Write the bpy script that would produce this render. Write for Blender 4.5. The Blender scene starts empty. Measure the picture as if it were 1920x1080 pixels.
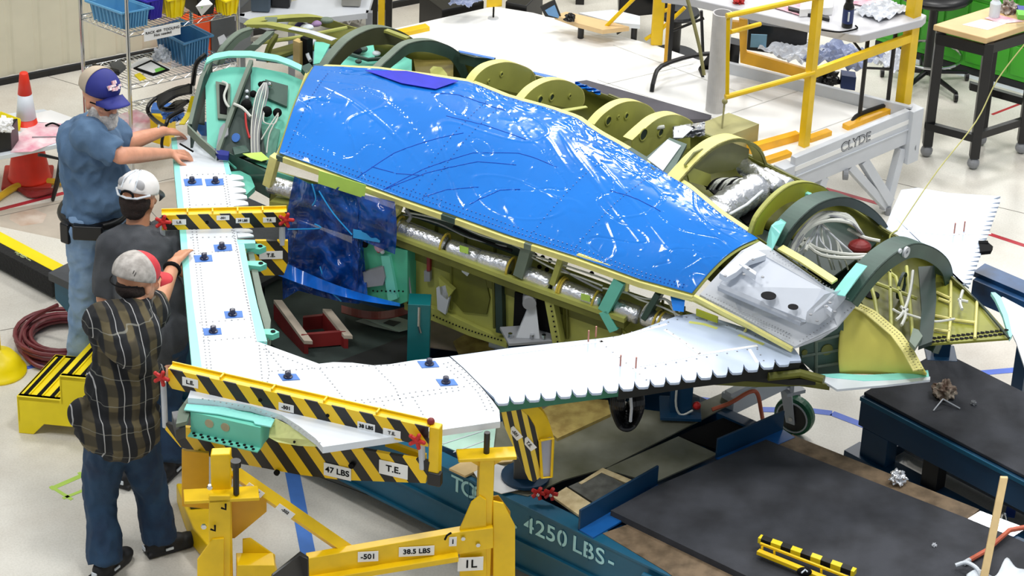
import bpy, bmesh, math, random
from mathutils import Vector as V, Matrix
random.seed(7)
S = bpy.context.scene
COL = S.collection
# ---------------------------------------------------------------- camera
F = 5290.0; H = 8.2
UP = V((370, 9160, 5290)).normalized()
FW = V((0, 0, -1)); YC = (FW - UP * FW.dot(UP)).normalized(); XC = YC.cross(UP)
cam = bpy.data.objects.new('camera', bpy.data.cameras.new('camera')); COL.objects.link(cam)
cam.data.sensor_width = 36; cam.data.lens = F / 1920 * 36; cam.data.clip_end = 200
M3 = Matrix((XC, YC, UP))
cam.matrix_world = Matrix.Translation((0, 0, H)) @ M3.to_4x4()
S.camera = cam
# ---------------------------------------------------------------- world, lights, exposure
w = bpy.data.worlds.new('world'); S.world = w; w.use_nodes = True
w.node_tree.nodes['Background'].inputs[0].default_value = (.86, .93, 1, 1)
w.node_tree.nodes['Background'].inputs[1].default_value = .34
def area(name, loc, sx, sy, power, target=None, col=(1, .98, .95)):
    l = bpy.data.lights.new(name, 'AREA'); l.shape = 'RECTANGLE'; l.size = sx; l.size_y = sy; l.energy = power; l.color = col
    o = bpy.data.objects.new(name, l); COL.objects.link(o); o.location = loc
    d = (V(target) - V(loc)) if target else V((0, 0, -1)); o.rotation_euler = d.to_track_quat('-Z', 'Y').to_euler()
    return o
for i, (x, y) in enumerate(((-5, 8), (1.2, 9.5), (6, 12), (-4, 16), (2.5, 17), (8, 20))):
    area('ceiling_lamp', (x, y, 10.5), 1.6, 1.6, 240)
for i, (x, y) in enumerate(((-3.5, 25), (1.0, 27), (5.5, 29))):
    area('ceiling_lamp', (x, y, 10.5), 1.5, 1.5, 300, (x * .3, 13, 1))
S.view_settings.view_transform = 'Standard'; S.view_settings.look = 'None'
S.view_settings.exposure = 0.36; S.view_settings.gamma = 1; S.view_settings.use_curve_mapping = False
# ---------------------------------------------------------------- pixel measuring (photo pixel -> point of a real plane)
def ray(px, py): return M3 @ V((px - 960, 540 - py, -F))
def P(px, py, z=0.0):
    d = ray(px, py); t = (z - H) / d.z; return V((d.x * t, d.y * t, z))
def PY(px, py, y):
    d = ray(px, py); t = y / d.y; return V((d.x * t, y, H + d.z * t))
def PP(px, py, o, n):
    d = ray(px, py); c = V((0, 0, H)); t = (o - c).dot(n) / d.dot(n); return c + d * t
def ZV(b, py):
    lo, hi = -1, 5
    for _ in range(40):
        m = (lo + hi) / 2; c = M3.transposed() @ (V((b.x, b.y, m)) - V((0, 0, H)))
        y = 540 - F * c.y / -c.z
        if y > py: lo = m
        else: hi = m
    return m
O0 = P(940, 925, .48); U = (P(1260, 1080, .48) - O0).normalized(); VV = V((-U.y, U.x, 0)); Z = V((0, 0, 1))
def W(u, v, z): return V((O0.x, O0.y, 0)) + U * u + VV * v + Z * z
def PU(px, py, u): return PP(px, py, W(u, 0, 0), U)
def UOF(p): return (p - W(0, 0, 0)).dot(U)
# ---------------------------------------------------------------- materials
def lin(c):
    return tuple(((x / 255) / 12.92 if x / 255 <= .04045 else ((x / 255 + .055) / 1.055) ** 2.4) for x in c) + (1,)
MATS = {}
def mat(name, c, rough=.5, metal=0, var=.12, vs=6, bump=0, bs=40, spec=.5, coat=0, alpha=1, c2=None, trans=0):
    if name in MATS: return MATS[name]
    m = bpy.data.materials.new(name); m.use_nodes = True; n = m.node_tree; N = n.nodes; L = n.links; b = N['Principled BSDF']
    tc = N.new('ShaderNodeTexCoord')
    c = lin(c)
    if var or c2:
        t = N.new('ShaderNodeTexNoise'); t.inputs['Scale'].default_value = vs; t.inputs['Detail'].default_value = 6
        L.new(tc.outputs['Object'], t.inputs['Vector'])
        r = N.new('ShaderNodeValToRGB'); r.color_ramp.elements[0].position = .35; r.color_ramp.elements[1].position = .65
        a = lin(c2) if c2 else tuple(x * (1 - var) for x in c[:3]) + (1,)
        r.color_ramp.elements[0].color = a
        r.color_ramp.elements[1].color = c if c2 else tuple(min(1, x * (1 + var)) for x in c[:3]) + (1,)
        L.new(t.outputs['Fac'], r.inputs['Fac']); L.new(r.outputs['Color'], b.inputs['Base Color'])
    else: b.inputs['Base Color'].default_value = c
    b.inputs['Roughness'].default_value = rough; b.inputs['Metallic'].default_value = metal
    b.inputs['Specular IOR Level'].default_value = spec; b.inputs['Coat Weight'].default_value = coat
    b.inputs['Alpha'].default_value = alpha; b.inputs['Transmission Weight'].default_value = trans
    if bump:
        t2 = N.new('ShaderNodeTexNoise'); t2.inputs['Scale'].default_value = bs; t2.inputs['Detail'].default_value = 4
        L.new(tc.outputs['Object'], t2.inputs['Vector'])
        bp = N.new('ShaderNodeBump'); bp.inputs['Strength'].default_value = bump; bp.inputs['Distance'].default_value = .01
        L.new(t2.outputs['Fac'], bp.inputs['Height']); L.new(bp.outputs['Normal'], b.inputs['Normal'])
    MATS[name] = m; return m
def stripes(name, c1, c2, d, w, rough=.4, duty=.5):
    m = bpy.data.materials.new(name); m.use_nodes = True; N = m.node_tree.nodes; L = m.node_tree.links; b = N['Principled BSDF']
    tc = N.new('ShaderNodeTexCoord'); dt = N.new('ShaderNodeVectorMath'); dt.operation = 'DOT_PRODUCT'
    dt.inputs[1].default_value = tuple(x / w for x in d); L.new(tc.outputs['Object'], dt.inputs[0])
    fr = N.new('ShaderNodeMath'); fr.operation = 'FRACT'; L.new(dt.outputs['Value'], fr.inputs[0])
    gt = N.new('ShaderNodeMath'); gt.operation = 'GREATER_THAN'; gt.inputs[1].default_value = duty; L.new(fr.outputs[0], gt.inputs[0])
    mx = N.new('ShaderNodeMix'); mx.data_type = 'RGBA'; mx.inputs[6].default_value = lin(c1); mx.inputs[7].default_value = lin(c2)
    L.new(gt.outputs[0], mx.inputs[0]); L.new(mx.outputs[2], b.inputs['Base Color']); b.inputs['Roughness'].default_value = rough
    MATS[name] = m; return m
# ---------------------------------------------------------------- objects
ORG = {}
def tag(o, label=None, cat=None, group=None, kind=None):
    for k, v in (('label', label), ('category', cat), ('group', group), ('kind', kind)):
        if v: o[k] = v
    return o
def thing(name, loc, label, cat, group=None):
    o = bpy.data.objects.new(name, None); o.empty_display_size = .1; COL.objects.link(o); o.location = loc; ORG[o] = V(loc)
    return tag(o, label, cat, group)
class MB:
    def __init__(s): s.b = bmesh.new()
    def poly(s, pts, ext=None):
        vs = [s.b.verts.new(p) for p in pts]
        if ext is None: s.b.faces.new(vs); return s
        e = V(ext); ws = [s.b.verts.new(V(p) + e) for p in pts]; n = len(vs)
        s.b.faces.new(vs); s.b.faces.new(ws[::-1])
        for i in range(n): s.b.faces.new((vs[i], ws[i], ws[(i + 1) % n], vs[(i + 1) % n]))
        return s
    def box(s, o, a, b, c):   # corner + three edge vectors
        o, a, b, c = V(o), V(a), V(b), V(c); return s.poly([o, o + a, o + a + b, o + b], c)
    def cbox(s, c, ax, ay, az):  # centre + three full edge vectors
        return s.box(V(c) - (V(ax) + V(ay) + V(az)) / 2, ax, ay, az)
    def tube(s, pts, r, n=8, close=False, smooth=0, cap=True):
        pts = [V(p) for p in pts]; rs = r if isinstance(r, (list, tuple)) else [r] * len(pts)
        if smooth and len(pts) > 2:
            q = []; rr = []; m = len(pts); rng = m if close else m - 1
            for i in range(rng):
                g = (lambda k: pts[k % m]) if close else (lambda k: pts[max(0, min(m - 1, k))])
                p0, p1, p2, p3 = g(i - 1), g(i), g(i + 1), g(i + 2)
                for j in range(smooth):
                    t = j / smooth
                    q.append(.5 * ((2 * p1) + (p2 - p0) * t + (2 * p0 - 5 * p1 + 4 * p2 - p3) * t * t + (3 * p1 - p0 - 3 * p2 + p3) * t ** 3))
                    rr.append(rs[i] * (1 - t) + rs[(i + 1) % m] * t)
            if not close: q.append(pts[-1]); rr.append(rs[-1])
            pts, rs = q, rr
        m = len(pts); rings = []; prev = None
        for i, p in enumerate(pts):
            a = pts[(i - 1) % m] if (close or i > 0) else p; b = pts[(i + 1) % m] if (close or i < m - 1) else p
            d = (b - a)
            d = d.normalized() if d.length > 1e-9 else V((0, 0, 1))
            if prev is None:
                x = d.cross(V((0, 0, 1)));
                if x.length < .05: x = d.cross(V((1, 0, 0)))
            else: x = prev - d * prev.dot(d)
            x.normalize(); prev = x; y = d.cross(x)
            rings.append([s.b.verts.new(p + (x * math.cos(2 * math.pi * k / n) + y * math.sin(2 * math.pi * k / n)) * rs[i]) for k in range(n)])
        for i in range(m if close else m - 1):
            A, B = rings[i], rings[(i + 1) % m]
            for k in range(n): s.b.faces.new((A[k], A[(k + 1) % n], B[(k + 1) % n], B[k]))
        if not close and cap: s.b.faces.new(rings[0][::-1]); s.b.faces.new(rings[-1])
        return s
    def cyl(s, a, b, r, r2=None, n=16): return s.tube([a, b], [r, r if r2 is None else r2], n)
    def hollow(s, a, b, ro, ri, n=28):
        a, b = V(a), V(b); d = (b - a).normalized(); x = d.cross(V((0, 0, 1)))
        if x.length < .05: x = d.cross(V((1, 0, 0)))
        x.normalize(); y = d.cross(x); R = []
        for (c, r) in ((a, ro), (b, ro), (b, ri), (a, ri)):
            R.append([s.b.verts.new(c + (x * math.cos(2 * math.pi * k / n) + y * math.sin(2 * math.pi * k / n)) * r) for k in range(n)])
        for i in range(4):
            A, B = R[i], R[(i + 1) % 4]
            for k in range(n): s.b.faces.new((A[k], A[(k + 1) % n], B[(k + 1) % n], B[k]))
        return s
    def lathe(s, c, prof, n=24, ax=None):
        c = V(c); d = V(ax).normalized() if ax else V((0, 0, 1)); x = d.cross(V((0, 1, 0.01))).normalized(); y = d.cross(x); R = []
        for (r, h) in prof: R.append([s.b.verts.new(c + d * h + (x * math.cos(2 * math.pi * k / n) + y * math.sin(2 * math.pi * k / n)) * max(r, 1e-4)) for k in range(n)])
        for i in range(len(R) - 1):
            for k in range(n): s.b.faces.new((R[i][k], R[i][(k + 1) % n], R[i + 1][(k + 1) % n], R[i + 1][k]))
        s.b.faces.new(R[0][::-1]); s.b.faces.new(R[-1]); return s
    def sphere(s, c, r, n=10, sc=(1, 1, 1)):
        g = bmesh.ops.create_uvsphere(s.b, u_segments=n + 4, v_segments=n, radius=r)
        for v in g['verts']: v.co = V((v.co.x * sc[0], v.co.y * sc[1], v.co.z * sc[2])) + V(c)
        return s
    def cap(s, a, b, ra, rb, n=14):   # tapered capsule
        a, b = V(a), V(b); s.cyl(a, b, ra, rb, n); s.sphere(a, ra, 8); s.sphere(b, rb, 8); return s
    def ribbon(s, pts, wdt, ext):   # flat bar following pts, width vectors, extruded
        pts = [V(p) for p in pts]; ws = wdt if isinstance(wdt, list) else [V(wdt)] * len(pts); e = V(ext)
        A = [s.b.verts.new(p) for p in pts]; B = [s.b.verts.new(p + q) for p, q in zip(pts, ws)]
        C = [s.b.verts.new(p + e) for p in pts]; D = [s.b.verts.new(p + q + e) for p, q in zip(pts, ws)]
        for i in range(len(pts) - 1):
            for X, Y in ((A, B), (B, D), (D, C), (C, A)): s.b.faces.new((X[i], X[i + 1], Y[i + 1], Y[i]))
        s.b.faces.new((A[0], B[0], D[0], C[0])); s.b.faces.new((A[-1], C[-1], D[-1], B[-1])); return s
    def grid(s, f, nu, nv, th=0):
        R = [[s.b.verts.new(f(i / nu, j / nv)) for j in range(nv + 1)] for i in range(nu + 1)]
        for i in range(nu):
            for j in range(nv): s.b.faces.new((R[i][j], R[i + 1][j], R[i + 1][j + 1], R[i][j + 1]))
        return s
    def build(s, name, m, parent=None, bev=0, smooth=False, solid=0):
        b = s.b; bmesh.ops.recalc_face_normals(b, faces=b.faces)
        if parent is not None: org = ORG[parent]
        else:
            xs = [v.co.copy() for v in b.verts]; org = V((sum(v.x for v in xs) / len(xs), sum(v.y for v in xs) / len(xs), min(v.z for v in xs)))
        for v in b.verts: v.co -= org
        me = bpy.data.meshes.new(name); b.to_mesh(me); b.free()
        if smooth: me.polygons.foreach_set('use_smooth', [True] * len(me.polygons))
        me.materials.append(m)
        o = bpy.data.objects.new(name, me); COL.objects.link(o); ORG[o] = org
        if parent is not None: o.parent = parent
        else: o.location = org
        if solid: md = o.modifiers.new('s', 'SOLIDIFY'); md.thickness = solid; md.offset = -1
        if bev:
            md = o.modifiers.new('b', 'BEVEL'); md.width = bev; md.segments = 2; md.limit_method = 'ANGLE'; md.angle_limit = .7
            me.polygons.foreach_set('use_smooth', [True] * len(me.polygons)); md.harden_normals = True
        return o
def slab(name, pts, ext, m, parent=None, **k):
    e = ext if isinstance(ext, (tuple, V)) else (0, 0, -ext)
    return MB().poly(pts, e).build(name, m, parent, **k)
def px(lst, z):   # list of pixels on a level plane (z may be per point)
    return [P(p[0], p[1], p[2] if len(p) > 2 else z) for p in lst]
def text(name, s, o, xd, yd, h, m, parent, bold=.0, depth=.0008, align='CENTER'):
    c = bpy.data.curves.new(name, 'FONT'); c.body = s; c.size = h * 1.4; c.align_x = align; c.align_y = 'CENTER'; c.extrude = depth; c.offset = bold
    t = bpy.data.objects.new('t', c); COL.objects.link(t)
    dg = bpy.context.evaluated_depsgraph_get(); me = bpy.data.meshes.new_from_object(t.evaluated_get(dg)); bpy.data.objects.remove(t)
    xd = V(xd).normalized(); yd = V(yd); yd = (yd - xd * yd.dot(xd)).normalized(); zd = xd.cross(yd)
    M = Matrix((xd, yd, zd)).transposed().to_4x4(); M.translation = V(o) - ORG[parent]; me.transform(M); me.materials.clear(); me.materials.append(m); me.name = name
    ob = bpy.data.objects.new(name, me); COL.objects.link(ob); ob.parent = parent; ORG[ob] = ORG[parent]; return ob
# palette
YEL = mat('yellow_paint', (238, 196, 10), .38, var=.1, bump=.05)
YEL2 = mat('bright_yellow', (250, 225, 0), .4, var=.05)
BLK = mat('black_paint', (18, 18, 20), .4, var=.2)
BLKP = mat('black_plastic', (14, 14, 16), .35, var=.1)
DGR = mat('dark_mat', (54, 56, 62), .85, var=.35, vs=5, bump=.3, bs=300)
TEAL = mat('teal_steel', (14, 88, 118), .42, var=.15, vs=3)
TEALD = mat('navy_steel', (10, 56, 88), .42, var=.15, vs=3)
OLV = mat('olive_primer', (166, 168, 84), .5, var=.12, vs=5)
OLVD = mat('olive_shaded_primer', (100, 102, 34), .5, var=.2, vs=5)  # dark olive primer, lowered further so the colour carries the interior's shade
CRM = mat('cream_primer', (224, 216, 132), .5, var=.1, vs=9)
DGN = mat('dark_green_primer', (58, 84, 74), .5, var=.2, vs=5)
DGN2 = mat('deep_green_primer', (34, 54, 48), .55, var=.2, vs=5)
GGR = mat('grey_green_primer', (108, 122, 108), .5, var=.12, vs=5)
TUR = mat('turquoise_primer', (112, 206, 184), .45, var=.06, vs=5)
TURL = mat('light_turquoise_primer', (150, 232, 222), .45, var=.05)
GRN = mat('green_primer', (40, 118, 90), .45, var=.12)
WHT = mat('white_primer', (222, 229, 236), .38, var=.02, vs=2)
WHB = mat('bluish_white_skin', (188, 202, 224), .35, var=.02, vs=2)
WH = mat('white_paper', (242, 242, 242), .6, var=.02)
GRY = mat('light_grey_paint', (196, 200, 206), .45, var=.04)
MGR = mat('mid_grey_paint', (140, 142, 146), .5, var=.1)
SIL = mat('silver_foil', (226, 228, 232), .25, metal=.85, var=.08, bump=.6, bs=60)
CHR = mat('chrome', (200, 202, 204), .2, metal=1, var=0)
WIR = mat('white_wire', (206, 208, 200), .5, var=.05)
WOD = mat('plywood', (206, 178, 132), .6, var=.2, vs=9, bump=.1)
WODL = mat('light_wood', (226, 196, 140), .5, var=.12, vs=8)
BFL = mat('blue_film', (28, 114, 204), .12, var=.08, vs=2, bump=.0)
RED = mat('red_paint', (186, 32, 28), .45, var=.1)
REDK = mat('dark_red', (130, 34, 34), .5, var=.2)
INK = mat('black_ink', (12, 12, 14), .8, var=0, spec=.2)
LAB = mat('label_white', (240, 240, 238), .5, var=0)
BTP = mat('blue_tape', (76, 126, 206), .6, var=.1)
GTP = mat('green_tape', (186, 222, 96), .6, var=.08)
BORD = mat('plastic_wrap', (208, 212, 220), .2, var=.1, bump=.8, bs=30, spec=.8)
# ================================================================ SETTING
def floor_mat():
    m = bpy.data.materials.new('concrete'); m.use_nodes = True; N = m.node_tree.nodes; L = m.node_tree.links; b = N['Principled BSDF']
    tc = N.new('ShaderNodeTexCoord'); t = N.new('ShaderNodeTexNoise'); t.inputs['Scale'].default_value = .7; t.inputs['Detail'].default_value = 8; t.inputs['Roughness'].default_value = .65
    L.new(tc.outputs['Object'], t.inputs[0]); r = N.new('ShaderNodeValToRGB'); e = r.color_ramp.elements
    e[0].position = .32; e[0].color = lin((196, 188, 176)); e[1].position = .6; e[1].color = lin((226, 223, 214)); L.new(t.outputs[0], r.inputs[0])
    t2 = N.new('ShaderNodeTexNoise'); t2.inputs['Scale'].default_value = 90; t2.inputs['Detail'].default_value = 3; L.new(tc.outputs['Object'], t2.inputs[0])
    r2 = N.new('ShaderNodeValToRGB'); r2.color_ramp.elements[0].position = .3; r2.color_ramp.elements[0].color = (.82, .82, .8, 1); r2.color_ramp.elements[1].position = .6; L.new(t2.outputs[0], r2.inputs[0])
    mx = N.new('ShaderNodeMix'); mx.data_type = 'RGBA'; mx.blend_type = 'MULTIPLY'; mx.inputs[0].default_value = .6; L.new(r.outputs[0], mx.inputs[6]); L.new(r2.outputs[0], mx.inputs[7])
    L.new(mx.outputs[2], b.inputs['Base Color']); b.inputs['Roughness'].default_value = .42
    bp = N.new('ShaderNodeBump'); bp.inputs['Strength'].default_value = .08; L.new(t2.outputs[0], bp.inputs['Height']); L.new(bp.outputs[0], b.inputs['Normal']); return m
CON = floor_mat()
fl = MB().poly([V((-14, -2, 0)), V((16, -2, 0)), V((16, 40, 0)), V((-14, 40, 0))], (0, 0, -.1)).build('floor', CON); tag(fl, kind='structure')
JNT = mat('joint_dark', (120, 116, 108), .8, var=.1)
def strip(a, b, w, m, name, th=.0012, parent=None):
    a, b = P(*a), P(*b); d = (b - a).normalized(); n = V((-d.y, d.x, 0)) * w / 2
    return slab(name, [a + n, b + n, b - n, a - n], (0, 0, th), m, parent)
for a, b in (((0, 405), (345, 330)), ((150, 250), (560, 700)), ((1130, 700), (1920, 560)), ((340, 560), (0, 620)), ((1500, 690), (1920, 750)), ((1100, 1080), (560, 880)), ((80, 140), (330, 215)), ((1500, 300), (1920, 400))):
    strip(a, b, .006, JNT, 'floor_joint', parent=fl, th=.0006)
STN = mat('floor_stain', (186, 160, 140), .5, var=.1, c2=(206, 192, 178), vs=9)
slab('floor_stain', px([(20, 400), (60, 390), (88, 402), (80, 418), (40, 424), (18, 412)], 0), (0, 0, .0005), STN, fl)
PATCH = mat('worn_concrete', (188, 178, 164), .5, var=.12, vs=5)
slab('worn_patch', px([(0, 395), (345, 335), (345, 420), (120, 450), (0, 425)], 0), (0, 0, .0004), PATCH, fl)
BLT = mat('blue_floor_tape', (74, 110, 214), .5, var=.1); RDT = mat('red_floor_tape', (176, 44, 56), .5, var=.2)
def tape(pts, w, m, label, cat='tape'):
    mb = MB()
    for a, b in zip(pts, pts[1:]):
        A, B = P(*a), P(*b); d = (B - A).normalized(); n = V((-d.y, d.x, 0)) * w / 2; mb.poly([A + n, B + n, B - n, A - n], (0, 0, .0016))
    o = mb.build('floor_tape', m); tag(o, label, cat); return o
tape([(1305, 748), (1400, 760)], .05, BLT, 'short blue floor tape beside the dark support post foot')
tape([(1430, 768), (1520, 770), (1560, 775), (1625, 800)], .05, BLT, 'blue floor tape bending right behind the green caster wheel')
tape([(1775, 705), (1925, 692)], .05, BLT, 'long blue floor tape right of the post of the far dolly')
tape([(547, 880), (582, 1060)], .075, BTP, 'wide blue tape running on the floor under the striped beam')
tape([(1907, 900), (1893, 970)], .05, BLT, 'blue tape on the floor seen through the navy dolly frame', 'tape')
tape([(50, 690), (85, 682)], .03, BLT, 'small blue tape piece beside the yellow steps')
tape([(0, 352), (0, 395)][:0] + [(-5, 394), (120, 362)], .035, RDT, 'red floor line behind the man in the blue shirt')
tape([(1548, 354), (1655, 384)], .035, RDT, 'red floor line beside the white platform legs')
tape([(1852, 438), (1925, 462)], .035, RDT, 'red floor line at the right edge above the navy beam')
tape([(1860, 215), (1925, 190)], .02, RDT, 'thin red line on the floor by the wood topped bench')
gt = tape([(95, 917), (162, 888)], .03, GTP, 'green tape outline of a small rectangle on the floor')
mb = MB()
for a, b in (((95, 912), (135, 937)), ((118, 935), (170, 914)), ((148, 886), (162, 900))):
    A, B = P(*a), P(*b); d = (B - A).normalized(); n = V((-d.y, d.x, 0)) * .01; mb.poly([A + n, B + n, B - n, A - n], (0, 0, .002))
mb.build('tape_strip', GTP, gt)
# wall: corrugated sheets
WALL = mat('beige_cladding', (216, 211, 188), .55, var=.05, vs=3)
wa, wb = P(0, 157, 0), P(290, 100, 0); wd = (wb - wa).normalized(); wn = V((wd.y, -wd.x, 0))
wl = MB(); s = wa - wd * 3.5; pr = [(0, 0), (.13, 0), (.145, -.008), (.175, -.008), (.19, 0)]; pts = []
for i in range(45):
    for d, o in pr[:-1]: pts.append(s + wd * (i * .19 + d) + wn * o)
A = [wl.b.verts.new(p + Z * .05) for p in pts]; B = [wl.b.verts.new(p + Z * 4.5) for p in pts]
for i in range(len(pts) - 1): wl.b.faces.new((A[i], A[i + 1], B[i + 1], B[i]))
wl = wl.build('wall_left', WALL, solid=.01); tag(wl, kind='structure')
bb = MB().box(s - wn * -.0, wd * 8.5, wn * .03, Z * .04).build('baseboard_left', BLKP); tag(bb, kind='structure')
# ================================================================ AIRFRAME
AF = thing('aircraft_fuselage', P(1000, 500, 1.0), 'long olive aircraft fuselage section with open round frames and a white wing', 'aircraft section')
WZ = 1.22
def lerp(a, b, t): return a + (b - a) * t
def along(pts, n):
    L = [0]
    for a, b in zip(pts, pts[1:]): L.append(L[-1] + (b - a).length)
    out = []
    for i in range(n + 1):
        d = L[-1] * i / n; k = 0
        while k < len(L) - 2 and L[k + 1] < d: k += 1
        out.append(lerp(pts[k], pts[k + 1], (d - L[k]) / max(1e-9, L[k + 1] - L[k])))
    return out
NE_px = [(520, 290, 1.46), (600, 318, 1.445), (690, 352, 1.43), (750, 374, 1.42), (850, 408, 1.40), (950, 444, 1.385), (1080, 485, 1.365), (1200, 528, 1.345), (1300, 555, 1.33), (1390, 600, 1.3), (1480, 648, 1.27)]
NE = [P(*p) for p in NE_px]
FE_px = [(585, 125, 1.56), (700, 130, 1.56), (800, 143, 1.56), (880, 155, 1.56), (950, 183, 1.56), (1030, 205, 1.56), (1080, 222, 1.56), (1120, 250, 1.56), (1170, 278, 1.555), (1230, 315, 1.55), (1290, 352, 1.54), (1350, 402, 1.53), (1425, 452, 1.52)]
FE = [P(*p) for p in FE_px]
# ---- wing skins
def rivets(parent, lines, z, name='rivet_row', step=.028, r=.0042, m=None):
    mb = MB(); c = 0
    for ln in lines:
        pts = [P(q[0], q[1], z) for q in ln]; L = sum((b - a).length for a, b in zip(pts, pts[1:]))
        for p in along(pts, max(1, int(L / step))):
            mb.poly([p + V((math.cos(k * 1.047) * r, math.sin(k * 1.047) * r, 0)) for k in range(6)], (0, 0, .0012)); c += 1
    o = mb.build(name, m or MGR, parent); o['kind'] = 'stuff'; return o
TH = .035
stripA = slab('wing_panel', px([(331, 257), (362, 253), (395, 256), (408, 272), (425, 300), (430, 332), (436, 370), (446, 455), (463, 545), (482, 640), (600, 683), (560, 700), (380, 720), (372, 690), (360, 560), (345, 400)][:10] + [(372, 690), (360, 560), (345, 400)], WZ), TH, WHT, AF)
stripB = slab('wing_panel', px([(482, 640), (598, 682), (625, 679), (660, 680), (700, 685), (730, 683), (780, 675), (842, 669), (868, 690), (900, 722), (925, 752), (936, 768), (938, 790), (820, 807), (605, 838), (592, 822), (560, 798), (528, 778), (470, 760), (400, 750), (352, 746), (372, 690)], WZ - .0005), TH, WHT, AF)
teeth = []
for i in range(19):
    a = i / 19; b = (i + 1) / 19; f = lambda t: (926 + t * (1482 - 926), 756 - 78 * t + 6 * math.sin(t * 3.1))
    x0, y0 = f(a); x1, y1 = f(b); w = x1 - x0
    teeth += [(x0, y0 - 11), (x0 + w * .12, y0 - 4), (x0 + w * .3, y0 + 1), (x0 + w * .62, y0 + 1), (x0 + w * .88, y0 - 0), (x0 + w * .97, y1 - 1)]
wingC = slab('wing_panel', px([(843, 668), (960, 652), (1130, 634), (1165, 629), (1200, 618), (1240, 603), (1270, 592), (1302, 588), (1345, 598), (1440, 628), (1484, 646), (1500, 668), (1502, 676)] + teeth[::-1] + [(900, 721), (868, 689)], WZ), .012, WHB, AF)
TAPEW = mat('white_seam_tape', (248, 248, 248), .5, var=0)
def seam(lns, z, w, m, name, parent):
    for ln in lns:
        pts = [P(q[0], q[1], z) for q in ln]; mb = MB(); ws = []
        for i, p in enumerate(pts):
            d = (pts[min(i + 1, len(pts) - 1)] - pts[max(i - 1, 0)]).normalized(); ws.append(V((-d.y, d.x, 0)) * w)
        mb.ribbon([p - q / 2 for p, q in zip(pts, ws)], ws, (0, 0, .0012)); mb.build(name, m, parent)
seam([[(1122, 636), (1165, 672), (1212, 712)], [(1246, 618), (1280, 640), (1312, 664)], [(1200, 686), (1310, 665), (1420, 648), (1490, 640)][:3], [(1405, 655), (1420, 680)], [(940, 665), (1130, 640), (1250, 608)]], WZ, .016, TAPEW, 'seam_tape', wingC)
YST = mat('yellow_primer_patch', (222, 226, 130), .5)
seam([[(1292, 604), (1320, 608), (1345, 616)], [(1385, 628), (1410, 638), (1432, 646)]], WZ, .02, YST, 'primer_patch', wingC)
seam([[(843, 668), (868, 690), (900, 722), (925, 752), (937, 769)]], WZ, .003, INK, 'panel_joint', stripB)
rivets(wingC, [[(1125, 640), (1212, 712)], [(1250, 618), (1312, 662)], [(1210, 690), (1420, 652)], [(1150, 632), (1290, 594), (1350, 606), (1470, 648)], [(1420, 655), (1432, 676)]], WZ + .001, step=.05)
rivets(stripA, [[(360, 430), (374, 560), (388, 690)], [(368, 430), (382, 560), (396, 690)], [(350, 330), (360, 425)], [(418, 335), (432, 420), (445, 470), (462, 560), (480, 640)], [(424, 332), (438, 430), (454, 520), (470, 590)], [(350, 328), (420, 326)], [(356, 385), (426, 382)], [(358, 446), (436, 444)], [(365, 475), (442, 470)], [(375, 605), (470, 598)], [(382, 640), (470, 632)]], WZ)
rivets(stripB, [[(500, 655), (540, 705), (600, 760), (640, 770)][:2], [(497, 642), (505, 700), (500, 722)], [(486, 648), (492, 715)], [(510, 696), (600, 690), (680, 686), (760, 684)], [(600, 692), (622, 718), (650, 755), (658, 780)], [(705, 690), (740, 725), (755, 760)], [(655, 752), (700, 748), (780, 735), (870, 725)], [(660, 757), (720, 752), (860, 732)], [(850, 676), (880, 706), (912, 740), (925, 770)], [(840, 680), (868, 705), (898, 738), (912, 768)], [(832, 682), (858, 708)], [(775, 745), (800, 790)], [(380, 748), (470, 765), (540, 790), (600, 830)], [(495, 655), (585, 690)], [(720, 760), (735, 800)]], WZ)
# leading edge strips (turquoise), hinge strips
slab('leading_edge_strip', px([(321, 258), (331, 257), (346, 400), (361, 560), (379, 693), (360, 690), (348, 560), (334, 400)], WZ + .001), .05, TURL, AF)
slab('hinge_strip', px([(416, 290), (427, 300), (434, 326), (424, 327)], WZ + .001), .05, TURL, AF)
slab('hinge_strip', px([(446, 455), (457, 452), (466, 500), (482, 570), (501, 640), (482, 640), (463, 545)], WZ + .001), .03, TURL, AF)
slab('hinge_strip', px([(444, 449), (478, 450), (479, 456), (446, 457)], WZ + .002), .03, TURL, AF)
slab('wing_edge_wall', px([(462, 458), (472, 456), (492, 545), (508, 600), (503, 640), (484, 570)], WZ - .05), .12, GGR, AF)
for (x, y) in ((488, 462), (489, 494), (512, 622)):
    mb = MB(); c = P(x, y, WZ - .03); mb.poly([c + V((-.07, .02, 0)), c + V((0, .028, 0)), c + V((.03, 0, 0)), c + V((0, -.03, 0)), c + V((-.07, -.02, 0))], (0, 0, -.03)); k = mb.build('hinge_lug', TUR, AF); MB().cyl(c, c + Z * .004, .012).build('hinge_hole', INK, k)
slab('hinge_lug', px([(430, 322), (450, 320), (470, 330), (478, 350), (462, 365), (440, 345)], WZ - .03), .03, TUR, AF)
# tabs on the trailing edge of the strip
for (X0, Y0, X1, Y1, xin, n, top) in ((455, 328, 466, 388, 428, 5, 0), (470, 420, 476, 446, 440, 3, 0)):
    for i in range(n):
        t0, t1 = i / n, (i + .8) / n; ya, yb = lerp(Y0, Y1, t0), lerp(Y0, Y1, t1); xa = lerp(X0, X1, t0)
        slab('tab', px([(xin + i * 2, ya - 2), (xa - 6, ya), (xa + 1, ya + 3), (xa + 2, yb - 2), (xin + i * 2 + 2, yb + 1)], WZ - .004), .008, WHT, AF)
# copper pins
for (x, y) in ((1103, 640), (1117, 632), (1163, 686), (1192, 690)):
    b = P(x, y, WZ); MB().cyl(b, b + Z * .06, .004).build('copper_pin', mat('copper_pin', (196, 130, 110), .4), AF)
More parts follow.
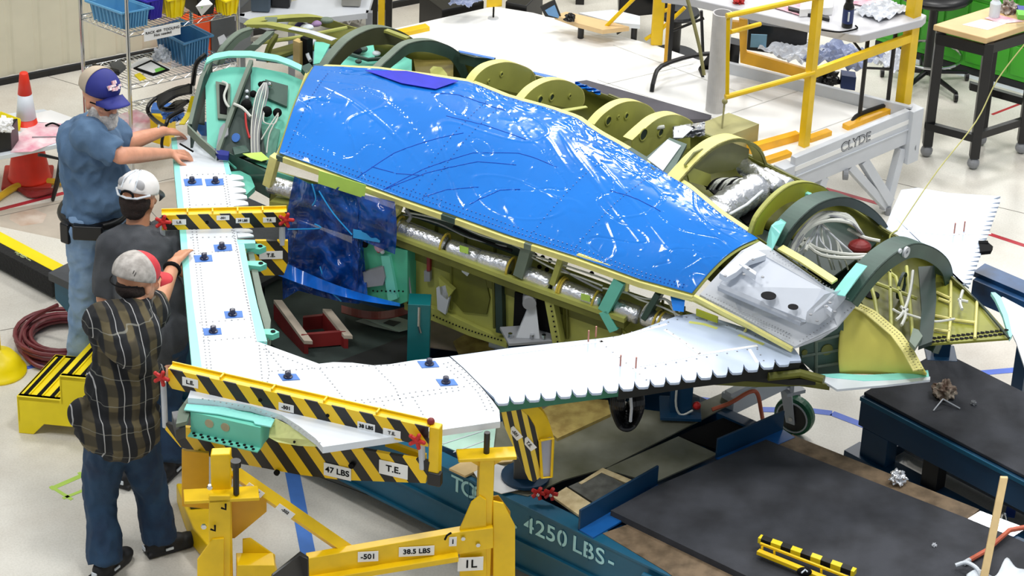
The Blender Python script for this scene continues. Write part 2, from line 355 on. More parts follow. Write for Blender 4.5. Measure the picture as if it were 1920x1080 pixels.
# blue tape pads with knob
for i, (x, y) in enumerate(((362, 342), (402, 342), (418, 465), (381, 485), (438, 590), (398, 622), (542, 707), (803, 683), (838, 717))):
    dx = 17; t = math.radians(-6 if i < 6 else 0); sk = 4 if i > 5 else 1
    o = slab('tape_pad', px([(x - dx - sk, y - 6), (x + dx - sk, y - 6 - (0 if i > 5 else 1)), (x + dx + sk, y + 5), (x - dx + sk + 1, y + 7)], WZ + .001), (0, 0, .0015), BTP, AF)
    c = P(x + (2 if i % 2 else -2), y, WZ + .002)
    MB().lathe(c, [(.022, 0), (.022, .006), (.015, .009), (.014, .03), (.008, .032)], 14).build('black_knob', mat('navy_knob', (14, 22, 60), .3), o)
# underside green edge and dark fairing below the trailing edge
def vwall(name, pts, z, h, m, th=.012):
    q = [P(a, b, z) for a, b in pts]; mb = MB(); e = (q[-1] - q[0]).normalized(); n = V((-e.y, e.x, 0)) * th
    mb.ribbon(q, n, (0, 0, -h)); return mb.build(name, m, AF)
vwall('flap_hinge_beam', [(922, 757), (1000, 746), (1160, 725)], WZ - .015, .055, GRN)
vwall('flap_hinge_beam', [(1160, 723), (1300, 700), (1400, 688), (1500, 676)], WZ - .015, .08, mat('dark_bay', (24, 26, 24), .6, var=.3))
slab('lower_fairing', px([(1340, 712), (1420, 716), (1500, 714), (1556, 722), (1480, 692), (1380, 700)], WZ - .14), .03, OLVD, AF)
MB().tube([P(1440, 706, WZ - .08), P(1500, 700, WZ - .08), P(1545, 712, WZ - .08)], .022).build('hydraulic_rod', OLVD, AF)
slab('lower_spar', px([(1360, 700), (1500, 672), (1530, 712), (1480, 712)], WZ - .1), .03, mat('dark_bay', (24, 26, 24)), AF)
# tip under the fixture : turquoise box, yellow green rib
bx = MB(); f0 = [P(352, 764, 1.185), P(430, 772, 1.185), P(478, 785, 1.185), P(497, 792, 1.185), P(482, 796, 1.185)]
q0, q1 = P(357, 772, 1.18), P(488, 802, 1.18); vin = V((-(q1 - q0).y, (q1 - q0).x, 0)).normalized() * .1
tb = MB().box(q0, q1 - q0, vin, (0, 0, -.11)).build('tip_rib_box', TUR, AF)
slab('rib_flange', [P(345, 768, 1.19), P(350, 757, 1.19), P(420, 763, 1.19), P(470, 776, 1.19), P(516, 784, 1.19), P(508, 800, 1.19), P(478, 794, 1.19), P(475, 789, 1.19), P(410, 776, 1.19)], .006, TURL, tb)
slab('rib_flange', [q0 - vin * .35 + Z * -.11, q1 - vin * .35 + Z * -.11, q1 + vin * .3 + Z * -.11, q0 + vin * .3 + Z * -.11], .006, TUR, tb)
hm = MB(); ax = (q1 - q0)
for i in range(9):
    for j in (0, 1):
        c = q0 + ax * ((i + .5 + .4 * j) / 9.6) - vin * (.08 + .16 * j) + Z * -.1098; hm.cyl(c, c + Z * .003, .0075, n=8)
hm.build('rib_holes', INK, tb)
PAT = mat('tan_patch', (170, 160, 130), .6)
for t in (.27, .5):
    c = q0 + ax * t + Z * -.04; n = -vin.normalized(); MB().cyl(c, c + n * .003, .022, n=18).build('round_cap', PAT, tb)
ge = slab('end_rib', [P(508, 783, 1.19), P(560, 805, 1.19), P(592, 825, 1.19), P(604, 838, 1.185), P(560, 836, 1.13), P(520, 829, 1.12), P(504, 820, 1.12)], V((-.0, .012, 0)), mat('pale_olive_primer', (206, 210, 138), .5), AF)
c = P(518, 803, 1.15); MB().cyl(c, c - V((0, .006, 0)), .02, n=16).build('rib_hole', INK, ge)
for (x, y) in ((545, 820), (552, 828), (570, 826)):
    c = P(x, y, 1.15); MB().cyl(c, c - V((0, .006, 0)), .006, n=8).build('rib_hole', INK, ge)
slab('tip_spar_end', px([(335, 768), (352, 745), (366, 745), (350, 790), (330, 795)], 1.17), .02, GGR, AF)
slab('tip_spar_end', px([(322, 772), (345, 768), (348, 800), (330, 806)], 1.12), .06, mat('dark_grey_metal', (70, 74, 78), .4), AF)
# dark edge under white wing tip
vwall('edge_seal', [(605, 839), (760, 819)], WZ - .012, .012, BLK, .004); vwall('edge_seal', [(804, 809), (938, 792)], WZ - .012, .012, BLK, .004)

# ---- flank plate (under the blue film), film itself is a thing
n = 60
PLN = along(NE[:9], n); PLF = along(FE, n)
def plate(u, v, off=0, wr=0):
    i = min(int(u * n), n - 1); t = u * n - i
    a = lerp(PLN[i], PLN[i + 1], t); b = lerp(PLF[i], PLF[i + 1], t); p = lerp(a, b, v); p = p + Z * (.055 * math.sin(math.pi * v) * 1.0 + off)
    return p
MB().grid(lambda u, v: plate(u, v), 60, 14).build('flank_skin', OLV, AF, smooth=True, solid=.004)
from mathutils import noise
def wrinkle(u, v):
    x, y = u * 2.4, v * .9
    e = 0
    for k, (cx, cy, rx, ry) in enumerate(((.55, .95, .5, .12), (.2, .3, .3, .4), (.62, .2, .3, .3))):
        pass
    q = noise.fractal(V((x * 1.6 + 3, y * 5, 0)), .9, 2.2, 2) * .0014
    a = abs(noise.noise(V((x * 1.5 + y * 2.2, y * 2.2 - x * 1.1, 4)))); q += max(0, .03 - a) * .09
    big = math.exp(-((v - .97) / .13) ** 2) * (1 if .05 < u < .75 else .25)
    q += big * (noise.fractal(V((x * 9, y * 12, 1)), .8, 2, 3) * .007)
    q += math.exp(-((v - .04) / .05) ** 2) * noise.fractal(V((x * 12, y * 8, 2)), .8, 2, 2) * .0015
    q += max(0, noise.noise(V((x * 9, y * 9, 9))) - .34) * .008; q += max(0, noise.noise(V((x * 40, y * 30, 3))) - .40) * .005; q -= .004 * math.exp(-((abs(noise.noise(V((x * 2.6 + y * 3.4, y * 2.5 - x * 1.3, 11))))) / .006) ** 2)
    q += max(0, noise.noise(V((x * 30, y * 12 + x * 10, 5))) - .42) * .004
    q += max(0, noise.noise(V((x * 9 + y * 14, y * 2.5, 7))) - .36) * .008
    q *= min(1, u / .03, (1 - u) / .03, v / .03, (1 - v) / .02 + .4)
    return q
film = MB().grid(lambda u, v: plate(u * .992 + .004, v * .99 + .004, .010 + wrinkle(u, v)), 420, 150).build('protective_film', BFL, None, smooth=True, solid=.0008)
tag(film, 'large glossy bright blue protective film covering the flat fuselage flank, edge to edge', 'film')
# dots of fasteners showing through
fd = MB()
for v_, u0, u1, k in ((.03, .02, .98, 120), (.06, .05, .98, 90), (.975, .3, .98, 70), (.5, .3, .34, 0)):
    for i in range(k):
        p = plate(lerp(u0, u1, i / k), v_, .0125 + wrinkle(lerp(u0, u1, i / k), v_)); fd.poly([p + V((math.cos(j * 1.57) * .0035, math.sin(j * 1.57) * .0035, 0)) for j in range(4)], (0, 0, .002))
for u_ in (.02, .33, .36, .62, .72):
    for i in range(26):
        v_ = .04 + i / 28 * .92; p = plate(u_ + v_ * .02, v_, .0125 + wrinkle(u_ + v_ * .02, v_)); fd.poly([p + V((math.cos(j * 1.57) * .0032, math.sin(j * 1.57) * .0032, 0)) for j in range(4)], (0, 0, .002))
o = fd.build('fastener_dots', mat('film_blue_dark', (18, 54, 150), .3), film); o['kind'] = 'stuff'
# film creases: dark blue tubes put the shade of the folds into colour
CRS = mat('crease_shade_blue', (16, 66, 176), .25, var=0)
def crease(pts, r=.0035):
    q = []
    for (a, b), (c, d) in zip(pts, pts[1:]):
        for k in range(12): uu, vv = lerp(a, c, k / 12), lerp(b, d, k / 12); q.append(plate(uu, vv, .0105 + wrinkle(uu, vv)))
    MB().tube(q, r, 5).build('film_crease', CRS, film)
for c_ in ([(.20, .02), (.25, .25), (.31, .42), (.36, .55)], [(.27, .01), (.33, .22), (.40, .42), (.48, .52), (.58, .55)], [(.275, .02), (.34, .2), (.42, .37), (.50, .44)], [(.22, .12), (.28, .13), (.33, .17)], [(.36, .05), (.40, .14), (.46, .22)], [(.30, .62), (.38, .66), (.48, .64)], [(.46, .1), (.5, .24), (.54, .3)], [(.24, .8), (.30, .84), (.40, .85)], [(.70, .56), (.76, .60), (.82, .6)]): crease(c_, .0022)
# folds of doubled film
slab('film_fold', [plate(.10, .93, .02), plate(.17, .99, .02), plate(.27, .96, .02), plate(.245, .83, .02), plate(.18, .83, .02)], (0, 0, .002), mat('film_double', (44, 50, 200), .15), film)

# ---- near side: longeron, duct bay, lower skin
sd = (NE[8] - NE[0]); sd.z = 0; sd.normalize(); SN = V((-sd.y, sd.x, 0))   # inward normal
def PN(x, y, off=0): return PP(x, y, NE[0] + SN * off, SN)
def npoly(name, pts, off, m, th=.008, parent=None): return slab(name, [PN(a, b, off) for a, b in pts], SN * th, m, parent or AF)
# curved longeron cap along near edge
e = NE[:9]
for (a, b, m) in ((0, .03, DGN), (.03, .29, CRM), (.29, .42, CRM), (.42, .455, DGN), (.455, .62, CRM), (.62, .635, GGR), (.64, 1.0, CRM)):
    q = along(e, 60); seg = q[int(a * 60):int(b * 60) + 1]
    if len(seg) > 1:
        mb = MB(); mb.ribbon([p - SN * .012 + Z * .002 for p in seg], SN * .03, (0, 0, -.012)); mb.ribbon([p - SN * .012 + Z * -.008 for p in seg], SN * .006, (0, 0, -.02)); mb.build('upper_longeron', m, AF)
# back wall of duct bay
npoly('bay_wall', [(505, 318), (600, 345), (750, 398), (985, 478), (1170, 545), (1330, 600), (1400, 640), (1400, 680), (1330, 700), (1160, 620), (985, 560), (745, 470), (505, 395)], .16, OLV, .01)
npoly('bay_panel', [(505, 318), (600, 350), (740, 400), (740, 420), (600, 372), (505, 345)], .15, TUR, .006)
# stiffeners on the bay wall
for (x, y) in ((815, 425), (870, 440), (925, 458), (1240, 560), (1280, 575)):
    npoly('bay_stiffener', [(x, y), (x + 4, y + 1), (x + 4, y + 40), (x, y + 40)], .14, OLVD, .01)
for (x, y) in ((783, 393), (1004, 478), (1018, 482), (1032, 488), (1012, 500), (1026, 505), (1110, 512)):
    c = PN(x, y, .12); MB().cyl(c, c - SN * .006, .012, n=12).build('bay_hole', INK, AF)
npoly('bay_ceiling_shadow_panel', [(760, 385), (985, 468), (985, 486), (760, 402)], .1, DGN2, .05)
# upper ribs / frames on the near side
def nbar(name, a, b, w, off, m, depth=.05):
    A, B = PN(a[0], a[1], off), PN(b[0], b[1], off); d = (B - A).normalized(); s = SN.cross(d).normalized() * w
    return MB().box(A - s / 2, s, B - A, SN * depth).build(name, m, AF, bev=.002)
nbar('side_frame', (512, 296), (498, 350), .045, -.02, CRM); nbar('side_frame', (749, 378), (738, 405), .03, -.01, CRM)
nbar('side_frame', (988, 458), (970, 520), .055, -.02, GGR, .08); nbar('side_frame', (1052, 480), (1034, 535), .03, 0, OLV, .1)
nbar('side_frame', (1048, 478), (1075, 486), .03, -.01, CRM, .03); nbar('side_frame', (1165, 518), (1150, 560), .03, 0, OLV, .1)
nbar('side_frame', (1160, 528), (1130, 585), .06, -.03, TUR, .06); nbar('side_frame', (1130, 585), (1150, 622), .05, -.03, TUR, .06)
nbar('side_frame', (1232, 552), (1205, 600), .03, -.01, DGN, .1)
# big frames around openings near right
for ring in ([(1075, 482), (1085, 478), (1160, 505), (1150, 540)], [(1178, 520), (1300, 562), (1400, 612), (1396, 625)], [(1175, 545), (1178, 520)]):
    MB().tube([PN(a, b, -.006) for a, b in ring], .010, 6).build('opening_frame', CRM, AF)
# lower longeron
npoly('lower_longeron', [(738, 446), (985, 540), (1170, 606), (1170, 617), (985, 552), (736, 458)], -.02, OLVD, .09)
npoly('lower_longeron', [(738, 440), (985, 532), (1170, 598), (1170, 606), (985, 540), (738, 446)], -.028, OLV, .03)
npoly('lower_longeron', [(505, 378), (560, 386), (620, 400), (740, 440), (740, 452), (600, 412), (505, 390)], -.02, OLV, .09)
# ducts
def duct(a, b, r=.047, off=.04, rings=()):
    A, B = PN(a[0], a[1], off), PN(b[0], b[1], off); mb = MB(); k = 14; rr = []
    pts = [lerp(A, B, i / k) for i in range(k + 1)]
    mb.tube(pts, [r * (.9 if i in (0, k) else 1 + .02 * math.sin(i * 2.2)) for i in range(k + 1)], 18); return mb.build('foil_duct', SIL, AF, smooth=True)
YC2 = mat('yellow_clamp', (206, 182, 70), .5)
for a, b in (((506, 345), (556, 360)), ((748, 426), (836, 460)), ((842, 464), (900, 484)), ((900, 484), (958, 500)), ((984, 512), (1034, 532)), ((1042, 536), (1128, 568)), ((1156, 576), (1200, 592)), ((1206, 594), (1262, 608))):
    duct(a, b)
for (x, y) in ((749, 424), (834, 456), (958, 501), (1052, 538), (1056, 540), (1118, 563), (1232, 600), (1240, 604)):
    A = PN(x, y, .04); A2 = PN(x + 4, y + 1.6, .04); d = (A2 - A).normalized(); x_ = d.cross(Z).normalized(); y_ = d.cross(x_)
    MB().tube([A + (x_ * math.cos(k * math.pi / 8) + y_ * math.sin(k * math.pi / 8)) * .053 for k in range(16)], .006, 6, close=True).build('duct_clamp', YC2, AF)
for (x, y) in ((870, 468), (1098, 558)):
    p = PN(x, y, -.012); MB().cbox(p, sd * .05, SN * .004, Z * .035).build('duct_label', GTP, AF)
# cables above the ducts
for pts, r, m in (([(760, 398), (800, 405), (850, 418), (900, 440), (960, 458), (1000, 478), (1060, 498), (1130, 522), (1180, 545)], .005, WIR), ([(756, 402), (820, 418), (880, 446), (950, 462)], .004, MGR), ([(990, 478), (1040, 505), (1075, 515), (1130, 536)], .005, WIR), ([(1130, 540), (1170, 548), (1210, 560), (1250, 562), (1275, 585)], .005, WIR), ([(1170, 545), (1200, 562), (1240, 575), (1290, 600)], .005, WIR), ([(1200, 595), (1215, 570), (1245, 560), (1262, 580), (1270, 600)], .006, WIR), ([(850, 425), (900, 448), (960, 470)], .008, INK), ([(1045, 498), (1080, 520), (1130, 545)], .006, MGR), ([(760, 392), (770, 405), (765, 415)], .01, MGR)):
    MB().tube([PN(a, b, .03) for a, b in pts], r, 6, smooth=4).build('cable', m, AF)
# lower skin
npoly('lower_skin', [(740, 452), (985, 548), (1165, 615), (1190, 640), (1060, 650), (1000, 655), (930, 640), (870, 612), (800, 590), (758, 570), (750, 520)], .07, OLV, .01)
npoly('lower_skin', [(740, 452), (985, 548), (1165, 615), (1165, 628), (985, 566), (745, 475)], .06, OLVD, .03)
npoly('skin_flange', [(758, 560), (830, 585), (900, 618), (950, 640), (950, 652), (880, 630), (820, 605), (758, 580)], .04, OLV, .05)
npoly('access_panel', [(845, 480), (905, 500), (918, 560), (912, 590), (868, 585), (845, 560)], .058, OLVD, .012)
for pts in ([(758, 470), (762, 530), (758, 570)], [(925, 520), (927, 615)], [(940, 522), (942, 625)], [(846, 490), (846, 580)], [(1062, 570), (1064, 635)], [(1058, 570), (1058, 635)]):
    MB().tube([PN(a, b, .055) for a, b in pts], .008, 6).build('skin_stiffener', OLVD, AF)
nbar('side_frame', (1028, 560), (1044, 645), .05, -.01, OLV, .05); nbar('side_frame', (934, 530), (936, 625), .04, .03, DGN2, .05)
npoly('dark_opening', [(965, 548), (1026, 566), (1040, 660), (960, 660)], .05, INK, .01)
hm = MB()
for i in range(30):
    t = i / 29; a = PN(lerp(765, 940, t), lerp(568, 637, t) + 6 * math.sin(t * 3), .035); hm.cyl(a, a - SN * .004, .0045, n=6)
for i in range(8):
    a = PN(1033 + i * 1.8, 574 + i * 9.5, -.014); hm.cyl(a, a - SN * .004, .005, n=6)
o = hm.build('rivet_row', INK, AF); o['kind'] = 'stuff'
npoly('gusset', [(818, 540), (835, 535), (842, 560), (835, 590), (820, 580)], .02, GRY, .02); npoly('gusset', [(822, 520), (850, 545), (838, 562), (826, 552)], .02, OLV, .03)
npoly('fitting', [(800, 478), (806, 478), (806, 510), (800, 510)], .04, REDK, .02); npoly('fitting', [(795, 508), (806, 508), (806, 528), (795, 528)], .04, MGR, .02)
npoly('mirror_tag', [(864, 498), (872, 502), (880, 512), (876, 518), (866, 510)], .04, WHT, .004)
MB().tube([PN(a, b, .0) for a, b in [(740, 470), (762, 500), (770, 550), (772, 575)]], .005, 6, smooth=4).build('cable', MGR, AF)
# turquoise equipment box behind the film
npoly('equipment_bay', [(664, 448), (764, 470), (764, 565), (745, 572), (690, 566), (672, 548), (664, 500)], -.02, mat('mid_turquoise', (76, 176, 140), .45), .12)
npoly('bay_frame', [(660, 440), (670, 442), (671, 545), (684, 562), (676, 566), (662, 548)], -.035, OLV, .02)
npoly('equipment_panel', [(676, 512), (718, 500), (722, 520), (718, 535), (680, 540)], -.05, MGR, .03)
npoly('bay_bracket', [(714, 480), (730, 480), (745, 560), (728, 566)], -.04, TUR, .02)
hm = MB()
for i in range(8): a = PN(668 + 90 * 0 + 700 - 668 + i * 8, 545 + i % 2, -.045); hm.cyl(a, a - SN * .004, .005, n=6)
hm.build('bay_slots', INK, AF)
for (x, y, c, r) in ((684, 458, INK, .018), (700, 455, REDK, .014), (712, 462, mat('pink_bag', (206, 170, 190), .4), .03), (722, 455, mat('blue_bag', (120, 150, 220), .3), .03), (710, 470, RED, .012), (717, 472, WHT, .012)):
    MB().sphere(PN(x, y, -.04), r, 8, (1, .7, 1.1)).build('wrapped_plug', c, AF)
# ================================================================ FUSELAGE, open far side
# trough behind the plate: floor and far inner wall
RIM_px = [(395, 100, 1.45), (430, 75, 1.45), (700, 78, 1.40), (790, 95, 1.38), (862, 100, 1.36), (905, 118, 1.34), (1000, 140, 1.34), (1085, 160, 1.33), (1140, 178, 1.32), (1215, 208, 1.31), (1290, 240, 1.30), (1345, 262, 1.3), (1420, 300, 1.29), (1480, 330, 1.28), (1545, 358, 1.28), (1615, 398, 1.27), (1655, 430, 1.26), (1700, 455, 1.25), (1760, 500, 1.24), (1810, 545, 1.22), (1850, 585, 1.2), (1893, 634, 1.16)]
RIM = [P(*p) for p in RIM_px]
RI = along(RIM[2:19], 40)
def far_wall(u, v):
    i = min(int(u * 40), 39); p = lerp(RI[i], RI[i + 1], u * 40 - i)
    dp = .42 * (1 - .6 * u); a = v * 1.25
    return p + VV * (.05 * math.sin(a * 2.2)) - VV * (.22 * v * v) - Z * (dp * v)
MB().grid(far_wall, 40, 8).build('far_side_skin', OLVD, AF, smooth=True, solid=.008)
RB = [far_wall(i / 40, 1) for i in range(41)]
PF = along(FE + [P(1560, 545, 1.5)], 40)
def trough(u, v):
    i = min(int(u * 40), 39); b = RB[i]; a = PF[i] - Z * .42 * (1 - .4 * u)
    p = lerp(b, a, v); p.z -= .05 * math.sin(math.pi * v); return p
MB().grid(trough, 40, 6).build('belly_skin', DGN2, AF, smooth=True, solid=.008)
MB().grid(lambda u, v: lerp(PF[min(int(u * 40), 39)], PF[min(int(u * 40), 39)] - Z * .42, v) + VV * .02, 40, 2).build('keel_web', OLVD, AF, solid=.006)
# rim line
rr = [p + Z * .004 for p in RIM[8:]]
MB().ribbon(rr, VV * .014, (0, 0, -.02)).build('far_longeron', OLVD, AF)
MB().ribbon([p + Z * .006 for p in RIM[2:7]], VV * .02, (0, 0, -.02)).build('far_longeron', DGN, AF)
cr = [p + VV * -.0 + Z * .004 for p in along(FE, 60)]
for a, b, m in ((0, .02, DGN), (.02, .17, CRM), (.17, .36, CRM), (.36, .5, CRM), (.5, .58, CRM), (.58, .66, CRM), (.66, .70, DGN), (.70, .98, CRM)):
    seg = cr[int(a * 60):int(b * 60) + 1]; MB().ribbon(seg, VV * .035, (0, 0, -.02)).build('ridge_longeron', m, AF)
# arches. Each lies in a plane u = const: outer outline in photo pixels, band width, flange depth
def arch(outer, z0, m, mf, kind='ring', wd=.045, fl=.06, fill=None, holes=(), name='fuselage_frame', th=.006, dirn=1):
    b = P(outer[0][0], outer[0][1], z0); u = UOF(b); pts = [PU(x, y, u) for x, y in outer]
    # smooth outline
    q = []
    for i in range(len(pts) - 1):
        p0, p1, p2, p3 = pts[max(i - 1, 0)], pts[i], pts[i + 1], pts[min(i + 2, len(pts) - 1)]
        for j in range(5):
            t = j / 5; q.append(.5 * ((2 * p1) + (p2 - p0) * t + (2 * p0 - 5 * p1 + 4 * p2 - p3) * t * t + (3 * p1 - p0 - 3 * p2 + p3) * t ** 3))
    q.append(pts[-1]); c = (q[0] + q[-1]) / 2 - Z * .08
    # flange: follows outline, depth along U
    mb = MB(); ins = [(c - p).normalized() * th for p in q]; mb.ribbon(q, ins, U * fl)
    o = mb.build(name, mf, AF)
    if kind == 'ring':
        mb = MB(); mb.ribbon([p + U * (fl - .008) for p in q], [(c - p).normalized() * wd for p in q], U * .008); mb.build('frame_web', m, o)
    else:
        d = fill or .0
        mb = MB(); mb.poly([p + U * (fl - .006) + (c - p).normalized() * .004 for p in q] + ([q[-1] - Z * d + U * fl, q[0] - Z * d + U * fl] if d else []), U * .006); mb.build('frame_web', m, o)
        for (x, y, r) in holes:
            p = PU(x, y, u + fl); MB().cyl(p, p + U * .002, r, n=18).build('lightening_hole', DGN2, o)
            MB().hollow(p, p + U * .006, r + .006, r).build('hole_rim', OLV, o)
    return o, u, q
# group at far left end
arch([(398, 118), (412, 88), (440, 60), (466, 50)], 1.5, GGR, GGR, wd=.05, fl=.04)
arch([(456, 45), (478, 33), (560, 26), (600, 30), (655, 48), (705, 60)], 1.5, OLVD, OLV, wd=.05, fl=.07)
MB().ribbon([P(462, 46, 1.6), P(500, 46, 1.6), P(560, 58, 1.6), P(622, 78, 1.6)], VV * .05, (0, 0, -.02)).build('top_longeron', OLV, AF)
MB().ribbon([P(540, 55, 1.602), P(580, 63, 1.602), P(622, 77, 1.602)], VV * .04, (0, 0, .003)).build('tape_cover', GRY, AF)
MB().ribbon([P(450, 100, 1.5), P(470, 84, 1.55), P(500, 58, 1.59)], VV * .03 + U * .03, (0, 0, -.02)).build('diagonal_frame', GGR, AF)
arch([(492, 112), (500, 85), (515, 62)], 1.45, OLVD, OLVD, wd=.03, fl=.03)
slab('inner_skin', px([(500, 95), (625, 60), (680, 50), (690, 70), (560, 92), (500, 112)], 1.25), .02, OLVD, AF)
slab('inner_skin', px([(480, 108), (560, 88), (620, 85), (640, 125), (560, 118)], 1.22), .02, mat('blue_grey_panel', (110, 140, 150), .4), AF)
slab('side_box', px([(410, 78), (440, 60), (470, 60), (470, 100), (420, 104)], 1.3), .02, mat('dark_grey_metal', (70, 74, 78)), AF)
slab('patch_plate', px([(408, 70), (420, 64), (428, 78), (412, 84)], 1.5), .005, MGR, AF)
slab('patch_plate', px([(497, 32), (520, 32), (518, 44), (496, 42)], 1.5), .01, GGR, AF)
MB().tube([P(490, 80, 1.35), P(560, 70, 1.35), P(650, 52, 1.35)], .012).build('stringer', OLV, AF)
for (x, y, m) in ((553, 50, OLV), (563, 52, mat('purple_cloth', (60, 50, 120), .7)), (590, 48, mat('mauve_cloth', (150, 120, 160), .7)), (612, 42, GGR), (575, 55, WHT)):
    MB().sphere(P(x, y - 4, 1.35), .03, 8, (1.4, 1, .6)).build('stowed_item', m, AF)
vw = [P(555, 85, 1.45), P(555, 115, 1.3)]
MB().cbox(P(560, 100, 1.35), U * .05, VV * .04, Z * .16).build('equipment_box', mat('tan_box', (196, 168, 110), .5), AF)
MB().cbox(P(575, 100, 1.35), U * .05, VV * .05, Z * .2).build('equipment_box', INK, AF)
MB().tube([P(590, 75, 1.4), P(580, 90, 1.38), P(576, 100, 1.36), P(582, 114, 1.34)], .011, 8, smooth=4).build('hose', GRY, AF)
npl = [(590, 78), (620, 80), (600, 118), (588, 120)]
slab('turquoise_panel', px(npl, 1.4), .01, TUR, AF)
arch([(598, 120), (612, 100), (640, 70), (672, 52), (700, 46), (735, 52), (768, 72)], 1.54, mat('frame_brown_green', (70, 72, 50), .5), GGR, wd=.10, fl=.06)
MB().ribbon([P(692, 50, 1.62), P(725, 58, 1.6), P(762, 72, 1.55)], VV * .03, (0, 0, -.015)).build('top_longeron', OLV, AF)
slab('inner_turquoise_skin', px([(625, 110), (670, 76), (760, 82), (760, 100), (700, 124), (640, 124)], 1.3), .01, TUR, AF)
for (x, y, m, r) in ((668, 95, INK, .035), (680, 92, DGN, .03), (706, 100, WHT, .025), (672, 115, DGN, .02)):
    MB().sphere(P(x, y, 1.33), r, 8, (1, 1, .6)).build('inner_fitting', m, AF)
MB().tube([P(650, 100, 1.33), P(690, 112, 1.33), P(740, 108, 1.33)], .012).build('stringer', DGN, AF)
arch([(698, 124), (722, 102), (752, 78), (790, 71), (820, 77), (846, 92), (860, 118), (868, 140)], 1.55, DGN, GGR, wd=.07, fl=.05)
slab('inner_turquoise_skin', px([(725, 120), (752, 104), (772, 112), (772, 136), (730, 130)], 1.35), .01, TUR, AF)
slab('inner_olive_skin', px([(772, 92), (850, 92), (850, 145), (780, 140)], 1.32), .01, mat('brown_olive', (120, 108, 50), .5), AF)
slab('oval_patch', px([(806, 130), (812, 124), (828, 126), (838, 138), (840, 146), (808, 140)], 1.4), .004, OLV, AF)
MB().ribbon([P(862, 100, 1.42), P(890, 108, 1.42), P(925, 110, 1.42)], VV * .02, (0, 0, -.06)).build('perforated_rail', DGN, AF)
slab('blue_seal_strip', px([(860, 94), (928, 108), (926, 111), (862, 98)], 1.44), .003, BTP, AF)
slab('blue_seal_strip', px([(1000, 134), (1044, 144), (1046, 150), (1004, 139)], 1.44), .003, BTP, AF)
bl = MB(); bl.grid(lambda u, v: P(1078 + 48 * u, 152 + 18 * u + 9 * v, 1.38 + .01 * math.sin(u * 20 + v * 9)), 14, 5); bl.build('crumpled_film', BFL, AF, solid=.003)
arch([(872, 150), (885, 132), (905, 118), (935, 111), (962, 116), (985, 128), (992, 150), (985, 176)], 1.56, OLV, CRM, 'disk', fl=.05, holes=((940, 139, .009), (916, 152, .006)))
arch([(966, 182), (985, 162), (1010, 148), (1035, 144), (1060, 150), (1080, 165), (1082, 188), (1070, 200)], 1.56, OLV, CRM, 'disk', fl=.05, holes=((1012, 187, .02), (1034, 182, .017), (1068, 180, .008)))
slab('web_shelf', px([(1030, 208), (1098, 198), (1102, 201), (1040, 213)], 1.5), .006, OLV, AF)
arch([(1100, 228), (1118, 208), (1145, 190), (1172, 184), (1198, 190), (1214, 204), (1222, 228), (1200, 245), (1150, 262)], 1.555, OLV, CRM, 'disk', fl=.05, holes=((1140, 226, .022), (1174, 217, .014), (1159, 219, .006)))
arch([(1168, 256), (1190, 236), (1216, 216), (1245, 208), (1268, 213), (1284, 226), (1278, 240)], 1.555, OLV, CRM, 'disk', fill=.1, fl=.06, holes=((1206, 252, .03), (1238, 248, .02)))
slab('frame_box', px([(1186, 262), (1190, 238), (1240, 220), (1245, 252), (1190, 288)], 1.45), .02, OLV, AF)
MB().tube([P(1220, 250, 1.52), P(1228, 240, 1.54), P(1245, 238, 1.54)], .012).build('white_pipe', WIR, AF)
# grey access plate & foil bundle
slab('panel_frame', px([(1205, 300), (1255, 258), (1288, 270), (1252, 338), (1238, 330)], 1.555), .02, DGN, AF)
slab('access_plate', px([(1214, 298), (1252, 261), (1277, 273), (1243, 320)], 1.562), .006, GRY, AF)
fb = MB(); fb.grid(lambda u, v: P(1262 + 60 * u, 262 - 26 * u * .6 - 26 * v + 8 * u, 1.5 + .035 * noise.noise(V((u * 9, v * 7, 1))) + .03 * math.sin(3.1 * v)), 26, 18); fb.build('crumpled_foil', SIL, AF, solid=.002)
slab('foil_patch', px([(1263, 258), (1264, 238), (1285, 234), (1300, 240), (1280, 258)], 1.545), .004, GRY, AF)
# big olive frame G with flange
arch([(1243, 338), (1262, 315), (1292, 284), (1325, 260), (1360, 250), (1388, 258), (1405, 274), (1414, 298)], 1.54, OLVD, CRM, wd=.02, fl=.085)
G1 = MB(); u0 = UOF(P(1243, 338, 1.54)) + .04
slab('bulkhead', [PU(x, y, u0) for x, y in ((1282, 308), (1300, 285), (1340, 268), (1375, 268), (1402, 278), (1400, 300), (1370, 318), (1330, 325), (1300, 318))], U * .01, mat('bulkhead_olive', (112, 114, 66), .5), AF)
slab('bulkhead', [PU(x, y, u0 + .01) for x, y in ((1282, 308), (1330, 326), (1330, 350), (1290, 340))], U * .01, OLV, AF)
slab('bulkhead_boss', [PU(x, y, u0 - .012) for x, y in ((1308, 300), (1330, 286), (1368, 280), (1370, 292), (1330, 308))], U * .01, OLVD, AF)
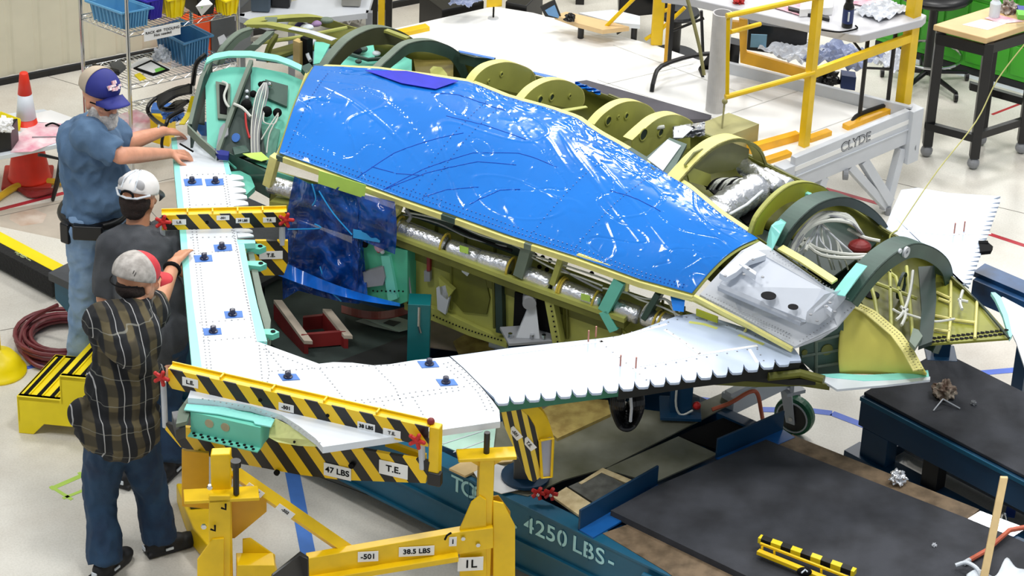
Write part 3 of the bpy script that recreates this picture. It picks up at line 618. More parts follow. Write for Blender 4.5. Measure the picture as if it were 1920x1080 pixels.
# foil wrapped engine bay
def fp(pts, r, z, m=SIL, name='foil_wrapped_pipe'):
    q = [P(p[0], p[1], p[2] if len(p) > 2 else z) for p in pts]; mb = MB(); k = along(q, 16); mb.tube(k, [r * (1 + .05 * math.sin(i * 1.9)) for i in range(17)], 16); return mb.build(name, m, AF, smooth=True)
fp([(1278, 352), (1330, 385), (1368, 402)], .035, 1.42); fp([(1346, 398), (1392, 368), (1420, 352)], .085, 1.38); fp([(1392, 310), (1430, 335), (1462, 352)], .045, 1.38); fp([(1430, 330), (1480, 352)], .05, 1.33)
fp([(1368, 402, 1.5), (1400, 384, 1.5), (1430, 358, 1.5)], .008, 1.45, WHT, 'white_strut')
for i in range(9):
    x0 = 1325 + i * 6; MB().tube([P(x0, 355, 1.4), P(x0 + 12, 340, 1.45), P(x0 + 30, 335, 1.43), P(x0 + 52, 345, 1.4), P(x0 + 60 - i * 2, 365, 1.38)], .006, 5, smooth=4).build('engine_bay_cable', WIR if i % 3 else INK, AF)
slab('dark_panel', px([(1320, 345), (1380, 330), (1440, 345), (1450, 395), (1400, 420)], 1.28), .01, INK, AF)
fb = MB(); fb.grid(lambda u, v: P(1395 + 60 * u - 8 * v, 300 + 24 * u + 28 * v, 1.36 + .02 * noise.noise(V((u * 11, v * 9, 6)))), 20, 14); fb.build('crumpled_foil', SIL, AF, solid=.002)
# frame H (bright olive web) and I, J
arch([(1400, 440), (1412, 405), (1440, 370), (1470, 346), (1500, 338), (1530, 344), (1548, 356)], 1.52, mat('bright_olive', (164, 168, 30), .5), OLV, wd=.10, fl=.03)
oI, uI, qI = arch([(1434, 452), (1448, 425), (1472, 396), (1505, 370), (1545, 358), (1580, 364), (1612, 385), (1634, 412), (1642, 440)], 1.52, DGN2, DGN, wd=.05, fl=.10)
slab('doubler', [PU(x, y, uI - .002) for x, y in ((1432, 462), (1446, 424), (1462, 410))] + [PU(x, y, uI + .1) for x, y in ((1474, 418), (1462, 440), (1448, 470))], (0, 0, .004), TURL, AF)
slab('frame_bracket', px([(1498, 352), (1522, 362), (1520, 366), (1496, 357)], 1.58), .03, TURL, AF)
oJ, uJ, qJ = arch([(1562, 552), (1585, 520), (1612, 488), (1645, 460), (1680, 443), (1715, 450), (1742, 472), (1752, 500), (1754, 540), (1745, 600), (1725, 650)], 1.5, DGN, DGN, wd=.075, fl=.11)
slab('doubler', [PU(x, y, uJ - .003) for x, y in ((1560, 552), (1584, 520), (1606, 494))] + [PU(x, y, uJ + .11) for x, y in ((1626, 500), (1606, 524), (1584, 556))], (0, 0, .004), TURL, AF)
p = PU(1697, 472, uJ + .11); MB().hollow(p, p + U * .012, .028, .01).build('bearing_ring', GRY, AF)
p = PU(1686, 470, uJ + .11); MB().cyl(p, p + U * .01, .012).build('small_boss', WHT, AF)
# wire bundles in bay I
random.seed(3)
for i in range(13):
    k = random.random; s = i / 12
    pts = [P(1478 + 8 * s, 478 - 4 * s + 6 * k(), 1.42), P(1496 + 18 * s, 440 - 8 * s, 1.5), P(1535 + 15 * s, 402 + 16 * s * k(), 1.53), P(1575 + 18 * s, 400 + 20 * s * k(), 1.5), P(1600 + 12 * s, 412 + 22 * s, 1.45), P(1612 + 10 * s, 440 + 10 * k(), 1.4)]
    MB().tube(pts, .006 + .004 * k(), 6, smooth=5).build('wire_bundle', WIR if i % 4 else MGR, AF)
slab('bay_shade_floor', px([(1472, 486), (1500, 430), (1550, 400), (1625, 410), (1650, 450), (1600, 490), (1560, 520)], 1.17), .01, DGN2, AF)  # dark sheet added to paint the shade inside the bay
for i in range(11):
    k = random.random; x = 1492 + i * 11 + random.uniform(-8, 8)
    MB().tube([P(1528 + 14 * k(), 412 + 6 * k(), 1.48), P(1530 + (x - 1530) * (.2 + .7 * k()), 440 + 20 * k(), 1.42), P(x, 480 + 10 * k(), 1.35), P(x + 6, 505, 1.25)], .005, 6, smooth=4).build('wire', WIR if i % 2 else GRY, AF)
for pts in ([(1500, 440), (1530, 465), (1580, 476), (1625, 478)], [(1505, 450), (1540, 478), (1600, 484), (1630, 480)], [(1590, 430), (1620, 445), (1650, 452)], [(1500, 462), (1520, 445), (1510, 470)]):
    MB().tube([P(a, b, 1.42) for a, b in pts], .009, 6, smooth=4).build('wire_bundle', WIR, AF)
MB().sphere(P(1612, 462, 1.38), .05, 8, (1.2, 1, .7)).build('red_tangle', REDK, AF)
# inner stringers of nose bay
def wallpt(x, y): return P(x, y, 1.22 - .25 * (y - 480) / 160)
for pts in ([(1640, 490), (1680, 520), (1700, 600)], [(1640, 530), (1720, 560)], [(1668, 480), (1672, 640)], [(1625, 505), (1640, 560), (1650, 620)], [(1700, 500), (1712, 640)]):
    MB().tube([P(a, b, 1.22) for a, b in pts], .010, 6).build('stringer', OLV, AF)
slab('nose_floor', px([(1600, 545), (1640, 490), (1700, 480), (1745, 520), (1745, 640), (1700, 640), (1640, 600)], 1.12), .01, OLVD, AF)
for (x, y, r) in ((1635, 553, .038), (1644, 510, .02)):
    c = P(x, y, 1.125); MB().cyl(c, c + Z * .003, r, n=20).build('lightening_hole', INK, AF)
MB().hollow(P(1688, 535, 1.2), P(1690, 535, 1.2) + U * .01, .07, .06).build('ring_frame', DGN2, AF)
for pts, r in (([(1712, 508), (1708, 540), (1700, 570), (1690, 590), (1680, 600)], .008), ([(1695, 587), (1730, 598), (1755, 603), (1790, 598)], .006), ([(1690, 575), (1698, 590), (1690, 610)], .008), ([(1674, 580), (1690, 588), (1702, 580)], .007), ([(1805, 545), (1800, 565), (1804, 580)], .008), ([(1796, 562), (1815, 566)], .008)):
    MB().tube([P(a, b, 1.27) for a, b in pts], r, 6, smooth=4).build('wire', WIR, AF)
slab('deep_frame', px([(1722, 500), (1752, 498), (1756, 560), (1748, 640), (1722, 650), (1728, 580)], 1.28), .02, DGN2, AF)
slab('grey_clip', px([(1712, 615), (1722, 618), (1730, 630), (1716, 652), (1705, 640)], 1.3), .02, GGR, AF)
# nose right skin, seen from inside, with stringers and perforated edge
ns = [(1756, 505), (1790, 522), (1830, 560), (1865, 600), (1892, 634), (1810, 640), (1735, 645), (1750, 580)]
slab('nose_side_skin', px(ns, 1.2), .012, mat('nose_olive_shaded', (136, 138, 46), .5, var=.15, vs=5), AF)  # olive lowered, shade of the nose interior is put into the colour
for pts in ([(1756, 548), (1782, 560)], [(1753, 592), (1790, 600), (1828, 605)], [(1752, 618), (1780, 622)], [(1783, 520), (1782, 600), (1778, 638)], [(1832, 566), (1828, 634)], [(1760, 560), (1782, 568)]):
    MB().tube([P(a, b, 1.212) for a, b in pts], .008, 6).build('nose_stringer', CRM, AF)
hm = MB()
for i in range(17):
    for j in (0, 1):
        c = P(1740 + i * 9 + j * 3, 642 - i * .9 + j * -7 + 0 - i * .1, 1.2013); hm.poly([c + V((a * .012, b * .012, 0)) for a, b in ((-1, -.6), (0, -1), (1, -.2), (.8, .8), (-.6, 1))], (0, 0, .001))
hm.build('perforation_holes', INK, AF)
MB().tube([P(x, y, 1.215) for x, y in ((1756, 503), (1800, 532), (1840, 572), (1892, 634))], .006).build('nose_rim', DGN2, AF)
slab('nose_seal', px([(1858, 548), (1866, 560), (1880, 590), (1893, 634), (1898, 628), (1890, 590), (1876, 556), (1866, 548)], 1.19), .02, TURL, AF)
# yellow-green curved chine block
blk = MB(); A = [P(*p) for p in ((1578, 592, 1.34), (1602, 570, 1.37), (1620, 575, 1.37), (1660, 600, 1.33), (1700, 640, 1.26), (1722, 675, 1.2), (1738, 700, 1.15))]
T = along(A, 24)
def chine(u, v):
    i = min(int(u * 24), 23); a = lerp(T[i], T[i + 1], u * 24 - i); b = P(lerp(1574, 1738, u), lerp(700, 701, u) , 1.08)
    p = lerp(a, b, v); return p + (V((-.3, -.8, 0)) * .05 * math.sin(math.pi * v) * (1 - u))
blk.grid(chine, 24, 12).build('chine_skin', mat('yellow_green_primer', (206, 198, 92), .45, var=.05), AF, smooth=True, solid=.01)
MB().ribbon([p + Z * .004 for p in along([P(*p) for p in ((1592, 560, 1.38), (1640, 583, 1.36), (1690, 625, 1.29), (1712, 655, 1.24), (1732, 692, 1.17))], 20)], (P(1720, 690, 1.17) - P(1739, 690, 1.17)) * 1.1 + V((0, -.02, 0)), (0, 0, -.006)).build('chine_band', CRM, AF)
mb = MB()
for i in range(34):
    t = i / 33; q = along([P(*p) for p in ((1598, 566, 1.39), (1640, 588, 1.37), (1690, 632, 1.30), (1728, 694, 1.18))], 33)[i] + Z * .004
    for j in (0, 1): c = q - V((.022 * j, .008, 0)); mb.poly([c, c + V((.008, 0, 0)), c + V((.006, .004, 0)), c + V((0, .003, 0))], (0, 0, .001))
o = mb.build('pencil_marks', INK, AF); o['kind'] = 'stuff'
slab('chine_lip', px([(1575, 700), (1620, 703), (1680, 700), (1740, 694), (1742, 706), (1680, 712), (1620, 714), (1560, 708), (1530, 702)], 1.09), .008, TURL, AF)
slab('chine_lip', px([(1520, 700), (1575, 706), (1640, 712), (1744, 706), (1744, 712), (1660, 722), (1570, 730), (1545, 715)], 1.088), .012, WHT, AF)
# dark green web between nose and wing
w0 = [(1500, 652), (1530, 636), (1560, 620), (1582, 595), (1580, 700), (1530, 702), (1500, 675)]
on = P(1540, 670, 1.15); nn = (P(1578, 650, 1.15) - P(1500, 660, 1.15)).cross(Z).normalized()
slab('side_web', [PP(x, y, on, nn) for x, y in w0], nn * -.01, DGN, AF)
for pts in ([(1530, 636), (1530, 700)], [(1502, 668), (1576, 655)], [(1528, 688), (1576, 680)], [(1528, 640), (1576, 628)]):
    MB().tube([PP(a, b, on, nn) for a, b in pts], .009, 6).build('web_stiffener', GGR, AF)
for (x, y, r) in ((1550, 655, .03), (1508, 660, .015)):
    p = PP(x, y, on, nn); s = 1 if nn.y < 0 else -1; MB().cyl(p, p + nn * s * .006, r, n=18).build('lightening_hole', OLVD, AF)
# grey nose cover over the plate end
def cv(u, v):   # u along from film to front, v near->far
    return None
def gp(x, y, z): return P(x, y, z)
cover = [gp(1312, 552, 1.345), gp(1350, 510, 1.44), gp(1390, 470, 1.51), gp(1425, 452, 1.54), gp(1450, 468, 1.54), gp(1500, 502, 1.54), gp(1545, 535, 1.535), gp(1588, 556, 1.5), gp(1604, 572, 1.46), gp(1570, 612, 1.38), gp(1540, 632, 1.32), gp(1490, 650, 1.27), gp(1450, 628, 1.285), gp(1390, 592, 1.31)]
slab('nose_cover', cover, (0, 0, -.012), GRY, AF)
CV2 = mat('cover_grey_light', (206, 212, 222), .4, var=.03)
def up(p, h): return p + Z * h
pan = [gp(1345, 540, 1.40), gp(1396, 480, 1.53), gp(1420, 477, 1.545), gp(1445, 490, 1.55), gp(1540, 545, 1.545), gp(1565, 556, 1.53), gp(1510, 604, 1.42), gp(1500, 604, 1.40)]
MB().poly(pan, (0, 0, .012)).build('cover_pan', CV2, AF)
for (a, b, w_) in (((1334, 528), (1396, 478), .04), ((1396, 478), (1420, 473), .03)): pass
RB2 = mat('cover_grey_mid', (170, 176, 186), .45)
def raised(pts, h, m, name): return MB().poly([P(*p) for p in pts], (0, 0, h)).build(name, m, AF, bev=.002)
raised([(1348, 522, 1.46), (1395, 480, 1.535), (1418, 477, 1.545), (1436, 488, 1.55), (1405, 498, 1.53), (1380, 520, 1.49), (1362, 530, 1.46)], .03, CV2, 'cover_fin')
raised([(1510, 604, 1.42), (1512, 594, 1.44), (1545, 562, 1.52), (1580, 552, 1.52), (1586, 560, 1.5), (1560, 590, 1.44), (1535, 610, 1.4)], .03, CV2, 'cover_fin')
raised([(1345, 545, 1.40), (1500, 612, 1.385), (1512, 606, 1.40), (1350, 538, 1.42)], .02, RB2, 'cover_rib')
raised([(1385, 505, 1.51), (1388, 500, 1.515), (1418, 520, 1.51), (1416, 526, 1.51)], .03, CV2, 'cover_web'); raised([(1538, 578, 1.47), (1541, 574, 1.475), (1560, 590, 1.45), (1558, 596, 1.44)], .03, CV2, 'cover_web')
for (x, y, r, z) in ((1441, 555, .037, 1.478), (1487, 576, .025, 1.476)):
    c = P(x, y, z); MB().cyl(c - Z * .0, c + Z * .004, r, n=24).build('cover_hole', INK, AF)
cm = MB()
for i in range(30):
    for j in (0, 1):
        t = i / 29; c = P(lerp(1325, 1480, t), lerp(556, 630, t) + 8 * j - 4, lerp(1.37, 1.31, t) + .003); cm.cyl(c, c + Z * .002, .004, n=6)
for i in range(26):
    t = i / 25; c = P(lerp(1445, 1590, t), lerp(472, 560, t), 1.547 - .04 * t); cm.cyl(c, c + Z * .002, .004, n=6)
for i in range(16):
    t = i / 15; c = P(lerp(1500, 1596, t), lerp(640, 578, t), lerp(1.30, 1.45, t) + .003); cm.cyl(c, c + Z * .002, .004, n=6)
for (x, y, z) in ((1403, 505, 1.54), (1395, 515, 1.53), (1412, 487, 1.575), (1360, 518, 1.52), (1430, 520, 1.53), (1520, 590, 1.47), (1550, 575, 1.53), (1532, 602, 1.45), (1556, 568, 1.54), (1565, 585, 1.49)):
    c = P(x, y, z); cm.cyl(c, c + Z * .004, .008, n=8)
o = cm.build('cover_bolts', MGR, AF); o['kind'] = 'stuff'
# yellow sill strips beside the cover
for pts in ([(1458, 466, 1.545), (1500, 490, 1.545), (1560, 530, 1.545)],):
    MB().ribbon([P(*p) for p in pts], VV * .05, (0, 0, -.01)).build('sill_strip', CRM, AF)
MB().ribbon([P(*p) for p in ((1300, 555, 1.345), (1390, 602, 1.31), (1484, 654, 1.275))], SN * .02, (0, 0, -.02)).build('sill_strip', CRM, AF)
slab('yellow_flange', [P(1305, 580, 1.28), P(1345, 595, 1.28), P(1345, 606, 1.24), P(1305, 592, 1.24)], SN * .01, mat('bright_olive', (164, 168, 30)), AF)
slab('blue_film_scrap', [P(1255, 545, 1.31), P(1285, 555, 1.31), P(1282, 585, 1.26), P(1262, 582, 1.26)], (0, .004, 0), BFL, AF)
# ---------------- turquoise equipment bay at the left end
def tp(x, y):  # panel plane: leans back from near edge (z 1.28) to far top (z 1.58)
    t = (270 - y) / 160; return P(x, y, 1.30 + .27 * t)
def tpoly(name, pts, m, dz=0, th=.01): return slab(name, [tp(a, b) + Z * dz for a, b in pts], (0, 0, -th), m, AF)
tpoly('bay_back_panel', [(384, 118), (430, 104), (480, 104), (535, 115), (575, 132), (550, 180), (530, 235), (500, 300), (440, 292), (388, 245)], TUR, -.07)
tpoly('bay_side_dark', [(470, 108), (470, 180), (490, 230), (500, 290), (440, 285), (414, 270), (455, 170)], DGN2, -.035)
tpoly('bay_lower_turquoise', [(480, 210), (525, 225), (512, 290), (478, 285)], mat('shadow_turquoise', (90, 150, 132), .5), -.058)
tpoly('dark_access_plate', [(497, 133), (540, 145), (538, 184), (497, 166)], DGN, -.05)
tpoly('window_frame', [(404, 135), (432, 140), (430, 206), (408, 204)], GGR, -.055); tpoly('window_hole', [(411, 142), (427, 146), (425, 198), (412, 196)], INK, -.05)
MB().tube([tp(a, b) - Z * .03 for a, b in ((416, 144), (426, 150), (420, 170), (424, 185), (430, 192))], .007, 6, smooth=4).build('white_hose', WIR, AF)
# top flange curved with rivets
top = [(384, 120), (388, 108), (402, 100), (430, 95), (470, 95), (520, 103), (545, 112), (566, 122)]
MB().ribbon([tp(a, b) + Z * .0 for a, b in top], [V((.0, -.045, -.01))] * len(top), (0, 0, -.012)).build('top_flange', mat('seafoam_flange', (140, 222, 200), .45), AF)
slab('corner_bracket', [tp(563, 125), tp(580, 118), tp(590, 128), tp(574, 138)], .03, DGN, AF)
tpoly('end_longeron', [(574, 132), (580, 136), (526, 290), (518, 290)], CRM, .0, .02)
def rib(pts, m, w=(.022, 0, 0), dep=.14, name='bay_rib'):
    q = [tp(a, b) for a, b in pts]; mb = MB(); mb.ribbon(q, V(w), (0, 0, -dep)); return mb.build(name, m, AF)
rib([(404, 282), (425, 222), (446, 165), (467, 112)], GGR, dep=.03); rib([(406, 282), (427, 222), (448, 165), (469, 112)], DGN2, (.01, 0, 0), .15)
rib([(352, 232), (362, 190), (374, 145), (392, 105)], GGR, dep=.03); rib([(356, 233), (366, 190), (378, 145), (394, 107)], DGN2, (.012, 0, 0), .15)
rib([(352, 232), (376, 256), (404, 280)], GGR, (.0, -.02, 0), .05)
slab('blue_liner', px([(362, 232), (386, 228), (412, 245), (404, 275), (380, 256)], 1.21), .006, mat('blue_liner', (40, 110, 190), .4), AF)
slab('end_box_wall', [P(x, y, 1.28) for x, y in ((360, 228), (384, 232), (386, 120), (376, 150))], .01, DGN2, AF)
c = tp(443, 252) + Z * -.02; MB().cyl(c, c + V((-.003, -.006, .004)), .024, n=20).build('round_blue_cap', BTP, AF)
slab('paddle', [tp(a, b) for a, b in ((404, 285), (412, 240), (420, 230), (428, 240), (428, 252), (415, 262), (410, 288))], .006, MGR, AF)
slab('blue_rag', [tp(a, b) for a, b in ((402, 278), (430, 284), (428, 292), (410, 290))], .03, mat('navy_rag', (28, 40, 130), .7), AF)
random.seed(5)
for i in range(6):
    k = random.random(); x = 470 + i * 3
    MB().tube([tp(x + 2, 285) - Z * .02, tp(x + 1, 250), tp(x + 4 + i, 210), tp(x + 12 + i, 175), tp(495 + i, 155)], .0042, 6, smooth=4).build('white_cable', (WIR, MGR)[i % 2], AF)
for pts, m, r in (([(438, 198), (455, 206), (470, 222)], WIR, .008), ([(460, 215), (462, 240), (468, 262)], RED, .006), ([(495, 215), (495, 232), (515, 235), (522, 218)], WIR, .004), ([(490, 265), (505, 240), (522, 215)], WIR, .004), ([(500, 290), (505, 255), (520, 225)], WIR, .004)):
    MB().tube([tp(a, b) + Z * .01 for a, b in pts], r, 6, smooth=5).build('cable', m, AF)
for (x, y, m, r) in ((495, 152, INK, .02), (505, 153, CHR, .016), (489, 152, INK, .016), (463, 165, WHT, .01), (463, 176, WHT, .01), (475, 170, INK, .02), (500, 203, INK, .03), (520, 205, INK, .025), (462, 190, INK, .03)):
    MB().sphere(tp(x, y) - Z * .02, r, 8).build('connector', m, AF)
slab('lower_box_side', [P(430, 288, 1.26), P(500, 318, 1.26), P(508, 330, 1.26), P(505, 372, 1.12), P(430, 330, 1.12)], SN * .01, DGN, AF)
slab('green_tape_piece', px([(455, 288), (490, 285), (505, 298), (490, 302), (470, 296)], 1.30), .003, GTP, AF)
slab('box_lid', px([(436, 276), (460, 272), (468, 284), (440, 290)], 1.28), .02, DGN, AF)
# ---- hanging film, a thing of its own
def hf(x, y, off=-.06): return PN(x, y, off)
HB = mat('hanging_blue_film', (14, 84, 180), .12, var=.3, vs=9, alpha=.84, c2=(8, 46, 124))
cols = [((552, 330), (532, 562)), ((580, 345), (560, 545)), ((605, 345), (600, 556)), ((640, 352), (640, 566)), ((668, 362), (672, 570)), ((672, 366), (690, 560))]
def hang(u, v):
    k = u * (len(cols) - 1); i = min(int(k), len(cols) - 2); t = k - i
    (a0, b0), (a1, b1) = cols[i], cols[i + 1]; x0, y0 = lerp(a0[0], a1[0], t), lerp(a0[1], a1[1], t); x1, y1 = lerp(b0[0], b1[0], t), lerp(b0[1], b1[1], t)
    bulge = .02 * math.sin(u * 19 + v * 3) * (.3 + v) + .035 * noise.noise(V((u * 8, v * 8, 0))) + .02 * abs(noise.noise(V((u * 9 + v * 5, v * 14 - u * 6, 4))))
    xx = lerp(x0, x1, v) - (10 * math.sin(v * 3) if u < .2 else 0)
    return hf(xx, lerp(y0, y1, v), -.07 + bulge)
hfm = MB().grid(hang, 60, 60).build('hanging_film', HB, None, smooth=True); tag(hfm, 'dark translucent blue film curtain hanging under the green tape on the fuselage side', 'film')
MB().grid(lambda u, v: hf(668 + 72 * u + 4 * math.sin(v * 3), 362 + 8 * u + 14 * u * v + 85 * v + 8 * u, -.08 - .05 * math.sin(math.pi * u) * math.sin(math.pi * min(1, v * 1.1)) + .012 * noise.noise(V((u * 7, v * 7, 3)))), 24, 24).build('film_pouch', HB, hfm, smooth=True)
BF2 = mat('film_tail', (20, 110, 220), .2, var=.3, alpha=.95)
MB().grid(lambda u, v: hf(510 + 240 * u, 512 + 62 * u - 14 * math.sin(u * 3.1) * (0) - (1 - v) * (26 * (1 - u) + 6) + 10 * math.sin(u * 3.1), -.1 - .05 * v + .012 * math.sin(u * 30)), 60, 8).build('film_tail', BF2, hfm, smooth=True)
slab('green_tape_strip', [hf(x, y, -.085) for x, y in ((598, 320), (686, 347), (683, 372), (596, 344))], SN * .003, GTP, hfm)
slab('film_tape', [hf(x, y, -.09) for x, y in ((662, 430), (715, 438), (712, 455), (662, 446))], SN * .003, mat('film_cyan', (40, 160, 230), .3), hfm)
for pts in ([(598, 358), (625, 400), (660, 440)], [(540, 430), (600, 428), (590, 420)], [(600, 500), (615, 540), (640, 565)], [(585, 345), (592, 372), (586, 385)]):
    MB().tube([hf(a, b, -.095) for a, b in pts], [.004] * len(pts), 5, smooth=4).build('film_crease', mat('film_cyan', (40, 160, 230)), hfm)
for i in range(6): pass
# ================================================================ DOLLIES
def ubox(mb, u0, u1, v0, v1, z0, z1): return mb.box(W(u0, v0, z0), U * (u1 - u0), VV * (v1 - v0), Z * (z1 - z0))
D1 = thing('tool_dolly', W(0, .7, 0), 'long teal steel tool dolly under the aircraft, weight stencilled on its side', 'dolly')
mb = MB(); ubox(mb, -2.75, 2.6, 0, .012, .1, .48); mb.build('side_beam', TEAL, D1)
mb = MB(); ubox(mb, -3.14, 2.6, -.012, .09, .468, .482); mb.build('top_flange', TEAL, D1, bev=.002)
mb = MB(); ubox(mb, -2.75, 2.6, -.02, .08, .1, .115); ubox(mb, -3.0, 2.6, -.018, .0, .26, .27); mb.build('bottom_flange', TEAL, D1)
mb = MB(); mb.poly([W(-3.14, 0, .48), W(-3.14, 0, .34), W(-3.06, 0, .3), W(-2.75, 0, .1), W(-2.6, 0, .1), W(-2.6, 0, .48)], VV * 1.37); mb.build('sloped_end', TEAL, D1)
mb = MB(); ubox(mb, -3.0, 2.6, 1.30, 1.37, .1, .482); mb.build('side_beam', TEALD, D1)
mb = MB(); ubox(mb, -2.9, 2.6, .05, 1.33, .30, .33); mb.build('bottom_plate', TEALD, D1)
for u_ in (-2.2, -1.3, -.35, .55, 1.6, 2.3): mb = MB(); ubox(mb, u_, u_ + .06, .05, 1.32, .33, .462); mb.build('cross_member', TEALD, D1)
# fork pocket
mb = MB(); mb.poly([W(-.16, -.004, .35), W(.02, -.004, .35), W(.02, -.004, .22), W(-.16, -.004, .22)], VV * .006); o = mb.build('fork_pocket', INK, D1)
mb = MB(); ubox(mb, -.18, .05, -.02, .0, .35, .365); ubox(mb, -.18, .05, -.02, .0, .21, .22); ubox(mb, -.18, -.165, -.02, 0, .21, .36); mb.build('pocket_rim', TEAL, D1)
STC = mat('stencil_paint', (170, 222, 230), .6, var=.1)
tx = [('T', 857, 910), ('O', 879, 920), ('O', 899, 930), ('L', 916, 938), ('.', 967, 978), ('4', 992, 986), ('2', 1013, 994), ('5', 1033, 1002), ('0', 1054, 1011), ('L', 1082, 1023), ('B', 1103, 1034), ('S', 1125, 1044), ('-', 1146, 1052)]
mb = MB()
for ch, x_, y_ in tx:
    c = PP(x_, y_, W(0, -.003, 0), VV); text('stencil_letter', ch, c, U, Z, .09, STC, D1, bold=.0015)
    if ch in 'O0B4': mb.box(c - U * .0025 - VV * .0018 - Z * .055, U * .005, VV * .001, Z * .11)
mb.build('stencil_gap', TEAL, D1)
# shackle on the side
p = W(.93, -.03, .40); MB().tube([p + U * .03 + Z * .03, p + U * .04 - Z * .04, p - Z * .085, p - U * .04 - Z * .04, p - U * .03 + Z * .03], .013, 8, smooth=5).build('lifting_shackle', mat('royal_blue', (24, 50, 150), .3), D1)
MB().cyl(p - U * .045 + Z * .03, p + U * .045 + Z * .03, .02).build('shackle_pin', TEAL, D1)
# angle stops across the deck
for (u0, v0, u1, v1) in ((.47, .0, .52, .56), (.60, .95, .70, 1.39)):
    a, b = W(u0, v0, .48), W(u1, v1, .48); d = (b - a); n = d.cross(Z).normalized()
    MB().box(a, d, n * .012, Z * .12).build('angle_stop', TEALD, D1, bev=.002); MB().box(a, d, n * .10, Z * .01).build('angle_foot', mat('royal_teal', (20, 90, 160), .4), D1)
mb = MB(); ubox(mb, .70, .86, 1.26, 1.37, .482, .486); mb.build('teal_corner_plate', TEAL, D1)
# deck things
def deck(name, pts, z, th, m, label, cat, **k):
    o = slab(name, [P(a, b, z) for a, b in pts], th, m, None, **k); tag(o, label, cat); return o
m1 = MB(); m1.poly([P(1145, 957, .52), P(1155, 952, .52), P(1228, 912, .52), P(1436, 824, .52), P(1814, 972, .52), P(1920, 1016, .52), W(2.6, 1.2, .52), W(2.6, .06, .52), W(1.6, .12, .52), P(1400, 1080, .52)], (0, 0, -.035)).build('foam_mat', DGR); tag(COL.objects['foam_mat'], 'large dark grey foam mat over the near right deck of the teal dolly', 'mat')
OSB = mat('worn_plywood', (128, 108, 84), .7, c2=(92, 76, 56), vs=14, bump=.3)
deck('plywood_board', [(1130, 1000), (1180, 982), (1480, 1130), (1330, 1130), (1250, 1072)], .485, .015, OSB, 'rough plywood strip between the foam mat and the stencilled beam', 'board')
deck('plywood_board', [(1450, 832), (1486, 814), (1502, 822), (1836, 955), (1812, 975)], .487, .015, OSB, 'narrow plywood strip along the far edge of the foam mat', 'board')
deck('aluminium_plate', [(1812, 974), (1838, 958), (1925, 990), (1900, 1006)], .49, .01, CHR, 'bright aluminium plate past the end of the far plywood strip', 'plate')
STL = mat('scuffed_steel', (150, 150, 136), .3, c2=(116, 116, 98), vs=4, metal=.3)
deck('steel_plate', [(1035, 745), (1265, 775), (1440, 700), (1440, 722), (1140, 876), (1055, 900), (990, 930), (940, 918), (860, 880), (900, 810)], .487, .008, STL, 'large scuffed steel deck plate below the tapered wing', 'plate')
deck('steel_plate', [(1142, 876), (1272, 818), (1346, 851), (1225, 905), (1135, 880)], .495, .008, STL, 'smaller steel plate ending above the foam mat', 'plate')
deck('dark_tray', [(1272, 818), (1300, 804), (1365, 780), (1420, 800), (1355, 846)], .47, .01, INK, 'black deck opening cover between the two navy angle stops', 'tray')
deck('plywood_square', [(1035, 930), (1062, 913), (1112, 946), (1100, 976)], .50, .012, mat('pale_board', (226, 206, 160), .6, c2=(196, 172, 124), vs=20), 'pale board piece with two knots next to the red valve', 'board')
deck('wood_frame', [(1085, 905), (1130, 877), (1205, 908), (1190, 912), (1128, 886), (1090, 908)], .505, .01, mat('pale_board', (226, 206, 160)), 'thin pale wooden batten around the dark rubber pad', 'board')
deck('rubber_pad', [(1066, 912), (1128, 884), (1182, 914), (1116, 944)], .503, .012, mat('rubber_pad', (104, 104, 98), .8, c2=(76, 76, 70), vs=20), 'square dark rubber pad beside the left navy angle stop', 'pad')
deck('plywood_offcut', [(842, 878), (890, 853), (918, 862), (916, 872), (872, 892)], .50, .012, WODL, 'pale plywood offcut on the dolly edge left of the yellow post', 'board')
deck('plywood_offcut', [(930, 868), (950, 848), (975, 838), (960, 865)], .50, .012, WODL, 'small plywood offcut right of the yellow post', 'board')
deck('pale_green_sheet', [(800, 808), (860, 790), (930, 800), (925, 845), (885, 858), (808, 826)], .50, .004, mat('pale_mint', (186, 222, 206), .3), 'pale mint plastic sheet on the dolly beneath the wing corner', 'sheet')
mb = MB()
for a, b in (((805, 822), (880, 803)), ((830, 832), (905, 808)), ((850, 848), (920, 822))): mb.tube([P(*a, .503), P(*b, .503)], .003, 4)
mb.build('white_line', WHT, [o for o in COL.objects if o.name == 'pale_green_sheet'][0])
deck('white_sheet', [(888, 885), (925, 868), (965, 880), (985, 915), (940, 925), (905, 912)], .50, .004, mat('gloss_white', (246, 246, 246), .12), 'glossy white sheet on the dolly behind the yellow post', 'sheet')
deck('plywood_sheet', [(1012, 770), (1060, 745), (1140, 750), (1145, 776), (1045, 822), (1020, 800)], .505, .018, mat('osb_panel', (176, 156, 88), .7, c2=(140, 118, 60), vs=16, bump=.3), 'yellowish plywood panel lying under the serrated wing edge', 'board')
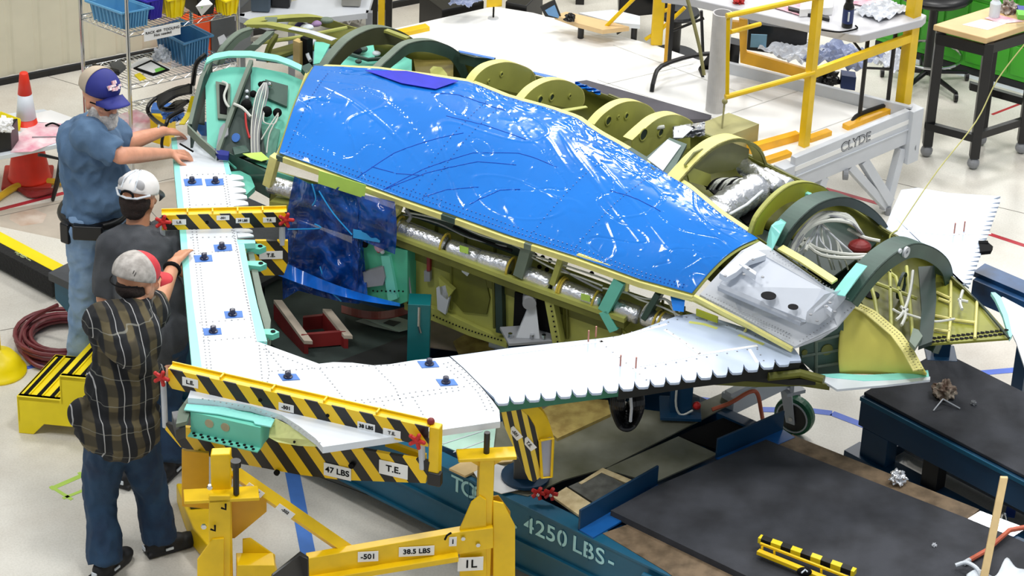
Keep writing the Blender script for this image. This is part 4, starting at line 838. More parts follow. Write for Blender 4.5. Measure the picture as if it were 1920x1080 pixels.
# left dark mats on deck
deck('rubber_mat', [(495, 515), (640, 560), (770, 592), (770, 640), (690, 690), (600, 700), (500, 640)], .50, .012, mat('dark_green_mat', (44, 56, 52), .8, var=.2, bump=.2, bs=200), 'dark green rubber mat on the dolly deck inside the white wing frame', 'mat')
deck('rubber_mat', [(600, 690), (775, 625), (800, 640), (800, 720), (640, 720)], .515, .01, mat('black_rubber', (24, 26, 26), .7), 'black rubber mat in front of the dark green one', 'mat')
mb = MB(); ubox(mb, -3.13, -2.2, -.05, 1.3, .484, .53); o = mb.build('rubber_mat', mat('grey_mat', (78, 80, 84), .8, bump=.2)); tag(o, 'grey mat on the far left end of the teal dolly', 'mat')
deck('brown_floor_sheet', [(800, 575), (1050, 640), (1060, 660), (960, 670), (800, 650)], .49, .006, mat('brown_sheet', (128, 116, 104), .6, var=.2, vs=5), 'brownish grey sheet on the deck behind the dark teal column', 'sheet')
deck('kraft_board', [(850, 640), (885, 618), (940, 632), (925, 655), (860, 662)], .505, .01, mat('osb_panel', (176, 156, 88)), 'small tan board beside the white foam tube', 'board')
for pts, lab in ((((878, 620), (940, 641)), 'white foam tube lying behind the brown board'), (((920, 643), (975, 660)), 'second white foam tube just in front of the first one')):
    a, b = P(*pts[0], .53), P(*pts[1], .53); o = MB().cyl(a, b, .024, n=14).build('foam_tube', WHT); tag(o, lab, 'tube')
# wooden cradle, red
RC = thing('red_cradle', P(600, 630, .50), 'dark red low cradle with two cream padded rails on the green mat', 'cradle')
for a, b in (((513, 568), (570, 645)), ((605, 585), (645, 635))):
    A, B = P(*a, .62), P(*b, .56); s = V((.045, 0, 0)); MB().box(A, B - A, s, Z * .02).build('padded_rail', mat('cream_pad', (200, 186, 168), .7), RC); MB().box(A - Z * .10, B - A, s * .5, Z * .095).build('side_board', REDK, RC)
for a, b in (((565, 653), (648, 646)), ((568, 620), (615, 615))):
    A, B = P(*a, .51), P(*b, .51); MB().box(A, B - A, V((0, .02, 0)), Z * .08).build('cross_board', REDK, RC)
# papers under the fuselage
PG = mat('pale_print', (176, 196, 184), .6)
o = slab('paper_sheet', px([(684, 598), (725, 588), (766, 600), (765, 618), (748, 622)], .518), .002, PG); tag(o, 'pale printed sheet with a dark picture near the teal column', 'paper')
slab('printed_picture', px([(718, 606), (730, 600), (752, 604), (738, 612)], .519), (0, 0, .001), mat('dark_print', (50, 66, 60), .6), o)
o = slab('paper_sheet', px([(666, 602), (690, 594), (745, 622), (700, 612)], .516), .0015, mat('grey_print', (140, 150, 144), .6)); tag(o, 'greyish sheet partly under the pale printed sheet', 'paper')
o = MB().grid(lambda u, v: P(640 + 125 * u, 572 + 12 * math.sin(u * 3) + 14 * v, .56 + .02 * math.sin(u * 9)), 20, 5).build('red_cloth', REDK, None, solid=.004); tag(o, 'dark red cloth under the lower end of the blue film', 'cloth')
# support stands
def post(name, base, top, w, m, label, foot=None, lean=(0, 0)):
    t = thing(name, base, label, 'stand'); 
    MB().cbox((base + top) / 2, V((w, 0, 0)), V((0, w, 0)), Z * (top.z - base.z)).build('column', m, t, bev=.004)
    MB().cbox(base + Z * .012, V((w * 1.9, 0, 0)), V((0, w * 1.9, 0)), Z * .02).build('base_plate', TEALD, t, bev=.003)
    return t
b = P(784, 705, .50); ps = thing('support_column', b, 'dark teal square column standing on the deck left of the lower skin', 'stand')
MB().cbox(b + Z * .23, V((.115, .0, 0)), V((0, .115, 0)), Z * .46).build('column', mat('column_teal', (10, 100, 104), .3), ps, bev=.004)
MB().cbox(b + Z * .01, V((.2, .0, 0)), V((0, .2, 0)), Z * .02).build('base_plate', TEALD, ps)
MB().tube([b + V((-.0, -.06, .45)), b + V((.0, -.065, .34)), b + V((.01, -.065, .3))], .007, 6).build('chrome_pin', CHR, ps)
b = P(1275, 770, .50); pt = post('support_column', b, b + Z * .42, .11, TEALD, 'dark navy column under the tapered wing tip end')
MB().tube([b + V((-.02, -.06, .33)), b + V((-.03, -.065, .1)), b + V((.0, -.07, .02)), b + V((.06, -.07, .05))], .006, 6, smooth=4).build('air_line', WIR, pt)
MB().sphere(b + V((.08, -.04, .06)), .022, 8).build('red_fitting', RED, pt)
b = P(985, 640, .8); ps = thing('jack_pedestal', P(985, 720, .50), 'grey angled jack bracket on a navy box under the fuselage', 'jack')
MB().cbox(P(990, 640, .80) - Z * .16, V((.2, 0, 0)), V((0, .16, 0)), Z * .3).build('pedestal_box', TEALD, ps, bev=.004)
c0 = P(990, 628, .84); MB().cbox(c0, V((.24, .05, 0)), V((-.05, .16, 0)), Z * .018).build('pad_plate', MGR, ps, bev=.003)
MB().poly([c0 + V((-.06, -.05, .01)), c0 + V((.06, -.05, .01)), c0 + V((.035, -.0, .17)), c0 + V((-.0, -.0, .17))], V((0, .03, 0))).build('angled_bracket', GRY, ps)
MB().cyl(c0 + V((.0, -.03, .2)), c0 + V((.0, .05, .2)), .035, n=18).build('roller', MGR, ps)
for dx in (-.09, .02, .08): MB().cyl(c0 + V((dx, -.05, .01)), c0 + V((dx, -.05, .035)), .012, n=6).build('bolt', CHR, ps)
b = P(1763, 668, .45); t = post('support_post', b, V((b.x, b.y, 1.12)), .085, TEALD, 'black navy post carrying the nose from the far dolly')
MB().tube([b + V((.045, -.045, .62)), b + V((.045, -.046, .1))], .004, 5).build('post_edge', CHR, t)
# far dolly
D2 = thing('steel_dolly', P(1750, 860, 0), 'navy steel dolly with open side frame at the right edge', 'dolly')
a, b_ = P(1615, 742, .45), P(1905, 893, .45); d = (b_ - a).normalized(); n = V((-d.y, d.x, 0)); L = 2.6
c = P(1745, 652, .45); wd2 = (c - a).dot(n)
def dbox(u0, u1, v0, v1, z0, z1, name, m, bev=.003): return MB().box(a + d * u0 + n * v0 + Z * (z0 - .45), d * (u1 - u0), n * (v1 - v0), Z * (z1 - z0)).build(name, m, D2, bev=bev)
dbox(0, L, 0, .09, .27, .45, 'top_rail', TEALD); dbox(0, L, -.012, .0, .425, .45, 'rail_lip', TEAL); dbox(-.05, L, -.03, .1, .0, .1, 'bottom_rail', TEALD); dbox(.03, .2, .0, .09, .1, .27, 'corner_post', TEALD)
dbox(.42, .52, .02, .1, .1, .27, 'side_post', BLK); dbox(0, .08, .09, wd2, .27, .45, 'end_rail', TEALD); dbox(0, L, wd2 - .09, wd2, .27, .45, 'far_rail', TEALD); dbox(0, L, wd2 - .07, wd2, .0, .09, 'far_bottom_rail', TEALD)
dbox(.0, .09, wd2 - .1, wd2, .09, .27, 'far_post', TEALD); dbox(.0, .08, .09, wd2, .0, .06, 'end_floor_rail', TEALD); dbox(.1, L, .3, .36, .02, .07, 'floor_runner', MGR)
# foam mat on the far dolly
mb = MB(); mb.box(a + Z * .002 + n * .012 + d * .005, d * L, n * (wd2 - .02), Z * .018); o = mb.build('foam_mat', DGR, bev=.004); tag(o, 'dark grey foam mat covering the navy steel dolly on the right', 'mat')
# wad of tissue + pebble on far mat
def wad(name, c, r, m, label, cat, seed, legs=0):
    b = bmesh.new(); bmesh.ops.create_icosphere(b, subdivisions=4, radius=r)
    for v in b.verts:
        k = noise.noise(v.co * (2.2 / r) + V((seed, 0, 0))) + .5 * noise.noise(v.co * (5 / r) + V((seed, 3, 0))); v.co *= 1 + .55 * k; v.co.z = max(-r * .5, v.co.z)
    mb = MB(); mb.b.free(); mb.b = b
    for v in b.verts: v.co += c + Z * r * .5
    o = mb.build(name, m); tag(o, label, cat); return o
o = wad('tissue_wad', P(1770, 742, .472), .055, mat('beige_tissue', (190, 176, 158), .7, c2=(110, 84, 70), vs=20), 'crumpled beige wad with strings on the far foam mat', 'wad', 1)
for q in ((1750, 770), (1800, 766)): MB().tube([P(1768, 748, .5), P(*q, .474)], .004, 5).build('loose_string', GRY, o)
wad('scrap', P(1825, 758, .47), .014, MGR, 'tiny grey scrap right of the beige wad', 'scrap', 3)
wad('foil_lump', P(1683, 903, .50), .038, SIL, 'small crumpled foil lump on the narrow plywood strip', 'foil', 5)
wad('scrap', P(1752, 1024, .52), .010, GRY, 'tiny white scrap on the near foam mat', 'scrap', 8)
# wooden stick, orange rod, cloth
o = MB().box(P(1876, 896, .9), V((.036, 0, 0)), V((0, .018, 0)), P(1838, 1085, .56) - P(1876, 896, .9)); o = o.build('wooden_stick', WODL, bev=.002); tag(o, 'upright pale wooden stick leaning over the white cloth', 'stick')
o = MB().tube([P(1815, 1052, .535), P(1850, 1032, .54), P(1893, 994, .55), P(1925, 988, .56)], .012, 8).build('orange_rod', mat('salmon_rod', (206, 104, 74), .5)); tag(o, 'orange rod with pale tip lying behind the wooden stick', 'rod')
MB().cyl(P(1808, 1056, .536), P(1818, 1050, .536), .0125, n=10).build('rod_tip', GRY, o)
cl = MB().grid(lambda u, v: P(1812 + 120 * u, 1085 - 6 * v * 0 - (8 + 38 * math.exp(-((u - .62) / .12) ** 2) + 10 * math.sin(u * 9)) * v, .53 + .03 * v * math.sin(u * 7) + .02), 30, 8).build('white_cloth', WHT, None, smooth=True, solid=.004); tag(cl, 'rumpled white cloth around the foot of the wooden stick', 'cloth')
MB().tube([P(1792, 1060, .55), P(1812, 1055, .57), P(1832, 1066, .58), P(1838, 1082, .55)], .010, 8, smooth=4).build('cloth_strap', WHT, cl)
o = MB().tube([P(1876, 980, .3), P(1880, 964, .38), P(1886, 966, .38), P(1888, 980, .3)], .006, 6, smooth=4).build('lifting_ring', CHR, D2)
# small yellow-black tool at bottom
TK = thing('tool_holder', P(1480, 1050, .53), 'yellow and black striped clamp frame lying on the near foam mat', 'clamp')
ST1 = stripes('stripes_small', (240, 214, 30), (14, 14, 16), (1, -.4, 0), .11)
def bar3(a, b, w, h, m, name, z=.56):
    A, B = P(*a, z), P(*b, z); dd = (B - A).normalized(); nn = V((-dd.y, dd.x, 0)) * w; return MB().box(A, B - A, nn, Z * h).build(name, m, TK, bev=.002)
bar3((1420, 1018), (1600, 1082), .035, .03, ST1, 'striped_bar'); bar3((1424, 1022), (1600, 1090), .012, .012, YEL, 'thin_rail', .575); bar3((1418, 1040), (1560, 1098), .028, .02, YEL, 'lower_rail', .545)
for x, y in ((1429, 1030), (1452, 1038), (1540, 1072)): MB().cyl(P(x, y + 6, .545), P(x, y - 5, .575), .006).build('spacer', YEL, TK)
MB().sphere(P(1508, 1072, .57), .028, 8, (1.3, .8, .8)).build('black_clamp', INK, TK); MB().tube([P(1503, 1074, .6), P(1510, 1068, .6), P(1514, 1072, .6)], .004, 5).build('clamp_wire', WHT, TK)
# white caster beam
CB = thing('caster_beam', P(1430, 790, 0), 'white boxed beam on a large green caster wheel behind the right angle stop', 'cart')
a, b_ = P(1362, 772, .42), P(1470, 720, .42); d = (b_ - a); n = V((-d.y, d.x, 0)).normalized() * .09
MB().box(a - n / 2, d, n, Z * .1).build('beam', WHT, CB, bev=.004); MB().box(a - n * .25 + Z * .1, d, n * .5, Z * .02).build('beam_rib', WHT, CB)
c = P(1483, 728, .40); MB().cbox(c, V((.1, .05, 0)), V((-.05, .1, 0)), Z * .02).build('caster_plate', GRY, CB); MB().cbox(c + Z * .05, V((.02, .0, 0)), V((.0, .12, 0)), Z * .1).build('caster_tab', GRY, CB)
wc = P(1490, 778, .115); ax = V((-.5, -.86, 0)).normalized()
wh = MB(); wh.lathe(wc - ax * .03, [(.095, 0), (.110, .006), (.113, .03), (.110, .054), (.095, .06)], 32, ax); wh.build('wheel_tyre', mat('green_tyre', (22, 92, 60), .4), CB, smooth=False)
MB().lathe(wc - ax * .034, [(.02, 0), (.080, .002), (.080, .066), (.02, .068)], 28, ax).build('wheel_hub', mat('dark_hub', (50, 50, 48), .5), CB)
MB().hollow(wc + ax * .031, wc + ax * .036, .092, .084).build('wheel_ring', GRY, CB)
for s in (-1, 1): MB().poly([wc + ax * (.042 * s) + q for q in (V((-.022, .013, -.03)), V((.022, -.013, -.03)), V((-.015, .01, .20)), V((-.075, .043, .20)))], ax * (.008 * s)).build('caster_fork', GRY, CB)
MB().cyl(wc - ax * .055, wc + ax * .055, .012).build('axle', CHR, CB)
o = MB().tube([P(1335, 768, .5), P(1370, 755, .53), P(1405, 735, .58), P(1420, 738, .56), P(1427, 770, .5), P(1432, 800, .48)], .011, 8, smooth=6).build('orange_hose', mat('salmon_rod', (206, 104, 74))); tag(o, 'thin reddish hose arching over the white caster beam', 'hose')
# black hanging cable loops under the wing
random.seed(11)
o = None
CBM = mat('black_cable', (16, 16, 18), .35)
mb = MB()
for i in range(9):
    w_ = 26 - i * 2.2; x0 = 1176 + random.uniform(-3, 3); yb = 805 - i * 5
    mb.tube([P(x0 - w_, 735, 1.05), P(x0 - w_ - 1, 765, .98), P(x0 - w_ * .6, yb - 8, .86), P(x0, yb, .84), P(x0 + w_ * .6, yb - 10, .86), P(x0 + w_ + 2, 765, .98), P(x0 + w_, 733, 1.05)], .013, 8, smooth=5)
o = mb.build('cable_coil', CBM); tag(o, 'thick black cable coil hanging under the serrated wing edge', 'cable')
MB().tube([P(1182, 735, 1.08), P(1184, 765, 1.0), P(1182, 790, .92)], .008, 6).build('cable_tie', GRY, o)
# ================================================================ YELLOW FIXTURES
def label_plate(parent, mid, xd, yd, w, h, s, th=.45, name='label_plate'):
    xd = V(xd).normalized(); yd = V(yd); yd = (yd - xd * yd.dot(xd)).normalized(); nd = xd.cross(yd)
    o = MB().cbox(V(mid) + nd * .002, xd * w, yd * h, nd * .003).build(name, LAB, parent)
    text('lettering', s, V(mid) + nd * .0046, xd, yd, h * th, INK, o, bold=.0004 if h < .04 else .0008); return o
def clamp(px0, px1, z, label, stripe_w, low, lowz, face_h, labs, lows, knobs, rods, name='wing_clamp'):
    a, b = P(*px0, z), P(*px1, z); d = (b - a).normalized(); n = V((d.y, -d.x, 0))   # toward camera
    t = thing(name, (a + b) / 2 - Z * .4, label, 'clamp fixture')
    sm = stripes('hazard_' + str(stripe_w) + name + str(px0[0]) + str(px0[1]), (244, 200, 12), (16, 16, 18), tuple(d * 1.0 + Z * .75), stripe_w)
    MB().box(a, b - a, n * .045 * -1, Z * -.006).build('top_flange', YEL, t, bev=.001)
    MB().box(a, b - a, n * .006, Z * -face_h).build('striped_face', sm, t)
    MB().box(a - n * .045, b - a, n * .006, Z * .012).build('rear_lip', YEL, t)
    for i in range(1, 5): MB().box(lerp(a, b, i / 5), d * .008, -n * .045, Z * .014).build('flange_rib', YEL, t)
    for i in (.36, .62): c = lerp(a, b, i) - Z * face_h * .55; MB().cyl(c + n * .004, c + n * .009, .009).build('bolt_hole', INK, t)
    def q(x, y, off=0): return PP(x, y, a + n * off, n)
    if low: MB().poly([q(x, y) for x, y in low], n * -.02).build('striped_beam', sm, t)
    for (x, y, w, h, s) in labs: label_plate(t, q(x, y, .007), d, Z, w, h, s)
    for (x, y, w, h, s) in lows: label_plate(t, q(x, y, .002), d, Z, w, h, s)
    for (x, y) in knobs:
        c = q(x, y, .03); mb = MB(); mb.sphere(c, .016, 8)
        for k in range(5): an = k * 1.257; e = c + d * math.cos(an) * .035 + Z * math.sin(an) * .035 + n * .006; mb.tube([c, e], [.012, .009], 8); mb.sphere(e, .010, 6)
        mb.build('red_star_knob', RED, t)
    for (x0, y0, x1, y1, w, m) in rods: MB().tube([q(x0, y0, -.01), q(x1, y1, -.01)], w, 10).build('clamp_rod', m, t)
    return t, a, b, d, n, q
t, ca, cb, cd, cn, cq = clamp((316, 690), (804, 800), 1.31, 'long striped clamp fixture over and under the near wing elbow', .135, [(307, 792), (335, 800), (620, 832), (806, 866), (798, 906), (640, 900), (560, 890), (410, 862), (338, 838), (310, 806)], 1, .105,
    [(357, 717, .08, .045, 'L.E.'), (537, 764, .075, .04, '-501'), (687, 800, .085, .04, '38 LBS'), (735, 812, .085, .038, 'T.E.')], [(633, 884, .135, .068, '47 LBS'), (738, 880, .14, .075, 'T.E.')], ((303, 708), (782, 826)), ((306, 715, 310, 800, .014, GRY), (790, 826, 792, 878, .016, GRY)))
MB().box(cb - cn * .05, cn * .05, cd * .05, Z * -.26).build('end_arm', YEL, t, bev=.006); MB().box(cb - cn * .03 - Z * .24 + cd * .0, cn * .04, cd * .065, Z * -.07).build('end_yoke', BLK, t, bev=.008)
for (x, y) in ((375, 858 - 10), (520, 893 - 8), (520, 820), (660, 872)):
    c = cq(x, y, .004); MB().cyl(c, c + cn * .012, .014).build('black_bolt', INK, t)
MB().box(cq(725, 833, -.09), cq(800, 860, -.09) - cq(725, 833, -.09), cn * .02, Z * .03).build('rear_yellow_bar', YEL, t); MB().sphere(cq(808, 790, -.03), .018, 8).build('red_pin', REDK, t)
t2, *_r = clamp((303, 403), (538, 397), 1.31, 'short striped clamp fixture across the wing beside the man in grey', .11, [(296, 452), (540, 452), (540, 492), (532, 516), (340, 520), (296, 480)], 1, .085,
    [(336, 416, .07, .03, 'L.E.'), (418, 408, .065, .026, '-501'), (455, 413, .07, .028, '39 LBS'), (505, 412, .065, .028, 'T.E.')], [(508, 478, .12, .045, 'T.E.'), (316, 482, .06, .05, 'L')], ((305, 416), (536, 412)), ((304, 420, 306, 456, .013, GRY), (529, 416, 529, 458, .016, GRY)))
# third clamp seen on edge
T3 = thing('wing_clamp', P(990, 910, .5), 'striped yellow clamp seen end-on with a grey end plate below the wing corner', 'clamp fixture')
yp = P(1000, 830, .95).y
st3 = stripes('hazard_end', (240, 206, 60), (16, 16, 18), (1.0, 0, .22), .045)
o3 = P(1000, 830, .95); n3 = V((.35, -.94, 0)).normalized()
prof = [(936, 768), (974, 764), (992, 780), (1004, 800), (1012, 826), (1014, 894), (1002, 904), (992, 900), (972, 858), (946, 800)]
MB().poly([PP(x, y, o3, n3) for x, y in prof], n3 * -.012).build('side_plate', st3, T3)
MB().poly([PP(x + 22, y - 6, o3 - n3 * -.0, n3) + V((0, .06, 0)) for x, y in prof], n3 * -.012).build('side_plate', YEL, T3)
MB().poly([PP(x, y, o3, n3) for x, y in ((1012, 826), (1034, 822), (1034, 892), (1014, 894))], n3 * -.015).build('end_plate', mat('cool_grey', (170, 174, 190), .4), T3)
e0 = [PP(x, y, o3, n3) for x, y in ((974, 764), (992, 780), (1004, 800), (1012, 826))]
MB().ribbon(e0, [V((.065, .04, 0))] * 4, (0, 0, -.006)).build('top_curve', YEL, T3)
mb = MB(); mb.tube([PP(x, y, o3 + n3 * .01, n3) for x, y in ((1012, 826), (1016, 896), (1034, 894), (1037, 822), (1013, 826))], .007, 6); mb.build('end_frame', YEL, T3)
for (x, y, s) in ((966, 812, '-501'), (992, 832, 'T.E.')): label_plate(T3, PP(x, y, o3 + n3 * .004, n3), V((.6, .0, -.75)), V((.75, 0, .6)), .075, .035, s)
b = P(985, 905, .50); vs = thing('valve_block', b, 'dark round jack foot with red star valves under the end-on clamp', 'jack')
MB().cbox(b + V((.0, .05, .06)), V((.12, 0, 0)), V((0, .1, 0)), Z * .16).build('jack_body', mat('dark_grey_metal', (70, 74, 78)), vs, bev=.005); MB().lathe(b + V((0, .05, .0)), [(.12, 0), (.12, .015), (.06, .02)], 24).build('jack_base', TEALD, vs)
for dx in (.03, .09):
    c = P(1005, 930, .52) + V((dx - .02, 0, .02)); mb = MB(); mb.sphere(c, .014)
    for k in range(5): mb.tube([c, c + V((math.cos(k * 1.257) * .035, -.01, math.sin(k * 1.257) * .035))], .010, 6)
    mb.build('red_star_valve', RED, vs); MB().sphere(c + V((0, -.02, 0)), .010).build('valve_cap', CHR, vs)
# ---- yellow stand
ra, la = P(912, 852, 1.08), P(415, 928, .93); sd2 = V((ra.x - la.x, ra.y - la.y, 0)).normalized(); sn = V((sd2.y, -sd2.x, 0))
YS = thing('yellow_stand', V(((ra.x + la.x) / 2, (ra.y + la.y) / 2, 0)), 'large yellow two-column steel stand in front, carrying weight labels', 'stand')
def q2(x, y, off=0): return PP(x, y, ra + sn * off, sn)
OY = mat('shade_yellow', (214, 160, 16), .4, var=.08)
def ypoly(name, pts, off, th, m=YEL, bev=.003): return MB().poly([q2(x, y, off) for x, y in pts], sn * -th).build(name, m, YS, bev=bev)
MB().box(V((ra.x, ra.y, 0)) - sd2 * .035 + sn * .035, sd2 * .07, sn * -.07, Z * 1.07).build('column', YEL, YS, bev=.006)
MB().cbox(ra, sd2 * .27, sn * .09, Z * .018).build('head_plate', OLV if 0 else YEL, YS, bev=.004)
MB().poly([ra - sd2 * .1 - Z * .01, ra + sd2 * .1 - Z * .01, ra + sd2 * .03 - Z * .06, ra - sd2 * .03 - Z * .06], sn * .01).build('head_gusset', YEL, YS)
MB().cyl(ra, ra + Z * .12, .014).build('jack_screw', BLK, YS)
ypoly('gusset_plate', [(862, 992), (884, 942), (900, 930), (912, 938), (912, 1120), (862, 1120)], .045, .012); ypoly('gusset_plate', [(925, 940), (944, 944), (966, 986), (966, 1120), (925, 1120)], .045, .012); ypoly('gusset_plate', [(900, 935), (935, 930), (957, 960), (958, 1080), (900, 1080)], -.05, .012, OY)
ypoly('cross_beam', [(575, 1048), (862, 998), (925, 990), (925, 1028), (578, 1090)], .06, .05, YEL); ypoly('beam_bottom_flange', [(578, 1090), (860, 1044), (860, 1054), (578, 1100)], .10, .09, YEL)
MB().cbox(V((ra.x, ra.y, .02)), sd2 * .3, sn * .9, Z * .04).build('foot_bar', YEL, YS, bev=.005)
for (x, y, w, h, s) in ((690, 1043, .095, .055, '-501'), (781, 1033, .165, .052, '38.5 LBS'), (849, 1015, .035, .05, '1')): label_plate(YS, q2(x, y, .063), sd2 , Z, w, h, s, .5)
label_plate(YS, q2(882, 1057, .062), sd2, Z, .12, .075, '1L', .6)
for (x, y) in ((868, 1008), (896, 1020)): c = q2(x, y, .065); MB().cyl(c, c + sn * .012, .011, n=6).build('hex_bolt', CHR, YS)
MB().tube([q2(846, 999, .07), q2(838, 1004, .08), q2(834, 1012, .08)], .005).build('black_hook', INK, YS)
# left column assembly
lf = V((la.x, la.y, 0)); MB().box(lf - sd2 * .045 + sn * .04, sd2 * .09, sn * -.08, Z * (.92)).build('column', YEL, YS, bev=.01)
MB().cbox(la, sd2 * .34, sn * .1, Z * .018).build('head_plate', YEL, YS, bev=.004)
MB().box(la + sd2 * -.05 + V((0, .03, 0)), sd2 * .09, V((0, .06, 0)), Z * .2).build('upper_post', YEL, YS, bev=.006)
ypoly('column_sleeve', [(392, 930), (432, 930), (432, 1120), (392, 1120)], .05, .02); ypoly('gusset_plate', [(370, 1050), (398, 1012), (420, 1010), (420, 1120), (370, 1120)], .06, .012); ypoly('gusset_plate', [(455, 1012), (470, 1010), (516, 1042), (518, 1080), (455, 1100)], .0, .012)
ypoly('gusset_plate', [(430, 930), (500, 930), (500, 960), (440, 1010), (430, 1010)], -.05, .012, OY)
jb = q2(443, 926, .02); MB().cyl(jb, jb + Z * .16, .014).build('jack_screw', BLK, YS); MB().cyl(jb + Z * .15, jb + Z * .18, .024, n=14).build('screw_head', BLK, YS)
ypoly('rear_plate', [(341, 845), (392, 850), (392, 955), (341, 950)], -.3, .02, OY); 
MB().poly([P(330, 905, .12), P(372, 905, .12), P(400, 960, .12), P(395, 1030, .12), P(362, 990, .12), P(345, 950, .12)], (0, 0, -.12)).build('rear_foot', YEL, YS, bev=.01)
br = [q2(438, 884, -.1), q2(664, 1040, -.0)]; MB().tube(br, .036, 4).build('diagonal_brace', YEL, YS)
for (t_, s) in ((.17, 'ASSY'), (.42, '-502')):
    c = lerp(br[0], br[1], t_) + sn * .034; label_plate(YS, c, br[1] - br[0], Z, .09, .034, s)
for (x, y) in ((423, 945), (403, 985)): c = q2(x, y, .07); MB().tube([c, c + Z * -.03, c + sd2 * -.02 - Z * .02], .005).build('black_hook', INK, YS)
for (x, y) in ((393, 912), (382, 986), (508, 1068)): c = q2(x, y, .07); MB().cyl(c, c + sn * .012, .013, n=6).build('hex_bolt', CHR, YS)
ypoly('lower_box', [(540, 1160), (445, 1120), (445, 1060), (515, 1060)], .1, .1, YEL)
b = P(372, 945, .127); o = MB().cbox(b, V((.09, .02, 0)), V((-.02, .06, 0)), Z * .01).build('notepad', mat('dark_print', (50, 66, 60))); tag(o, 'small dark tag plate lying on the yellow stand foot', 'tag plate')
# black screen in front
pz = thing('black_monitor', P(560, 1250, 0) if 0 else V((P(545, 1075, .75).x, P(545, 1075, .75).y, 0)), 'corner of a black screen on a pole at the bottom edge', 'monitor')
MB().poly([P(508, 1083, .85), P(562, 1043, .85), P(578, 1050, .85), P(580, 1120, .62), P(508, 1125, .62)], V((.0, .03, -.0))).build('screen_housing', BLKP, pz, bev=.006)
c = P(545, 1110, .66); MB().cyl(V((c.x, c.y + .02, 0)), V((c.x, c.y + .02, .66)), .02).build('pole', BLK, pz); MB().lathe(V((c.x, c.y + .02, 0)), [(.16, 0), (.16, .01), (.03, .03)]).build('base', BLK, pz)
# ================================================================ PEOPLE
SKIN = mat('skin', (222, 158, 128), .5, var=.08, vs=14, bump=.1, bs=120); SKIN2 = mat('skin_tan', (206, 146, 112), .5, var=.08, vs=14, bump=.1, bs=120)
DEN1 = mat('light_denim', (150, 178, 208), .8, c2=(112, 144, 182), vs=7, bump=.3, bs=300); DEN2 = mat('dark_denim', (34, 66, 96), .8, c2=(20, 44, 72), vs=8, bump=.3, bs=300)
SHB = mat('blue_grey_cotton', (96, 126, 158), .85, c2=(76, 104, 136), vs=6, bump=.2, bs=200); SHG = mat('charcoal_cotton', (84, 87, 92), .85, c2=(62, 65, 70), vs=6, bump=.3, bs=300)
SHOE = mat('black_shoe', (20, 20, 24), .6, var=.2); BEARD = mat('white_beard', (236, 230, 224), .9, c2=(196, 188, 182), vs=40, bump=.8, bs=160)
HAIR = mat('dark_hair', (44, 32, 28), .9, bump=.6, bs=160)
def plaid():
    m = bpy.data.materials.new('plaid_flannel'); m.use_nodes = True; N = m.node_tree.nodes; L = m.node_tree.links; b = N['Principled BSDF']
    tc = N.new('ShaderNodeTexCoord'); nz = N.new('ShaderNodeTexNoise'); nz.inputs['Scale'].default_value = 4; L.new(tc.outputs['Object'], nz.inputs[0])
    mxv = N.new('ShaderNodeVectorMath'); mxv.operation = 'MULTIPLY_ADD'; L.new(nz.outputs['Color'], mxv.inputs[0]); mxv.inputs[1].default_value = (.05, .05, .05); L.new(tc.outputs['Object'], mxv.inputs[2])
    def band(d, w, lo, hi, soft=.04):
        dt = N.new('ShaderNodeVectorMath'); dt.operation = 'DOT_PRODUCT'; dt.inputs[1].default_value = tuple(k / w for k in d); L.new(mxv.outputs[0], dt.inputs[0])
        fr = N.new('ShaderNodeMath'); fr.operation = 'FRACT'; L.new(dt.outputs['Value'], fr.inputs[0])
        r = N.new('ShaderNodeValToRGB'); r.color_ramp.interpolation = 'LINEAR'; e = r.color_ramp.elements
        e[0].position = 0; e[0].color = (0, 0, 0, 1); e[1].position = 1; e[1].color = (0, 0, 0, 1)
        for p, v in ((lo - soft, 0), (lo, 1), (hi, 1), (hi + soft, 0)): k = e.new(max(0.001, min(.999, p))); k.color = (v, v, v, 1)
        L.new(fr.outputs[0], r.inputs[0]); return r.outputs[0]
    def mix(f, a, bcol, amt=1):
        x = N.new('ShaderNodeMix'); x.data_type = 'RGBA'
        if amt != 1:
            mm = N.new('ShaderNodeMath'); mm.operation = 'MULTIPLY'; mm.inputs[1].default_value = amt; L.new(f, mm.inputs[0]); f = mm.outputs[0]
        L.new(f, x.inputs[0])
        if isinstance(a, tuple): x.inputs[6].default_value = a
        else: L.new(a, x.inputs[6])
        x.inputs[7].default_value = bcol; return x.outputs[2]
    X = (.9, .43, 0); Zd = (0, 0, 1)
    c = mix(band(X, .105, .08, .42), lin((24, 26, 30)), lin((98, 88, 62)), .9)
    c = mix(band(Zd, .13, .1, .5), c, lin((16, 18, 22)), .55); c = mix(band(X, .105, .70, .73, .01), c, lin((190, 190, 190)), .8); c = mix(band(Zd, .13, .72, .74, .01), c, lin((150, 150, 140)), .5)
    L.new(c, b.inputs['Base Color']); b.inputs['Roughness'].default_value = .9; return m
PLD = plaid()
def frame(f, up=Z):
    f = V(f).normalized(); s = f.cross(up).normalized(); return f, s, s.cross(f)   # forward, right, up
def ell(b, c, r, fr=None, n=12):
    fr = fr or (V((0, 1, 0)), V((1, 0, 0)), Z); g = bmesh.ops.create_uvsphere(b, u_segments=n + 4, v_segments=n, radius=1)
    for v in g['verts']: x = v.co.copy(); v.co = V(c) + fr[1] * x.x * r[0] + fr[0] * x.y * r[1] + fr[2] * x.z * r[2]
